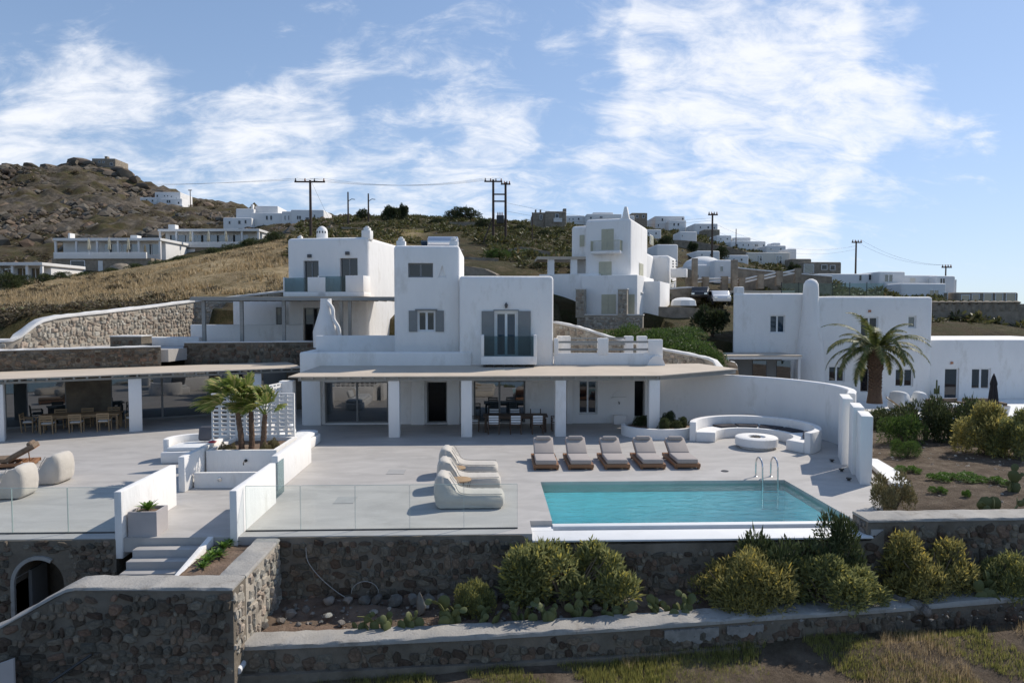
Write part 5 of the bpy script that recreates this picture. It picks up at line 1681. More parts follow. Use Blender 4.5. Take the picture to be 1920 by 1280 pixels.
fs_ = thing('fire_pit_bench', 'curved white built bench with dark cushions round the fire pit', 'bench', (0, 0, 0))
CX, CY = 11.15, 28.25
arc_band(CX, CY, 2.35, 2.3, 2.62, 2.57, -58, 165, 0, .84).build('backrest', 'plaster', fs_, .03)
arc_band(CX, CY, 1.55, 1.5, 2.345, 2.295, -58, 165, 0, .42).build('seat', 'plaster', fs_, .03)
for a0, a1 in ((8, 34), (36, 62), (64, 90), (92, 118)):
    arc_band(CX, CY, 1.75, 1.7, 2.33, 2.28, a0, a1, .425, .50, 10).build('seat_cushion', 'fabric_dark', fs_, .03)
for a in (-20, -32):
    b = MB().tube([(-.2, 0, 0), (-.15, 0, 0), (.15, 0, 0), (.2, 0, 0)], [.05, .12, .12, .05], 10).build('pillow', 'fabric_grey', fs_)
    b.location = (CX + 2.05 * math.cos(R(a)), CY + 2.0 * math.sin(R(a)), .53); b.rotation_euler = (0, 0, R(a + 90))
fp = thing('fire_pit', 'round white fire pit table on a recessed plinth', 'fire pit', (atZ(1412, 835, 0).x, 27.55, 0))
MB().lathe([(.66, 0), (.66, .09)], 40).build('plinth', 'plaster', fp)
MB().lathe([(.80, .092), (.84, .12), (.84, .42), (.80, .45), (.36, .45), (.34, .40), (.30, .38)], 40).build('drum', 'plaster', fp)
r = random.Random(9)
for k in range(22):
    a = r.uniform(0, 6.28); q = r.uniform(0, .27)
    o = bpy.data.objects.new('lava_stone', ROCKS[k % 7]); COL.objects.link(o); o.parent = fp
    o.location = (q * math.cos(a), q * math.sin(a), .42); o.scale = (.12, .1, .09); o.rotation_euler = (a, q, a * 2)
pk = thing('kidney_planter', 'low rounded white planter round the last porch column', 'planter', (7.75, 30.6, 0))
out = [(1.75 * math.cos(R(t)), 1.35 * math.sin(R(t))) for t in range(0, 360, 10)]
inn = [(1.58 * math.cos(R(t)), 1.18 * math.sin(R(t))) for t in range(0, 360, 10)]
mb = MB(); k = len(out)
mb.add([(x, y, 0) for x, y in out] + [(x, y, .45) for x, y in out] + [(x, y, .45) for x, y in inn] + [(x, y, 0) for x, y in inn],
       [(a * k + i, a * k + (i + 1) % k, (a + 1) * k + (i + 1) % k, (a + 1) * k + i) for a in range(3) for i in range(k)])
mb.build('rim', 'plaster', pk)
MB().prism(inn, 0, .34).build('soil', 'soil', pk)

db = thing('day_bed', 'curved white built day bed with pale cushion beside the block screen', 'day bed', (-7.72, 27.6, 0), R(90))
arc = [(-1.9, -.5), (1.7, -.5), (1.95, -.2), (1.9, .25), (1.5, .5), (-1.9, .5)]
MB().prism(arc, 0, .38).build('base', 'plaster', db, .05)
puffy([(-1.75, .0), (1.65, .0), (1.7, .16), (-1.75, .16)], -.42, .42, 'mattress', 'fabric_white', db, puff=.03).location.z = .385
for k in range(3):
    b = MB().box(-.3, .3, -.1, .1, -.22, .22).build('pillow', ['fabric_white', 'fabric_beige', 'fabric_white'][k], db, .09, 3); b.location = (-1.0 + k * .75, .36, .78); b.rotation_euler = (R(-20), 0, R(6 * k))
ls = thing('corner_sofa', 'low white built sofa with grey cushion left of the palm planter', 'sofa', (-11.15, 26.1, 0), R(6))
MB().prism([(-1.0, -.75), (1.1, -.75), (1.1, .8), (-.4, .8), (-.9, .5)], 0, .42).build('base', 'plaster', ls, .05)
MB().prism([(-.85, -.6), (1.0, -.6), (1.0, .65), (-.3, .65), (-.75, .4)], .422, .56).build('mattress', 'fabric_white', ls, .05)
b = MB().box(-.45, .45, -.12, .12, -.28, .28).build('pillow', 'fabric_grey', ls, .1, 3); b.location = (.45, .45, .88); b.rotation_euler = (R(-18), 0, 0)
arc_band(0, 0, .9, .75, 1.1, .95, 60, 200, 0, .82, 16).build('backrest', 'plaster', ls, .03)
t = MB().lathe([(.12, 0), (.14, .03), (.05, .06)], 12, (-9.9, 23.6, 1.1)).build('red_cap', 'red_plastic')
t.location = (0, 0, .0); t.name = 'red_bowl'
t.data.transform(Matrix.Translation((.4, .0, 0)))
tag(t, 'small red bowl on the low white wall left of the palms', 'bowl')

# ================================================================ PLANTS
def bush_mesh(name, seed, n, leaf, mt, spiky=0.0, lumps=16, flat=.0, sprig=1):
    """unit shrub: radius about 1, height about 1; small leaf faces through the outer volume of overlapping lumps"""
    r = random.Random(seed)
    cs = []
    for _ in range(lumps):
        a = r.uniform(0, 6.283); q = math.sqrt(r.random()) * .74
        h = (1 - q * q) * r.uniform(.2, .78) + r.uniform(-.04, .08)
        cs.append((Vector((q * math.cos(a) + .08, q * math.sin(a), max(.08, h))), r.choice((r.uniform(.12, .22), r.uniform(.2, .36)))))
    wts = [c[1] ** 2 for c in cs]
    vs = []; fs = []
    for _ in range(n):
        c, rad = r.choices(cs, wts)[0]
        d = Vector((r.gauss(0, 1), r.gauss(0, 1), r.gauss(.35, .9))).normalized()
        p = c + d * rad * (r.random() ** .22) * r.uniform(.95, 1.12)
        if p.z < .01: p.z = r.uniform(.0, .12)
        up = (d * (1 - spiky) + Vector((0, 0, 1)) * spiky + Vector((r.gauss(0, .35), r.gauss(0, .35), r.gauss(0, .35)))).normalized()
        for s_ in range(sprig):
            side = up.cross(Vector((r.gauss(0, 1), r.gauss(0, 1), r.gauss(0, 1)))).normalized()
            L = leaf * r.uniform(.5, 1.3) * (1.9 if r.random() < .03 else 1); Wd = min(L, leaf) * r.uniform(.26, .48)
            q = p + up * (s_ * leaf * .35)
            dirv = (up + side * .6 * (s_ > 0)).normalized()
            b = len(vs)
            vs += [tuple(q), tuple(q + dirv * L * .55 + side * Wd * .5), tuple(q + dirv * L), tuple(q + dirv * L * .5 - side * Wd * .5)]
            fs.append((b, b + 1, b + 2, b + 3))
    me = bpy.data.meshes.new(name); me.from_pydata(vs, [], fs)
    me.materials.append(M[mt])
    return me


def stems_mesh(seed, n=14):
    r = random.Random(seed); mb = MB()
    for _ in range(n):
        a = r.uniform(0, 6.283); q = r.uniform(.2, .6)
        mb.tube([(0.04 * math.cos(a), .04 * math.sin(a), 0), (q * .5 * math.cos(a), q * .5 * math.sin(a), .35), (q * math.cos(a), q * math.sin(a), r.uniform(.55, .8))], [.022, .014, .006], 4, cap=False)
    me = mb.mesh('stems'); me.materials.append(M['stem']); return me


BM = {'shrub': [bush_mesh('foliage', s, 5200, .092, 'leaf_shrub', .45, lu, sprig=3) for s, lu in ((1, 13), (2, 24), (31, 17))],
      'yellow': [bush_mesh('foliage', s, 5200, .082, 'leaf_shrub_yellow', .4, lu, sprig=3) for s, lu in ((3, 14), (4, 26), (32, 18))],
      'dark': [bush_mesh('foliage', s, 5200, .10, 'leaf_dark', .1, 20) for s in (5, 6)],
      'green': [bush_mesh('foliage', s, 7000, .075, 'leaf_green', .2, 24) for s in (7, 8)],
      'bright': [bush_mesh('foliage', s, 2200, .14, 'leaf_bright', .4, 12) for s in (9,)],
      'dry': [bush_mesh('foliage', s, 2600, .10, 'leaf_dry', .5, 12, sprig=2) for s in (10,)],
      'tree': [bush_mesh('foliage', s, 5200, .12, 'leaf_tree', .1, 22) for s in (11, 12)]}
SM = [stems_mesh(s) for s in (1, 2)]


def bush(kind, label, loc, sx, sy, sz, group=None, name='shrub', cat='shrub', rz=None):
    t = thing(name, label, cat, loc, random.uniform(0, 6.28) if rz is None else rz, group)
    o = bpy.data.objects.new('foliage', random.choice(BM[kind])); COL.objects.link(o); o.parent = t; o.scale = (sx * random.choice((-1, 1)), sy, sz)
    o = bpy.data.objects.new('stems', random.choice(SM)); COL.objects.link(o); o.parent = t; o.scale = (sx, sy, sz)
    return t


def gbush(kind, label, px, py, Y, wpx, hpx, group=None, z=None, ratio=.8, name='shrub'):
    """shrub whose foot is at (px, py) of the photograph at distance Y, wpx/hpx its size there"""
    p = atY(px, py, Y)
    if z is not None: p.z = z
    k = Y / FPX
    return bush(kind, label, p, wpx * k / 2 * 1.14, wpx * k / 2 * ratio * 1.1, hpx * k * 1.02, group, name, rz=random.uniform(-.15, .15))


gbush('shrub', 'tall dense green shrub against the middle of the retaining wall', 1062, 1152, 16.3, 232, 148, z=-1.68, ratio=.62)
gbush('shrub', 'small round yellow-tipped shrub alone in the bed beside retaining wall', 895, 1152, 16.1, 72, 72, z=-1.66)
gbush('yellow', 'wide yellow-flowering shrub right of the pale boulder', 1385, 1158, 16.2, 190, 118, z=-1.68, ratio=.55)
gbush('shrub', 'spreading green shrub between yellow shrub and dividing stones', 1545, 1148, 16.2, 205, 108, z=-1.66, ratio=.55)
gbush('dark', 'dark glossy-leaved shrub rising over the pool edge', 1462, 1085, 16.5, 175, 150, z=-1.6, ratio=.45)
gbush('dark', 'dark glossy-leaved shrub next to the stone pool corner', 1562, 1085, 16.5, 125, 152, z=-1.6, ratio=.5)
gbush('yellow', 'large yellow-green shrub in front of the boundary wall', 1745, 1118, 16.45, 200, 122, z=-1.6, ratio=.5)
gbush('shrub', 'yellow-green shrub beside prickly pear in front of boundary wall', 1880, 1128, 16.5, 130, 95, z=-1.62, ratio=.5)
gbush('shrub', 'low scrubby shrub growing at the foot of the divider stones', 1655, 1130, 16.3, 40, 30, z=-1.64)
# right-hand garden
gbush('dry', 'thin dry bush at the foot of the outermost fin wall', 1678, 965, 18.7, 90, 80, z=0, ratio=.8)
for k, (px, py, Y, w_, h_, kd, l) in enumerate([(1690, 838, 28, 90, 70, 'green', 'leafy green bush outside the fin walls'), (1735, 850, 28.5, 95, 100, 'dark', 'dark rounded bush below the neighbouring patio, next to the fin walls'), (1800, 858, 28.5, 120, 95, 'dark', 'big dark rounded bush in the middle of the neighbouring patio edge'),
                                          (1850, 890, 25.5, 130, 88, 'yellow', 'olive-yellow bush on the bare earth'), (1905, 890, 25, 120, 95, 'shrub', 'dense green bush beside the olive-yellow bush'), (1672, 800, 33, 80, 60, 'dark', 'dark bush behind the curved courtyard wall'), (1640, 770, 37, 70, 50, 'dark', 'dark bush at the foot of the date palm'),
                                          (1580, 745, 40, 80, 36, 'green', 'low green bush in front of the neighbouring house door'), (1700, 862, 25.5, 60, 42, 'green', 'small green bush on the earth outside the fin walls')]):
    gbush(kd, l, px, py, Y, w_, h_, z=zt(atY(px, py, Y).x, Y) - .03)
for px, py, w_, l in ((1770, 903, 60, 'low bright green ground cover clump, first of a strip'), (1815, 905, 80, 'low bright green ground cover clump, middle of a strip'), (1860, 912, 70, 'low bright green ground cover clump, next to prickly pear'), (1705, 885, 50, 'low bright green clump beside white stone kerb'), (1760, 925, 36, 'small pale green weed clump on bare earth'), (1815, 935, 22, 'tiny green weed clump on bare earth')):
    c = atZ(px, py, .02); gbush('bright', l, px, py, c.y, w_, 17, z=zt(c.x, c.y) - .02, name='ground_cover')
# green mounds behind the roof terrace
for k, (px, py, Y, w_, h_, l) in enumerate([(1180, 660, 43, 110, 62, 'bright green mounded bush nearest the tall white house'), (1235, 668, 42, 130, 60, 'bright green mounded bush in the middle of the slope'), (1290, 685, 40.5, 120, 56, 'bright green mounded bush above the pergola end'), (1328, 694, 39.5, 70, 50, 'bright green mounded bush at the bottom of the slope'), (1270, 640, 47, 110, 34, 'flat green bush behind the mounds')]):
    gbush('green', l, px, py, Y, w_, h_)
for px, py, Y, w_, h_ in ((10, 556, 72, 60, 34), (45, 552, 74, 50, 26), (80, 545, 78, 46, 22), (120, 534, 84, 44, 18), (165, 526, 90, 40, 16), (205, 520, 94, 40, 15), (250, 512, 98, 42, 16), (300, 505, 100, 44, 16), (345, 496, 102, 44, 16), (395, 488, 104, 46, 17), (440, 478, 106, 50, 18), (480, 468, 108, 54, 20), (520, 460, 110, 50, 20)):
    p_ = atY(px, py, Y); gbush('dark', 'dark green shrub in the row along the top edge of the meadow', px, py, Y, w_, h_, 'shrubs along the meadow edge', z=zt(p_.x, Y) - .2)
for px, py, Y, w_, h_, l in ((872, 512, 58, 60, 34, 'leafy green bush beside the main villa roof'), (905, 505, 60, 50, 26, 'leafy green bush below the short slope wall'), (960, 515, 58, 56, 40, 'tall leafy green bush left of the veranda'), (992, 512, 60, 50, 34, 'leafy green bush next to the veranda post'), (1015, 515, 60, 40, 24, 'low green bush under the veranda edge'), (930, 480, 78, 46, 20, 'green bush at the foot of the double pole'), (985, 470, 84, 60, 16, 'green bush on top of the ruined wall')):
    p_ = atY(px, py, Y); gbush('green', l, px, py, Y, w_, h_, z=min(p_.z, zt(p_.x, Y)))
# crowns on trunks
def tree(label, px, py, Y, wpx, hpx, kind='tree', group=None, name='tree'):
    p = atY(px, py, Y); k = Y / FPX
    p.z = zt(p.x, Y) - .2
    top = atY(px, py - hpx, Y).z - p.z
    t = thing(name, label, 'tree', p, 0, group)
    r = random.Random(int(px))
    mb = MB(); mb.tube([(0, 0, 0), (.1 * top * .2, 0, top * .25), (0, .05 * top, top * .55)], [top * .045, top * .035, top * .02], 7)
    for q in range(6):
        a = r.uniform(0, 6.28); mb.tube([(.02 * top, 0, top * .25), (wpx * k * .18 * math.cos(a), wpx * k * .18 * math.sin(a), top * .5), (wpx * k * .34 * math.cos(a), wpx * k * .34 * math.sin(a), top * .75)], [top * .022, top * .014, top * .006], 5)
    mb.build('trunk', 'trunk', t)
    o = bpy.data.objects.new('crown', random.choice(BM[kind])); COL.objects.link(o); o.parent = t; o.location = (0, 0, top * .16); o.scale = (wpx * k / 2, wpx * k / 2, top * .84)
    return t


tree('small round tree by the parked cars below the stone terraces', 1335, 645, 52, 82, 84, 'tree')
for a in ((735, 412, 150, 42, 34, 'rounded dark tree on the ridge line'), (757, 414, 152, 24, 40, 'taller pointed dark tree on the ridge line'), (866, 416, 150, 66, 30, 'wide dark tree on the ridge line near the double power pole'), (680, 412, 160, 26, 22, 'small dark tree on the ridge left of the rounded trees')):
    tree(a[5], *a[:5])

for a in ((1020, 448, 122, 30, 18, 'dark bushy tree in front of the dark stone ridge house'), (1052, 444, 128, 26, 16, 'dark bushy tree right of the dark stone ridge house'), (1248, 456, 138, 26, 16, 'small dark tree above the gable wall'), (1300, 462, 132, 24, 14, 'small dark tree under the plain white slope house'), (1352, 474, 124, 26, 15, 'small dark tree beside the carport pole'),
          (820, 425, 138, 34, 16, 'low dark tree left of the wide ridge tree'), (905, 428, 130, 30, 20, 'low dark tree at the foot of the double pole'), (975, 436, 128, 30, 16, 'low dark tree right of the double pole'), (1490, 502, 118, 30, 16, 'round dark tree beside the cream balcony house')):
    tree(a[5], *a[:5])
# prickly pears
def pad_mesh():
    mb = MB(); n = 10
    ring = [(.5 * math.sin(2 * math.pi * k / n) * (1 - .18 * math.cos(2 * math.pi * k / n)), .5 - .5 * math.cos(2 * math.pi * k / n)) for k in range(n)]
    for y, s in ((-.06, .75), (0, 1), (.06, .75)):
        mb.v += [(x * s, y, (z - .5) * s + .5) for x, z in ring]
    mb.f = [(a * n + i, a * n + (i + 1) % n, (a + 1) * n + (i + 1) % n, (a + 1) * n + i) for a in (0, 1) for i in range(n)] + [tuple(range(n)), tuple(range(3 * n - 1, 2 * n - 1, -1))]
    return mb.mesh('pad')


PAD = pad_mesh(); PAD.materials.append(M['cactus']); PAD.shade_smooth()


def cactus(label, loc, spread, npads, size, seed):
    t = thing('prickly_pear', label, 'cactus', loc, 0, 'prickly pear cacti')
    r = random.Random(seed); base = []
    for k in range(npads):
        a = r.uniform(-.5, .5)
        if k < npads * .5 or not base:
            p = Vector((r.uniform(-spread, spread), r.uniform(-.16, .16), -.03)); s = size * r.uniform(.7, 1.15)
        else:
            q, qs, qa = r.choice(base); p = q + Vector((qs * .85 * math.sin(qa), r.uniform(-.03, .03), qs * .85 * math.cos(qa))); s = qs * r.uniform(.65, .95); a = qa + r.choice((-1, 1)) * r.uniform(.3, .8)
        base.append((p, s, a))
        o = bpy.data.objects.new('pad', PAD); COL.objects.link(o); o.parent = t
        o.matrix_local = Matrix.Translation(p) @ Matrix.Rotation(a, 4, 'Y') @ Matrix.Rotation(r.uniform(-1.1, 1.1), 4, 'Z') @ Matrix.Diagonal((s * .78, s, s, 1))


for i, (px, py, sp, n_, sz, l) in enumerate([(700, 1182, .40, 16, .24, 'low prickly pear clump nearest the rubble corner'), (760, 1178, .35, 12, .24, 'low prickly pear clump beside the upright stone'), (850, 1172, .42, 20, .32, 'tall prickly pear clump under the small round shrub'), (920, 1170, .25, 8, .26, 'small prickly pear clump left of the tall shrub'),
                                        (1010, 1168, .5, 22, .30, 'big prickly pear clump in front of the tall shrub'), (1090, 1162, .3, 12, .30, 'prickly pear clump at the right foot of the tall shrub'), (1150, 1160, .25, 9, .26, 'prickly pear clump beside the pale boulder'), (1262, 1155, .42, 20, .30, 'prickly pear clump left of the yellow shrub'), (1850, 1130, .36, 16, .36, 'large-padded prickly pear between the two yellow-green shrubs')]):
    c = atZ(px, py, -1.66)
    cactus(l, (c.x, c.y, -1.64), sp * 1.05, n_, sz * 1.12, 60 + i)
for i, (px, py, sp, n_, sz, l) in enumerate([(1868, 960, .4, 12, .42, 'prickly pear on bare earth behind the boundary wall'), (1905, 925, .5, 14, .40, 'prickly pear standing between ground cover and green bush')]):
    c = atZ(px, py, .03); cactus(l, (c.x, c.y, .03), sp, n_, sz, 80 + i)


# rosette plants
def rosette_mesh(seed, n=26, w=.10, droop=.35):
    r = random.Random(seed); vs = []; fs = []
    for k in range(n):
        a = k * 2.4 + r.uniform(-.2, .2); t = k / n
        el = R(80 - 62 * t + r.uniform(-6, 6)); L = r.uniform(.75, 1.05) * (.6 + .4 * t)
        out = Vector((math.cos(a), math.sin(a), 0)); side = Vector((-math.sin(a), math.cos(a), 0))
        pts = []; p = Vector((0, 0, .05)); e = el
        for s in range(5):
            pts.append(p.copy()); p = p + (out * math.cos(e) + Vector((0, 0, 1)) * math.sin(e)) * L / 4; e -= droop * .35
        b = len(vs)
        for s, q in enumerate(pts):
            ww = w * (.5, .95, 1, .7, .05)[s]
            vs += [tuple(q - side * ww + Vector((0, 0, ww * .3))), tuple(q), tuple(q + side * ww + Vector((0, 0, ww * .3)))]
        for s in range(4):
            for j in (0, 1): fs.append((b + s * 3 + j, b + s * 3 + j + 1, b + s * 3 + j + 4, b + s * 3 + j + 3))
    me = bpy.data.meshes.new('leaves'); me.from_pydata(vs, [], fs); me.shade_smooth(); me.materials.append(M['leaf_bright'])
    return me


ROS = [rosette_mesh(s) for s in (1, 2, 3)]


def rosette(label, loc, s, group=None, name='succulent'):
    t = thing(name, label, 'plant', loc, random.uniform(0, 6), group)
    o = bpy.data.objects.new('leaves', random.choice(ROS)); COL.objects.link(o); o.parent = t; o.scale = (s, s, s * 1.1)
    MB().tube([(0, 0, -.05), (0, 0, .1)], .03, 6).build('stem', 'stem', t)


rosette('spiky green leafy plant growing in the square planter box', (-8.62, 17.35, .55), .42, name='potted_plant')
for px, py, s in ((432, 1022, .30), (420, 1030, .34), (412, 1044, .30), (400, 1048, .34), (388, 1056, .32), (380, 1066, .26), (446, 1016, .2)):
    c = atZ(px, py, -.2); rosette('green strap-leaved succulent in the narrow bed beside the steps', (c.x, c.y, -.2), s, 'succulents beside the steps')
r = random.Random(4)
for k in range(14):
    a = r.uniform(0, 6.28); q = math.sqrt(r.random())
    x, y = 7.95 + 1.3 * q * math.cos(a), 30.6 + .95 * q * math.sin(a)
    if abs(x - 7.15) < .45 and abs(y - 30.4) < .5: continue
    bush('dark', 'dark leafy plant in the kidney-shaped planter', (x, y, .32), r.uniform(.28, .42), r.uniform(.28, .42), r.uniform(.35, .65), 'plants in the kidney planter', name='planter_plant')
for k, (x, y) in enumerate([(-8.95, 23.1), (-8.6, 22.98), (-7.55, 23.05), (-7.35, 23.4), (-7.5, 23.9)]):
    bush('dry', 'dry tufted plant at the foot of the fan palms', (x, y, .86), .22, .2, .36, 'tufts under the fan palms', name='dry_tuft')


# date palm
def date_palm(label, loc, trunk_h, frond, n=36, seed=3):
    t = thing('date_palm', label, 'palm tree', loc); r = random.Random(seed)
    H_ = trunk_h
    mb = MB().lathe([(.48, -.3), (.40, .3), (.35, H_ * .45), (.42, H_ * .72), (.47, H_ * .9), (.32, H_ + .25), (.1, H_ + .5)], 18)
    mb.build('trunk', 'palm_fibre', t)
    st = MB()
    for k in range(150):
        a = k * 2.39996; z = H_ * (.1 + .95 * k / 150); rad = .37 + (.08 if z > H_ * .6 else 0)
        o = Vector((math.cos(a), math.sin(a), 0)); s_ = Vector((-math.sin(a), math.cos(a), 0)); p = Vector((0, 0, z)) + o * (rad - .06)
        st.add([p - s_ * .09, p + s_ * .09, p + s_ * .06 + o * .12 + Vector((0, 0, .16)), p - s_ * .06 + o * .12 + Vector((0, 0, .16)), p + Vector((0, 0, .2))], [(0, 1, 2, 3), (3, 2, 4), (0, 3, 4), (1, 4, 2)])
    st.build('leaf_bases', 'palm_fibre', t, smooth=False)
    for k in range(n):
        a = k * 2.39996 + r.uniform(-.2, .2); q = k / n
        e = R(80 - 88 * q + r.uniform(-17, 17)); L = frond * r.uniform(.68, 1.1)
        vs = []; fs = []; p = Vector((math.cos(a) * .25, math.sin(a) * .25, H_ + .25)); seg = 22
        out = Vector((math.cos(a), math.sin(a), 0)); side = Vector((-math.sin(a), math.cos(a), 0))
        pts = []; dirs = []
        for s_ in range(seg + 1):
            d = out * math.cos(e) + Vector((0, 0, 1)) * math.sin(e); pts.append(p.copy()); dirs.append(d); p = p + d * L / seg; e -= R(3.4 + 2.6 * s_ / seg)
        for s_ in range(seg):
            w_ = .03 * (1 - s_ / seg) + .006; b = len(vs)
            vs += [tuple(pts[s_] - side * w_), tuple(pts[s_] + side * w_), tuple(pts[s_ + 1] + side * w_), tuple(pts[s_ + 1] - side * w_)]; fs.append((b, b + 1, b + 2, b + 3))
            if s_ < 2: continue
            nrm = side.cross(dirs[s_])
            for sg in (-1, 1):
                for h_ in (0, .33, .66):
                    ll = .55 * math.sin(math.pi * min(1, (s_ + h_) / seg * .82 + .16)) * r.uniform(.8, 1.1) + .05
                    q0 = pts[s_] + (pts[s_ + 1] - pts[s_]) * h_
                    dl = (side * sg * .78 + dirs[s_] * .62 + nrm * r.uniform(.0, .4) + Vector((0, 0, -.12))).normalized()
                    b = len(vs); ww = dirs[s_] * .042
                    vs += [tuple(q0 - ww), tuple(q0 + ww), tuple(q0 + dl * ll)]; fs.append((b, b + 1, b + 2))
        me = bpy.data.meshes.new('frond'); me.from_pydata(vs, [], fs); me.materials.append(M['leaf_palm']); link('frond', me, None, t)


pb_ = atY(1640, 738, 42.5)
date_palm('stout date palm with feathery drooping fronds before the neighbouring house', (pb_.x, 42.5, pb_.z - .3), 2.9, 3.5)


def fan_palm(label, loc, lean, H_, n, seed, size):
    t = thing('fan_palm', label, 'palm tree', loc, 0, 'wind-blown fan palms in the white planter'); r = random.Random(seed)
    top = Vector((lean[0], lean[1], H_))
    mb = MB(); pts = smooth_pts([(0, 0, -.1), tuple(top * .35 + Vector((.02, 0, 0))), tuple(top * .7), tuple(top)], 5)
    mb.tube(pts, [.10 - .03 * i / len(pts) + .012 * (i % 2) for i in range(len(pts))], 9)
    mb.build('trunk', 'palm_fibre', t)
    for k in range(n):
        a = k * 2.39996 + r.uniform(-.3, .3); q = k / n; el = R(78 - 88 * q)
        d = Vector((math.cos(a) * math.cos(el), math.sin(a) * math.cos(el), math.sin(el)))
        d = (d + Vector((-.36, -.05, .34))).normalized()                     # blown to one side by the wind
        L = size * r.uniform(.45, .75)
        p0 = top; p1 = top + d * L * .55 + Vector((0, 0, .05)); p2 = top + d * L
        pm = MB().tube([p0, p1, p2], [.016, .012, .009], 5)
        pt = pm.build('frond', 'leaf_fan', t)
        dd = (p2 - p1).normalized(); sd = dd.cross(Vector((0, 0, 1)))
        if sd.length < .1: sd = Vector((1, 0, 0))
        sd.normalize(); up = sd.cross(dd); tw = r.uniform(-.7, .7); sd, up = sd * math.cos(tw) + up * math.sin(tw), up * math.cos(tw) - sd * math.sin(tw)
        vs = []; fs = []; ns = 22
        for s_ in range(ns):
            th = R(-78 + 156 * s_ / (ns - 1)); fd = dd * math.cos(th) + sd * math.sin(th)
            fl = size * .62 * (1 - .22 * abs(th)) * r.uniform(.85, 1.05)
            wind = Vector((-.30, -.02, -.10))
            a0 = p2; a1 = p2 + fd * fl * .5 + up * .03 + wind * fl * .15; a2 = p2 + fd * fl * .82 + wind * fl * .42; a3 = p2 + fd * fl + wind * fl * .85 + Vector((0, 0, -.1 * fl))
            pw = dd * -math.sin(th) + sd * math.cos(th); b = len(vs)
            w1 = fl * .062
            vs += [tuple(a0), tuple(a1 - pw * w1), tuple(a1 + pw * w1), tuple(a2 - pw * w1 * .7), tuple(a2 + pw * w1 * .7), tuple(a3)]
            fs += [(b, b + 2, b + 1), (b + 1, b + 2, b + 4, b + 3), (b + 3, b + 4, b + 5)]
        me = bpy.data.meshes.new('leaf_blade'); me.from_pydata(vs, [], fs); me.materials.append(M['leaf_fan']); link('leaf_blade', me, None, pt)


fan_palm('fan palm with the tallest crown blown leftwards in the white planter', (-8.42, 23.35, .9), (-.12, 0, 0), 1.40, 18, 1, 1.15)
fan_palm('fan palm with a slim straight trunk in the white planter', (-8.15, 23.5, .9), (-.02, .1, 0), 1.25, 11, 2, .95)
fan_palm('shorter fan palm beside the block screen in the white planter', (-7.72, 23.3, .9), (.12, 0, 0), 1.2, 15, 3, .95)


# ---------------------------------------------------------------- ground cover that nobody could count
def tufts(name, label, area, n, h, mt, seed, zf=None, lean=.4, w=.010, ok=None):
    r = random.Random(seed); xs = []; ys = []
    while len(xs) < n:
        x, y = r.uniform(area[0], area[1]), r.uniform(area[2], area[3])
        if ok and not ok(x, y, r): continue
        xs.append(x); ys.append(y)
    zs = zt_array(np.array(xs), np.array(ys)) if zf is None else [zf] * n
    vs = []; fs = []
    for x, y, z in zip(xs, ys, zs):
        for q in range(7):
            a = r.uniform(0, 6.28); l = r.uniform(0, lean); hh_ = h * r.uniform(.5, 1.3); ox, oy = r.gauss(0, h * .25), r.gauss(0, h * .25)
            b = len(vs); ww = w * r.uniform(.6, 1.4)
            vs += [(x + ox - ww * math.sin(a), y + oy + ww * math.cos(a), z - .03), (x + ox + ww * math.sin(a), y + oy - ww * math.cos(a), z - .03),
                   (x + ox + math.cos(a) * l * hh_, y + oy + math.sin(a) * l * hh_, z + hh_)]
            fs.append((b, b + 1, b + 2))
    me = bpy.data.meshes.new(name); me.from_pydata(vs, [], fs); me.materials.append(M[mt])
    return tag(link(name, me), label, 'grass', kind='stuff')


def hashn(x, y, s): return .5 + .5 * math.sin(x * s + 1.3 * math.sin(y * s * .8) + 2 * math.sin(x * s * .37 + y * s * .51))


tufts('weeds', 'yellow-green weeds in front of the long garden wall', (-5, 17, 13.4, 15.6), 7000, .13, 'grass_green', 1, ok=lambda x, y, r: y < 14.35 + .092 * (x + 5.6) and hashn(x, y, 1.7) > .2 + .3 * r.random(), w=.008, lean=.7)
tufts('dry_grass', 'dry straw-coloured grass in front of the long garden wall', (3, 17, 13.4, 15.6), 1800, .2, 'grass_dry', 2, ok=lambda x, y, r: y < 14.2 + .092 * (x + 5.6) and hashn(x + 7, y, 1.3) > .62, w=.006, lean=.6)
tufts('meadow_grass', 'dry yellow meadow grass on the slope above the curved wall', (-75, -11, 44, 118), 15000, .42, 'grass_dry', 3, ok=lambda x, y, r: (x < -26.5 + (y - 36.7) * .31 or y > 54) and y > 50 + (x + 25) * .3 and hashn(x, y, .12) + .5 * hashn(x, y, .5) > .2 + .5 * r.random(), w=.05, lean=.8)
tufts('green_grass', 'green grass patches on the slope above the curved wall', (-75, -11, 48, 118), 3500, .4, 'grass_green', 4, ok=lambda x, y, r: y > 52 + (x + 25) * .45 and hashn(x + 20, y, .11) > .66, w=.05, lean=.8)
me = bush_mesh('scrub', 77, 2600, .3, 'leaf_dark', .2, 16)


def scatter(name, label, src, pts, mt, cat):
    vs = []; fs = []; r = random.Random(len(pts))
    base = [v.co.copy() for v in src.vertices]; polys = [tuple(p.vertices) for p in src.polygons]
    for x, y, z, s, sz in pts:
        a = r.uniform(0, 6.28); ca, sa = math.cos(a), math.sin(a); b = len(vs)
        vs += [(x + (v.x * ca - v.y * sa) * s, y + (v.x * sa + v.y * ca) * s, z + v.z * sz) for v in base]
        fs += [tuple(i + b for i in p) for p in polys]
    m_ = bpy.data.meshes.new(name); m_.from_pydata(vs, [], fs); m_.materials.append(M[mt])
    return tag(link(name, m_), label, cat, kind='stuff')


r = random.Random(12)


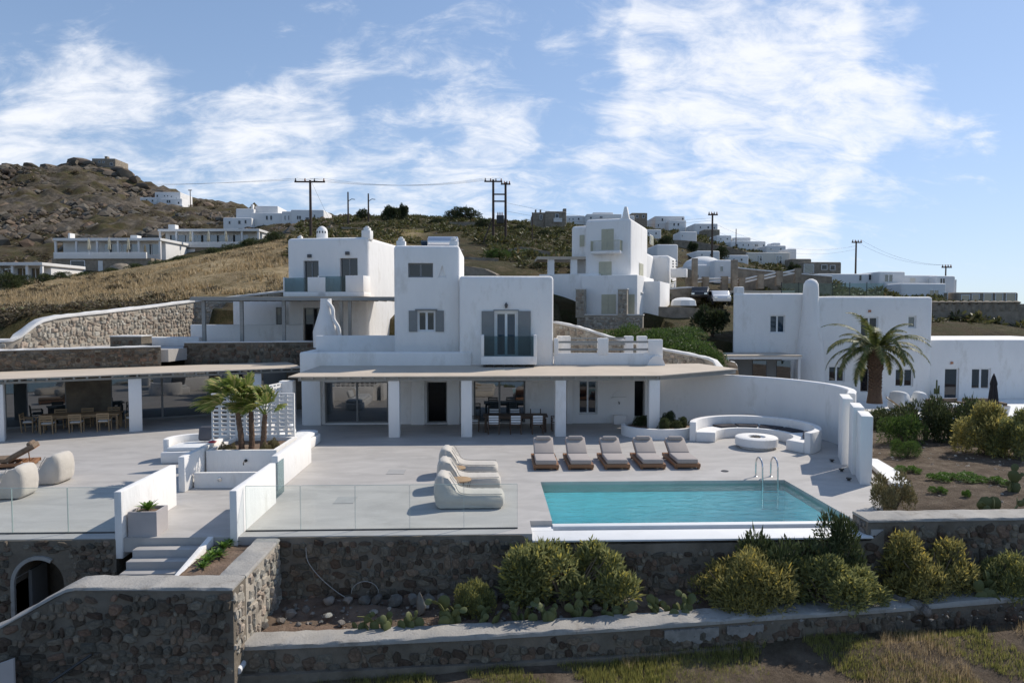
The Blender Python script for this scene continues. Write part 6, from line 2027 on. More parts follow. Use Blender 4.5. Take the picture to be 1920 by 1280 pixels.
def spots(n, fn, s0, s1, flat=.7, sink=.1):
    out = []; g = 0
    while len(out) < n and g < n * 60:
        g += 1
        q = fn()
        if q is None: continue
        x, y = q; s = s0 * (s1 / s0) ** (r.random() ** 1.6)
        out.append([x, y, 0, s, s * flat * r.uniform(.7, 1.3)])
    z = zt_array(np.array([p[0] for p in out]), np.array([p[1] for p in out]))
    for p, zz in zip(out, z): p[2] = zz - sink * p[3]
    return out


lo_bush = bush_mesh('s', 78, 130, .55, 'leaf_dark', .2, 8)
lo_bush2 = bush_mesh('s', 79, 130, .5, 'leaf_green', .2, 8)
lo_rock = rock_mesh(300, 1)


def in_meadow_dark():
    x = r.uniform(-60, -12); y = r.uniform(37, 66)
    if x > -26.5 + (y - 36.7) * .31 and y < 52.5: return None
    if y > 57 + (x + 22) * .35 + 9 * hashn(x, y, .3): return None
    return (x, y) if hashn(x, y, .4) > .25 else None


scatter('meadow_scrub', 'low dark brown scrub along the top of the curved wall', lo_bush, spots(1700, in_meadow_dark, .3, .8, .38), 'leaf_scrub', 'scrub')
scatter('meadow_shrubs', 'small brown and green shrubs dotted over the dry meadow', lo_bush, spots(1100, lambda: (lambda x, y: (x, y) if (x < -26.5 + (y - 36.7) * .31 or y > 56) and hashn(x, y, .2) > .5 else None)(r.uniform(-75, -12), r.uniform(50, 118)), .25, 1.0, .4), 'leaf_scrub', 'scrub')
scatter('hill_scrub', 'dark scrub dotted over the rocky hill', lo_bush, spots(1800, lambda: (lambda x, y: (x, y) if x < -.12 * y - 8 else None)(r.uniform(-330, -20), r.uniform(150, 345)), .7, 2.0, .5), 'leaf_scrub', 'scrub')
scatter('hill_rocks', 'grey-brown boulders strewn over the rocky hill', lo_rock, spots(7500, lambda: (lambda x, y: (x, y) if x < -.17 * y - 8 and hashn(x, y, .07) + .5 * hashn(x, y, .21) > .35 + .5 * r.random() else None)(r.uniform(-330, -20), r.uniform(145, 350)), .7, 7.0, .62, .12), 'stone_hill', 'rocks')
scatter('slope_scrub', 'green scrub on the slope between the villas and the ridge', lo_bush2, spots(3400, lambda: (lambda x, y: (x, y) if x > -.28 * y and y > 66 and hashn(x, y, .13) > .26 else None)(r.uniform(-45, 75), r.uniform(62, 200)), .45, 2.0, .6), 'leaf_scrub_green', 'scrub')
scatter('slope_rocks', 'small rocks on the slope between the villas and the ridge', lo_rock, spots(500, lambda: (lambda x, y: (x, y) if x > -.28 * y else None)(r.uniform(-45, 75), r.uniform(68, 200)), .3, 1.4, .6), 'stone_grey', 'rocks')
scatter('pebbles', 'loose pebbles and rubble on the bare earth and garden soil', lo_rock, spots(500, lambda: (r.uniform(12.8, 22), r.uniform(18, 33)), .03, .16, .6, .0), 'stone_light', 'pebbles')
bp = spots(420, lambda: (r.uniform(-5, 13), r.uniform(15.4, 16.8)), .04, .16, .6)
for p in bp: p[2] = -1.68 + .1 * (p[1] - 15.4)
scatter('bed_pebbles', 'small stones and debris on the soil of the shrub bed', lo_rock, bp, 'stone_grey', 'pebbles')
lo_rock_hill = rock_mesh(311, 2); lo_rock_hill.materials.append(M['stone_hill'])

# ================================================================ FAR HOUSES
def far_house(name, label, px, Y, blocks, wins=(), mt='plaster_far', group='houses on the hillside', rz=0, frame='frame_white', cat='house', sink=6):
    h = House(name, label, cat, px, Y, rz, group)
    for b in blocks:
        x0, y0, x1, y1 = b[:4]; d = b[4] if len(b) > 4 else 8; yo = b[5] if len(b) > 5 else 0; m_ = b[6] if len(b) > 6 else mt
        ua, za = h.pix(x0, y0, yo); ub, _ = h.pix(x1, y0, yo); _, zb_ = h.pix(x0, y1, yo)
        h.blk(ua, ub, yo, yo + d, zb_ - (sink if len(b) < 8 else b[7]), za, m_, .25 if d > 3 else .05)
    for w in wins:
        yo = w[4] if len(w) > 4 else 0; n_ = w[5] if len(w) > 5 else 1; pn = w[6] if len(w) > 6 else 'pane'
        h.win(w[:4], yo, n_, frame if len(w) < 8 else w[7], pn, fw=.09)
    return h


ST = 'stone_wall_far'
far_house('hilltop_house', 'brown stone house crowning the rocky hill', 195, 338, [(172, 297, 216, 318, 12), (196, 293, 201, 299, 2, 3)], [(184, 301, 188, 306), (192, 302, 196, 306), (206, 305, 212, 311)], ST)
far_house('hillside_villa', 'white villa with arches below the rocky summit', 315, 298, [(290, 360, 338, 386, 12), (262, 370, 292, 384, 8, -1), (300, 372, 341, 392, 6, -5), (322, 384, 342, 400, 5, -9)],
          [(293, 365, 297, 370), (307, 366, 310, 369), (313, 366, 316, 369), (320, 367, 323, 370), (329, 371, 332, 375), (312, 375, 320, 381, -5, 2), (284, 374, 288, 379, -1), (273, 373, 277, 378, -1), (333, 378, 337, 383, -5), (326, 388, 330, 392, -9)])
far_house('ridge_villa', 'long white villa with stepped roofs behind the glazed terraces', 510, 178, [(418, 408, 472, 432, 10, -2), (442, 391, 476, 412, 8, 1), (478, 386, 521, 412, 8, 3), (470, 399, 533, 428, 10), (528, 396, 562, 428, 10, -1), (545, 393, 607, 424, 9, -2), (470, 383, 474, 390, 1.2, 2)],
          [(428, 414, 433, 421, -2), (446, 413, 452, 421, -2), (458, 412, 463, 420, -2), (498, 404, 503, 413), (506, 404, 511, 413), (533, 404, 536, 413, -1), (540, 404, 543, 413, -1), (556, 404, 565, 412, -2, 2), (572, 407, 580, 416, -2), (588, 402, 592, 410, -2)])


def terrace_house(name, label, px, Y, base, para, glaz, cols, wins, chim, extra=()):
    """flat-roofed glazed house on a stone base"""
    h = House(name, label, 'house', px, Y, R(-3), 'glazed terrace houses below the rocky hill')
    ua, za = h.pix(base[0], base[1]); ub, _ = h.pix(base[2], base[1]); zb_ = h.pix(base[0], base[3])[1]
    h.blk(ua, ub, 0, 8, zb_ - 5, za, ST, .05, 'stone_base')
    ua, za = h.pix(para[0], para[1], -.3); ub, zb_ = h.pix(para[2], para[3], -.3)
    h.blk(ua, ub, -.3, .1, zb_, za, 'plaster_far', .05, 'parapet')
    ua, za = h.pix(glaz[0], glaz[1], 4); ub, zb_ = h.pix(glaz[2], glaz[3], 4)
    h.blk(ua, ub, 4, 12, zb_ - 3, za - .5, 'plaster_far', .05)
    h.blk(ua - .3, ub + .3, 1.6, 12.2, za - .5, za, 'plaster_far', .05, 'roof_slab')
    for i in range(cols):
        x = ua + (ub - ua) * i / (cols - 1)
        h.blk(x - .18, x + .18, 1.8, 2.15, zb_ - 1, za - .498, 'plaster_far', .02, 'column')
    for a, b in wins: h.win((a, glaz[1] + 8, b, glaz[3]), 4, 2, 'frame_white', 'pane_bright', fw=.1, name='sliding_door')
    for c in chim:
        x, z = h.pix((c[0] + c[1]) / 2, c[2], 5); w_ = h.pix(c[1], c[2], 5)[0] - h.pix(c[0], c[2], 5)[0]
        h.blk(x - w_ / 2, x + w_ / 2, 5, 6.5, z - 3, z, 'plaster_far', .08, 'chimney')
    for e in extra: h.win(e, 0, 1, 'frame_white', e[4] if len(e) > 4 else 'plaster_far', fw=.12)
    return h


def closed_parasol(label, px, py0, py1, Y, mt, group):
    p = atY(px, py1, Y); q = atY(px, py0, Y); h = q.z - p.z
    t = thing('parasol', label, 'parasol', p, 0, group)
    MB().tube([(0, 0, 0), (0, 0, h)], .035, 8).build('pole', 'metal_white' if mt != 'parasol_dark' else 'wood_dark', t)
    n = 14; pr = [(.10, .30), (.24, .34), (.20, .55), (.15, .72), (.17, .78), (.08, .93), (.02, .99)]
    mb = MB(); vs = []; fs = []
    for i, (rad, z) in enumerate(pr):
        for k in range(n):
            a = 2 * math.pi * k / n; rr = rad * (1.25 if k % 2 else .75)
            vs.append((rr * math.cos(a), rr * math.sin(a), z * h))
    for i in range(len(pr) - 1):
        for k in range(n): fs.append((i * n + k, i * n + (k + 1) % n, (i + 1) * n + (k + 1) % n, (i + 1) * n + k))
    mb.add(vs, fs).build('canopy', mt, t)


terrace_house('terrace_house', 'white glazed terrace house on stone base with three cream parasols, nearer the villa meadow', 190, 128, (97, 484, 283, 512), (100, 473, 274, 485), (118, 449, 311, 478), 6, [(195, 228), (230, 262), (268, 300)], [(127, 131, 437), (244, 257, 441)],
              [(132, 488, 160, 509, 'pane'), (184, 489, 193, 509)])
terrace_house('terrace_house', 'white glazed terrace house on stone base standing higher with square chimney', 400, 140, (316, 464, 445, 486), (310, 454, 452, 464), (310, 432, 492, 458), 7, [(318, 350), (352, 388), (392, 430), (436, 466)], [(315, 328, 421)], [(338, 467, 366, 484)])
for px, Y in ((167, 126), (205, 126), (241, 126)): closed_parasol('closed cream parasol on the lower glazed terrace', px, 446, 478, Y, 'sail_cream', 'parasols on the lower glazed terrace')
for px, Y in ((357, 138), (391, 138), (424, 138)): closed_parasol('closed cream parasol on the higher glazed terrace', px, 432, 462, Y, 'sail_cream', 'parasols on the higher glazed terrace')
terrace_house('terrace_house', 'low white glazed house with pergola at the meadow edge', 40, 108, (-40, 524, 60, 545), (-40, 522, 45, 530), (-40, 494, 96, 524), 6, [(-20, 3), (5, 27), (32, 54), (58, 76)], [])
p = atY(108, 523, 100)
cv = MB().box(-1.6, 1.6, -1, 1, 0, .45, Matrix.Translation((p.x, 100, p.z - .3)))
tag(cv.build('blue_tarpaulin', 'blue_plastic', None, .2), 'small blue tarpaulin bundle beside the low glazed house', 'tarpaulin')
p = atY(228, 507, 120)
dm = MB().lathe([(2.2, -.8), (2.1, .4), (1.6, 1.3), (.8, 1.75), (.02, 1.85)], 16, (p.x, 120, p.z - .6))
tag(dm.build('stone_oven', 'stone_wall_far'), 'domed stone oven in front of the lower glazed house', 'oven')

far_house('ridge_house', 'dark stone house with white balcony on the ridge', 1030, 168, [(999, 398, 1040, 426, 9), (1022, 396, 1062, 426, 8, -1), (1056, 391, 1062, 400, 1.5, 0), (1003, 393, 1006, 399, .8, 1), (1012, 393, 1015, 399, .8, 1)], [(1012, 403, 1017, 412), (1041, 401, 1048, 409, -1), (1038, 409, 1054, 416, -1.6, 4, 'plaster_far')], ST)
far_house('ridge_house', 'small white house beside the dark stone house', 1080, 205, [(1062, 404, 1096, 420, 8)], [(1066, 409, 1069, 413), (1073, 409, 1076, 413), (1083, 408, 1087, 413)])
far_house('ridge_house', 'white house directly behind the tall white house roof', 1130, 200, [(1100, 401, 1166, 420, 10), (1112, 398, 1150, 405, 6, 2)], [(1106, 406, 1110, 411), (1124, 405, 1130, 410, 0, 2)])
far_house('ridge_house', 'brown house on the ridge behind the tall white house', 1200, 214, [(1184, 399, 1214, 418, 9), (1176, 404, 1190, 418, 7, -2, 'plaster_far')], [(1192, 403, 1197, 409), (1204, 403, 1209, 409)], ST)
far_house('ridge_house', 'two-storey white house with balconies on the ridge', 1256, 218, [(1228, 405, 1284, 434, 11), (1254, 413, 1287, 434, 5, -4)], [(1240, 409, 1244, 415), (1233, 420, 1236, 425), (1248, 418, 1251, 423), (1262, 418, 1266, 424, -4), (1270, 418, 1274, 424, -4), (1278, 408, 1282, 413)])
far_house('ridge_house', 'pale house with stone terrace near the single pole', 1322, 205, [(1302, 419, 1346, 440, 9), (1320, 430, 1350, 445, 5, -6, ST)], [(1312, 424, 1315, 429), (1326, 424, 1330, 429), (1338, 425, 1341, 430)])
far_house('slope_house', 'small plain white house on the green slope', 1290, 150, [(1275, 434, 1307, 448, 6)], [(1278, 440, 1281, 444)])
far_house('slope_house', 'white house with row of windows below the ridge', 1405, 168, [(1370, 452, 1436, 470, 9), (1376, 445, 1408, 455, 6, 3)], [(1380, 457, 1384, 463), (1392, 457, 1395, 462), (1402, 457, 1405, 462), (1415, 457, 1421, 463, 0, 2), (1430, 458, 1434, 463)])
far_house('slope_house', 'cream house with two balcony doors on the slope', 1445, 138, [(1402, 473, 1482, 508, 10, 0, 'plaster_cream'), (1478, 466, 1494, 490, 5, 4)], [(1419, 479, 1429, 496, 0, 2, 'pane_bright'), (1455, 479, 1466, 496, 0, 2, 'pane_bright')])
far_house('slope_house', 'stone house with glass corner on the slope', 1540, 132, [(1506, 491, 1578, 520, 8, 0, ST), (1484, 485, 1522, 500, 7, 3, ST)], [(1507, 495, 1526, 512, -.1, 1, 'pane_bright'), (1540, 496, 1551, 506), (1556, 497, 1566, 507)])
far_house('slope_house', 'long beige-white house with covered balcony', 1615, 108, [(1532, 513, 1650, 552, 9, 0), (1648, 509, 1698, 556, 9, -2)], [(1658, 514, 1674, 529, -2, 2, 'pane_bright'), (1628, 514, 1634, 526), (1610, 515, 1616, 527), (1660, 530, 1690, 540, -2.5, 6, 'plaster_far')])
far_house('slope_house', 'stepped beige-white house with roof dishes beside the short pole', 1740, 104, [(1694, 516, 1760, 560, 9, 2), (1756, 517, 1792, 560, 9, 0), (1690, 531, 1775, 566, 4, -3), (1786, 524, 1794, 545, 3, 1)], [(1762, 521, 1772, 534, 0, 2), (1742, 543, 1760, 562, -3, 2, 'pane_bright'), (1705, 520, 1717, 530, 2, 1, 'plaster_cream'), (1768, 548, 1777, 562, -3)])
far_house('slope_house', 'low stone and glass pavilion at the edge of the slope', 1850, 100, [(1792, 548, 1910, 580, 6, 0, ST)], [(1802, 552, 1818, 568, 0, 1, 'pane_bright'), (1822, 551, 1836, 568, 0, 1, 'pane_bright'), (1844, 549, 1860, 570, 0, 1, 'pane_bright'), (1866, 549, 1880, 570, 0, 1, 'pane_bright'), (1886, 549, 1904, 570, 0, 1, 'pane_bright')])
far_house('garden_house', 'plain cream house with small windows behind the white annex', 1875, 72, [(1812, 579, 1990, 625, 8, 0, 'plaster_cream')], [(1827, 587, 1840, 603, 0, 2), (1878, 601, 1886, 611)])
for px, py, Y, s_ in ((140, 307, 336, 7), (150, 303, 338, 8), (160, 305, 337, 7), (168, 308, 335, 6), (132, 311, 334, 6), (222, 316, 333, 5), (236, 324, 331, 7), (252, 336, 328, 6), (268, 348, 325, 6), (178, 318, 330, 6), (195, 322, 329, 7), (210, 326, 328, 6), (120, 312, 334, 5), (60, 312, 338, 6), (20, 312, 340, 6), (95, 314, 336, 7)):
    p = atY(px, py, Y)
    rk = rock((p.x, Y, p.z - s_ * .15), (s_ * 1.5, s_ * 1.1, s_ * .85), 'dark crag on the summit ridge around the brown stone house', 'summit crags'); rk.data = lo_rock_hill
# domed chapel-like house
h = far_house('domed_house', 'white domed house by the stone terraces', 1330, 84, [(1296, 496, 1375, 525, 8, 2), (1340, 487, 1373, 525, 6, 0)], [(1349, 498, 1357, 510, 0, 1, 'pane_bright')])
u, z = h.pix(1318, 497, 5)
MB().lathe([(2.6, -.5), (2.5, .1), (2.1, .55), (1.4, .9), (.6, 1.08), (.02, 1.12)], 20, (u, 5, z)).build('dome', 'plaster_far', h.t)
for a_ in (('slope_house', 'tiny white house below the ridge row behind the tall house', 1150, 190, [(1135, 414, 1166, 428, 6)], [(1142, 418, 1145, 422), (1155, 418, 1158, 422)]),
           ('slope_house', 'small white house between the two utility poles of the slope', 1358, 172, [(1344, 441, 1372, 456, 6)], [(1350, 446, 1353, 450), (1362, 446, 1366, 450)]),
           ('slope_house', 'small flat white house right of the house with row of windows', 1455, 160, [(1438, 460, 1474, 474, 6), (1450, 455, 1464, 462, 4, 1)], [(1444, 465, 1447, 469), (1462, 465, 1466, 469)]),
           ('slope_house', 'low white house just above the domed house', 1330, 108, [(1306, 470, 1350, 484, 6)], [(1314, 475, 1318, 481), (1330, 475, 1335, 481)]),
           ('slope_house', 'white house with flat roof left of the cream balcony house', 1388, 128, [(1366, 478, 1404, 496, 7)], [(1374, 484, 1378, 490), (1388, 484, 1393, 490)]),
           ('slope_house', 'low white house left of the small plain white house', 1225, 165, [(1206, 430, 1240, 444, 6)], [(1214, 435, 1217, 440), (1228, 435, 1232, 440)])):
    far_house(*a_)
far_house('gable_house', 'pale pointed-gable wall peeking over the tall house', 1258, 96, [(1231, 458, 1272, 480, 6, 0)], [], 'plaster_far')
# stone terrace walls, pergola carport
def far_wall(label, pts, thick=.5, mt=ST, hgt=None, cop=None, name='terrace_wall'):
    P_ = [tuple(atY(*p)) for p in pts]
    zb_ = min(p[2] for p in P_) - (hgt or 2.5)
    w, xy, Lg, zf = sweep_wall(name, P_, thick, mt, zb=zb_, jit=.06, step=1.0, coping=cop, cop_h=.14, cop_over=.06)
    return tag(w, label, 'wall', None)


far_wall('rubble wall with stair balustrade line right of the domed house', [(1375, 500, 80), (1420, 505, 80), (1500, 512, 80), (1560, 517, 80)], hgt=4, cop='coping_white')
far_wall('rubble wall behind the parked cars', [(1255, 540, 68), (1290, 537, 68), (1330, 540, 68)], hgt=2.5, cop='coping_white')
far_wall('rubble retaining wall below the parked cars', [(1235, 575, 60), (1262, 575, 60), (1300, 577, 60), (1320, 580, 60)], hgt=3.5)
far_wall('rubble wall above the carport roof', [(1250, 505, 86), (1290, 503, 86), (1310, 515, 86)], hgt=4)
far_wall('long crenellated rubble wall behind the neighbouring annex', [(1750, 572, 70), (1800, 571, 70), (1860, 570, 70), (1925, 570, 70)], hgt=4)
far_wall('broken stone wall on the green slope behind the tower', [(860, 480, 74), (905, 484, 74), (935, 484, 74)], hgt=3)
far_wall('stone retaining wall left of the veranda', [(862, 497, 64), (905, 503, 63), (930, 515, 62)], hgt=3)
far_wall('long dry-stone wall stepping across the slope below the ridge', [(640, 425, 130), (720, 432, 120), (800, 442, 112), (900, 447, 110), (940, 452, 108)], hgt=2.2)
far_wall('dry-stone wall above the ruined wall', [(950, 448, 120), (1010, 446, 118), (1070, 450, 115)], hgt=4)
far_wall('ruined rubble wall with gate beside the veranda', [(945, 470, 86), (970, 462, 85), (1010, 468, 84), (1045, 475, 84)], hgt=5)
far_wall('low dry-stone wall along the ridge line right of the dark stone house', [(1000, 424, 160), (1060, 428, 155), (1100, 432, 150)], hgt=3)
far_wall('dry-stone terrace wall across the green slope', [(1230, 448, 150), (1300, 452, 148), (1380, 466, 140), (1420, 478, 138)], hgt=2.4)
far_wall('dry-stone wall following the top of the meadow', [(60, 536, 96), (190, 517, 100), (290, 503, 104), (390, 487, 106), (430, 478, 108)], hgt=1.5)
far_wall('grey stone wall below the long ridge villa', [(480, 436, 150), (545, 436, 150)], hgt=3, mt='coping')
far_wall('ruined stone hut wall near the double pole', [(830, 417, 140), (870, 416, 140), (925, 417, 140)], hgt=3)
# carport
cpt = thing('carport', 'long flat carport roof on white posts behind the parked cars', 'carport', (0, 0, 0))
a = atY(1292, 540, 73); b_ = atY(1490, 548, 73)
MB().box(a.x, b_.x, 73, 78, a.z - .5, a.z - .25).build('roof_panel', 'pergola_canvas', cpt)
for px in (1340, 1367, 1440):
    p = atY(px, 560, 73.2); MB().box(p.x - .2, p.x + .2, 73.1, 73.5, zt(p.x, 73.2) - .5, a.z - .502).build('post', 'plaster', cpt)
MB().box(a.x, b_.x, 77.5, 78, a.z - 4, a.z - .502).build('back_wall', ST, cpt)
# balustrade stubs: posts with rails on the terraces
bal_ = thing('terrace_balustrade', 'stone balustrade with timber rails above the carport', 'balustrade', (0, 0, 0))
prev = None
for px, py in ((1292, 534), (1322, 533), (1358, 532), (1390, 534), (1425, 528), (1460, 522), (1495, 517)):
    p = atY(px, py, 77); q = atY(px, py - 14, 77)
    MB().box(p.x - .35, p.x + .35, 76.7, 77.3, p.z - .8, q.z).build('post', ST, bal_)
    if prev:
        for f_ in (.35, .75):
            z0 = prev[0].z + (prev[1].z - prev[0].z) * f_; z1_ = p.z + (q.z - p.z) * f_
            MB().tube([(prev[0].x + .3, 77, z0), (p.x - .3, 77, z1_)], .1, 5).build('rail', 'plaster_far', bal_)
    prev = (p, q)
for px0, px1, py, lab in ((1300, 1309, 484, 'tall square stone gate pillar left of the domed house'), (1374, 1384, 487, 'tall square stone gate pillar right of the domed house')):
    a = atY(px0, py, 76); b2 = atY(px1, py, 76)
    tag(MB().box(a.x, b2.x, 76, 76.7, a.z - 5, a.z).build('gate_pillar', ST, None, .05), lab, 'pillar')
gr = thing('roof_glass_screen', 'frameless glass screen on the terrace behind the neighbouring roof', 'glass screen', (0, 0, 0))
for i in range(6):
    a = atY(1466 + i * 32, 531, 66); b2 = atY(1466 + (i + 1) * 32 - 1, 552, 66)
    MB().box(a.x, b2.x, 66, 66.02, b2.z - .3, a.z).build('glass_panel', 'far_glass', gr)
    MB().box(a.x - .03, a.x + .03, 66.021, 66.08, b2.z - .3, a.z + .1).build('post', 'metal_dark', gr)
# crenel posts with caps on the long wall
for i in range(12):
    px = 1758 + i * 14
    p = atY(px, 575, 69.7)
    tag(MB().lathe([(.32, -.4), (.32, .35), (.42, .4), (.42, .5), (.2, .6), (.02, .64)], 10, (p.x, 70.2, p.z)).build('wall_pillar', 'stone_wall_far'), 'small capped stone pillar on the long crenellated wall', 'pillar', 'capped pillars on the long wall')

# ================================================================ CARS
def car(label, px, py, Y, rz, mt):
    p = atY(px, py, Y); p.z = zt(p.x, Y) + .0
    g_ = atY(px, py, Y)
    t = thing('parked_car', label, 'car', (p.x, Y, p.z), rz, 'parked cars by the stone walls')
    prof = [(-2.0, .35), (-2.05, .7), (-1.9, .92), (-1.2, 1.0), (-.75, 1.42), (.75, 1.46), (1.5, 1.0), (1.95, .9), (2.05, .6), (2.0, .35)]
    MB().extrude(prof, lambda a, b: (a, -.82, b), lambda a, b: (a, .82, b)).build('body', mt, t, .08, 3)
    MB().extrude([(-1.1, 1.02), (-.72, 1.38), (-.68, 1.38), (-1.02, 1.02)], lambda a, b: (a - .05, -.68, b), lambda a, b: (a - .05, .68, b)).build('windscreen', 'pane_bright', t)
    for s in (-1, 1):
        MB().extrude([(-.95, 1.03), (-.62, 1.36), (.7, 1.38), (1.25, 1.03)], lambda a, b: (a, s * .805, b), lambda a, b: (a, s * .83, b)).build('side_window', 'pane', t)
        MB().box(-2.09, -2.0, s * .6 - .14, s * .6 + .14, .66, .8).build('headlight', 'metal_steel', t)
        for x in (-1.3, 1.3):
            w_ = MB().tube([(x, s * .70, .33), (x, s * .88, .33)], .33, 16).build('wheel', 'rubber', t)
            MB().tube([(x, s * .885, .33), (x, s * .895, .33)], .2, 12).build('rim', 'metal_steel', w_)
    return t


car('white car parked in front of the carport', 1348, 567, 67, R(80), 'car_white')
car('black car parked beside the white car', 1313, 567, 68, R(70), 'car_black')
p = atY(1282, 563, 63.5)
tag(MB().lathe([(1.2, -.5), (1.1, .0), (.75, .2), (.35, .26), (.02, .28)], 9, (p.x, 63.5, p.z)).build('covered_heap', 'fabric_white'), 'white sheet-covered heap beside the parked cars', 'tarpaulin')

# ================================================================ NEIGHBOUR PATIO FURNITURE
closed_parasol('closed dark parasol on the neighbouring patio', 1861, 700, 786, 40.5 + .5, 'parasol_dark', None)
for k, (px, py, a, l) in enumerate([(1678, 752, 20, 'white bean bag leaning near the neighbouring doors, beside the palm'), (1712, 755, -10, 'white bean bag next to the grey cushions of the neighbouring patio')]):
    p = atY(px, py, 43.5); t = thing('bean_bag', l, 'bean bag', (p.x, 43.5, -.82), R(a))
    puffy([(.0, .0), (1.3, .0), (1.35, .4), (.8, .5), (.6, 1.1), (.2, 1.15), (-.05, .5)], -.55, .55, 'cushion', 'fabric_white', t, puff=.1, seed=20 + k)
for k, (px, py, l) in enumerate([(1775, 772, 'wicker sofa with white cushions on the neighbouring patio'), (1845, 772, 'wicker sofa behind the dark parasol')]):
    p = atY(px, py, 42.0); t = thing('wicker_sofa', l, 'sofa', (p.x, 42.0, -.82), R(8 - 14 * k))
    MB().box(-1.1, 1.1, -.5, .5, 0, .42).build('base', 'wicker', t, .05); MB().box(-1.1, 1.1, .35, .5, .42, .85).build('backrest', 'wicker', t, .04)
    for s in (-1, 1): MB().box(s * 1.0 - .1, s * 1.0 + .1, -.5, .348, .422, .68).build('armrest', 'wicker', t, .03)
    for i in range(2): MB().box(-.88 + i * .9, -.04 + i * .9, -.48, .33, .424, .58).build('seat_cushion', 'fabric_white', t, .06, 3)
for k, (px, py, a) in enumerate([(1800, 788, 35), (1690, 768, 60)]):
    p = atY(px, py, 39.5 + 2 * k); t = thing('deck_chair', ['folding wooden deck chair in front of the wicker sofa', 'folding wooden deck chair beside the palm foot'][k], 'deck chair', (p.x, 41 + .8 * k, -.82), R(a))
    for s in (-1, 1):
        MB().tube([(s * .3, -.6, 0), (s * .3, .7, 1.0)], .03, 6).build('back_rail', 'wood_light', t); MB().tube([(s * .27, .55, 0), (s * .27, -.5, .5)], .03, 6).build('leg', 'wood_light', t)
    MB().extrude([(-.5, .52), (.0, .3), (.66, .98), (.66, 1.0), (.0, .34), (-.5, .55)], lambda a_, b: (-.27, a_, b), lambda a_, b: (.27, a_, b)).build('sling', 'fabric_white', t)
p = atY(1900, 780, 41.5)
tag(MB().lathe([(.25, 0), (.33, .5), (.30, .5), (.26, .45)], 14, (p.x - .6, 41.5, -.82)).build('plant_pot', 'plaster_far'), 'round pale plant pot beside the wicker sofa', 'pot')
t = thing('potted_cactus', 'tall thin potted cactus by the neighbouring glazed door', 'plant', (atY(1756, 735, 47.6).x, 47.6, -.82))
MB().lathe([(.28, 0), (.34, .5), (.30, .5)], 12).build('pot', 'plaster_far', t)
for dx, hh_ in ((0, 1.5), (.14, 1.1), (-.12, .9)): MB().tube([(dx, 0, .45), (dx * 1.2, 0, hh_)], [.07, .05], 7).build('stem', 'cactus', t)
sk = MB(); pts = [atZ(px, py, .03) for px, py in ((1657, 850), (1668, 870), (1684, 900), (1690, 915))]
sk.prism([(13.0, 21.4), (13.5, 21.2), (14.2, 23), (14.6, 25), (14.2, 25.2), (13.7, 23.6)], -.2, .05)
tag(sk.build('garden_kerb', 'white_concrete'), 'pale concrete strip outside the fin walls', 'kerb')

# ================================================================ POLES AND WIRES
def pole(label, px, top, bot, Y, arms, thick=.16, lean=0, extra=None):
    p = atY(px, bot, Y); q = atY(px, top, Y)
    zg = min(p.z, zt(p.x, Y)) - .3
    t = thing('utility_pole', label, 'utility pole', (p.x, Y, zg), 0, 'utility poles on the slope')
    H_ = q.z - zg
    MB().tube([(0, 0, 0), (lean, 0, H_)], [thick, thick * .75], 9).build('post', 'wood_pole', t)
    for dz, half in arms:
        MB().box(-half, half, -.28, -.16, H_ - dz - .1, H_ - dz + .1).build('crossarm', 'wood_pole', t)
        for k in range(4):
            x = -half + .15 + (2 * half - .3) * k / 3
            MB().lathe([(.09, 0), (.12, .12), (.06, .2), (.09, .3), (.02, .36)], 7, (x, -.22, H_ - dz + .1)).build('insulator', 'terracotta' if k % 2 else 'lamp_metal', t)
    return t, H_, zg


pA = pole('tall dark utility pole with wide crossarm behind the guest house', 583, 338, 452, 92, [(.25, 2.0)], .2)
pole('slim utility pole with a street light arm, left of its twin', 653, 360, 418, 150, [], .2)
pole('slim utility pole with a street light arm, near the rounded trees', 691, 363, 416, 150, [], .2)
for px in (653, 691):
    p = atY(px, 378, 150); tag(MB().tube([(p.x, 149.7, p.z), (p.x + .8, 149.7, p.z + .5), (p.x + 1.5, 149.7, p.z + .4)], .08, 5).build('street_light', 'lamp_metal'), 'street light arm on a slim utility pole by the ridge', 'street light', 'street lights on the slim poles')
p1 = pole('taller post of the double transformer pole', 925, 337, 478, 100, [(.3, 1.3)], .22)
p2 = pole('shorter post of the double transformer pole', 948, 342, 475, 100, [(.3, .7)], .22)
tr = thing('pole_transformer', 'grey transformer and cross braces between the double poles', 'transformer', (0, 0, 0))
a = atY(925, 365, 100); b_ = atY(948, 365, 100)
for py in (365, 378, 423, 452):
    z = atY(925, py, 100).z; MB().box(a.x, b_.x, 99.65, 99.77, z - .1, z + .1).build('brace', 'wood_pole', tr)
z = atY(935, 422, 100).z
MB().box(a.x + .45, b_.x - .25, 99.0, 99.9, z + .12, z + 1.3).build('tank', 'metal_dark', tr, .08)
for k in range(3): MB().lathe([(.08, 0), (.1, .2), (.05, .5)], 7, (a.x + .65 + k * .3, 99.4, z + 1.3)).build('bushing', 'terracotta', tr)
st_ = MB().tube([(atY(905, 476, 100).x, 99.3, zt(-1, 100) - .2), (a.x, 99.8, atY(925, 405, 100).z)], .1, 6)
tag(st_.build('stay_pole', 'wood_pole'), 'slanted wooden stay propping the double pole', 'utility pole')
p3 = pole('utility pole with short crossarm above the carport', 1335, 400, 478, 105, [(.25, .75)], .18)
p4 = pole('utility pole with short crossarm against open sky', 1604, 452, 515, 118, [(.25, .9)], .18)
p5 = pole('short utility pole above the stepped beige-white house', 1773, 499, 518, 112, [(.2, .85)], .14)
pole('thin pole in front of the dark stone house', 998, 398, 460, 110, [], .1)
pole('thin antenna mast on the slope below the ridge', 1380, 429, 450, 165, [], .12)
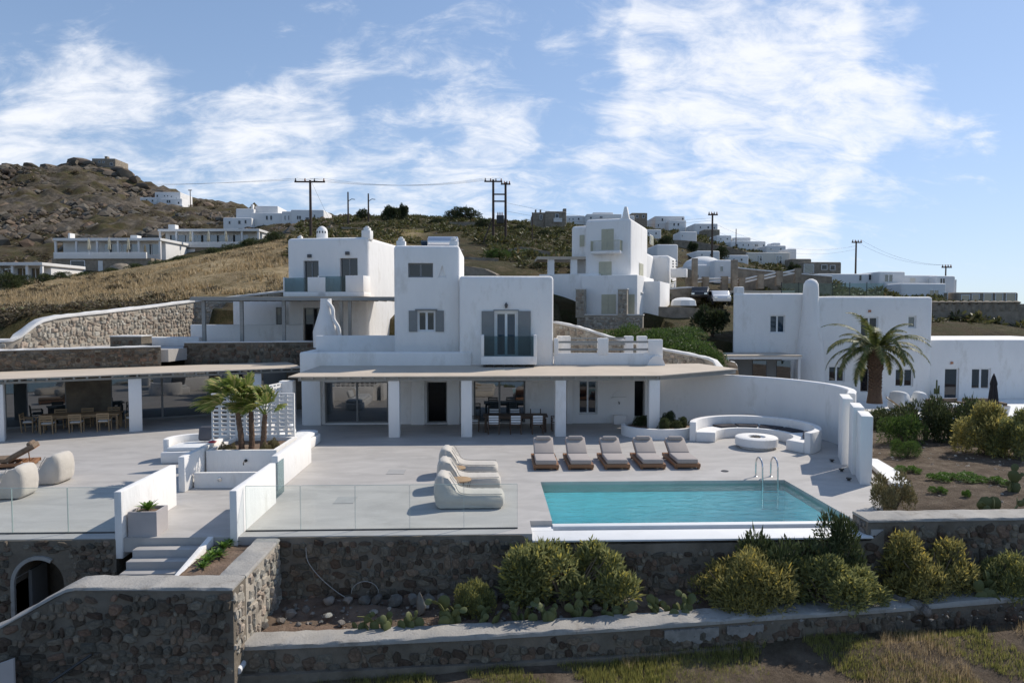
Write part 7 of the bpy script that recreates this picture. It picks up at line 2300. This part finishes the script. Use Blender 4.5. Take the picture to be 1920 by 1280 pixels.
pole('thin far pole on the saddle beside the white hillside villa', 357, 356, 378, 300, [(.3, .8)], .2)


def wire(a, b, sag, n=14, label='thin sagging power line'):
    pts = []
    for k in range(n + 1):
        t = k / n; p = a.lerp(b, t); p.z -= sag * 4 * t * (1 - t); pts.append(p)
    tag(MB().tube(pts, .013, 4, cap=False).build('power_line', 'wire'), label, 'power line', label)


def top(P_, dx, dz=.0):
    t, H_, zg = P_
    return Vector((t.location.x + dx, t.location.y - .22, zg + H_ - .25 + .45 + dz))


for dx in (-1.7, .0, 1.7): wire(top(pA, dx), top(p1, dx * .6), 1.0, label='power line from the pole behind the guest house to the double pole')
for dx in (-1.7, 1.7): wire(atY(-60, 343, 95) + Vector((0, 0, .12 * dx)), top(pA, dx), .6, label='power line running out over the meadow')
for dz in (-3.2, -4.4): wire(top(p2, .2, dz), top(p3, -.3, dz * .3), 1.2, label='power line from the double pole to the carport pole')
for dz in (-1.8, -2.8): wire(top(p3, .2, dz), top(p4, -.3, dz * .6), 2.0, label='power line from the carport pole to the open-sky pole')
for dx in (-.7, .7): wire(top(p4, dx), top(p5, dx), 1.2, label='power line from the open-sky pole down to the short pole')
wire(top(pA, .2, -.4), Vector((top(pA, 4).x, 92, zt(top(pA, 4).x, 92))), .1, label='stay wire of the pole behind the guest house')

# ---------------------------------------------------------------- odds and ends in front
p0, p1 = atY(85, 1285, 13.6), atY(172, 1226, 13.95)
tag(MB().tube([tuple(p0 + (p0 - p1) * .4), tuple(p1)], .03, 8).build('handrail', 'metal_dark'), 'slanting dark handrail in front of the big rubble wall', 'handrail')
a = atY(-30, 1262, 13.5); b_ = atY(28, 1232, 13.5)
sh = MB().extrude([(a.x - .6, -4.2), (b_.x, -4.2), (b_.x, b_.z), (a.x - .6, b_.z - .42)], lambda u, v: (u, 13.45, v), lambda u, v: (u, 13.5, v))
tag(sh.build('metal_sheet', 'planter_grey'), 'grey sheet leaning against the foot of the big rubble wall', 'sheet')
gwall = [o for o in COL.objects if o.name == 'garden_wall'][0]
r = random.Random(8)
for u0, u1, z0_, z1_ in ((4.0, 5.3, -1.98, -1.70), (5.5, 6.4, -1.92, -1.70)):
    n_ = 26; ptsb = []; dz = 0
    for k in range(n_ + 1):
        dz = .6 * dz + r.uniform(-.05, .05); ptsb.append((u0 + (u1 - u0) * k / n_, z0_ + dz + .10 * abs(2 * k / n_ - 1) ** 3))
    ptsb += [(u1 - (u1 - u0) * k / n_, z1_ + r.uniform(-.015, .01)) for k in range(n_ + 1)]
    fy = lambda x: 15.1 + (x - 3) * .108 - .05
    MB().extrude(ptsb, lambda x, z: (x, fy(x), z), lambda x, z: (x, fy(x) + .08, z)).build('whitewash_patch', 'whitewash', gwall, smooth=False)
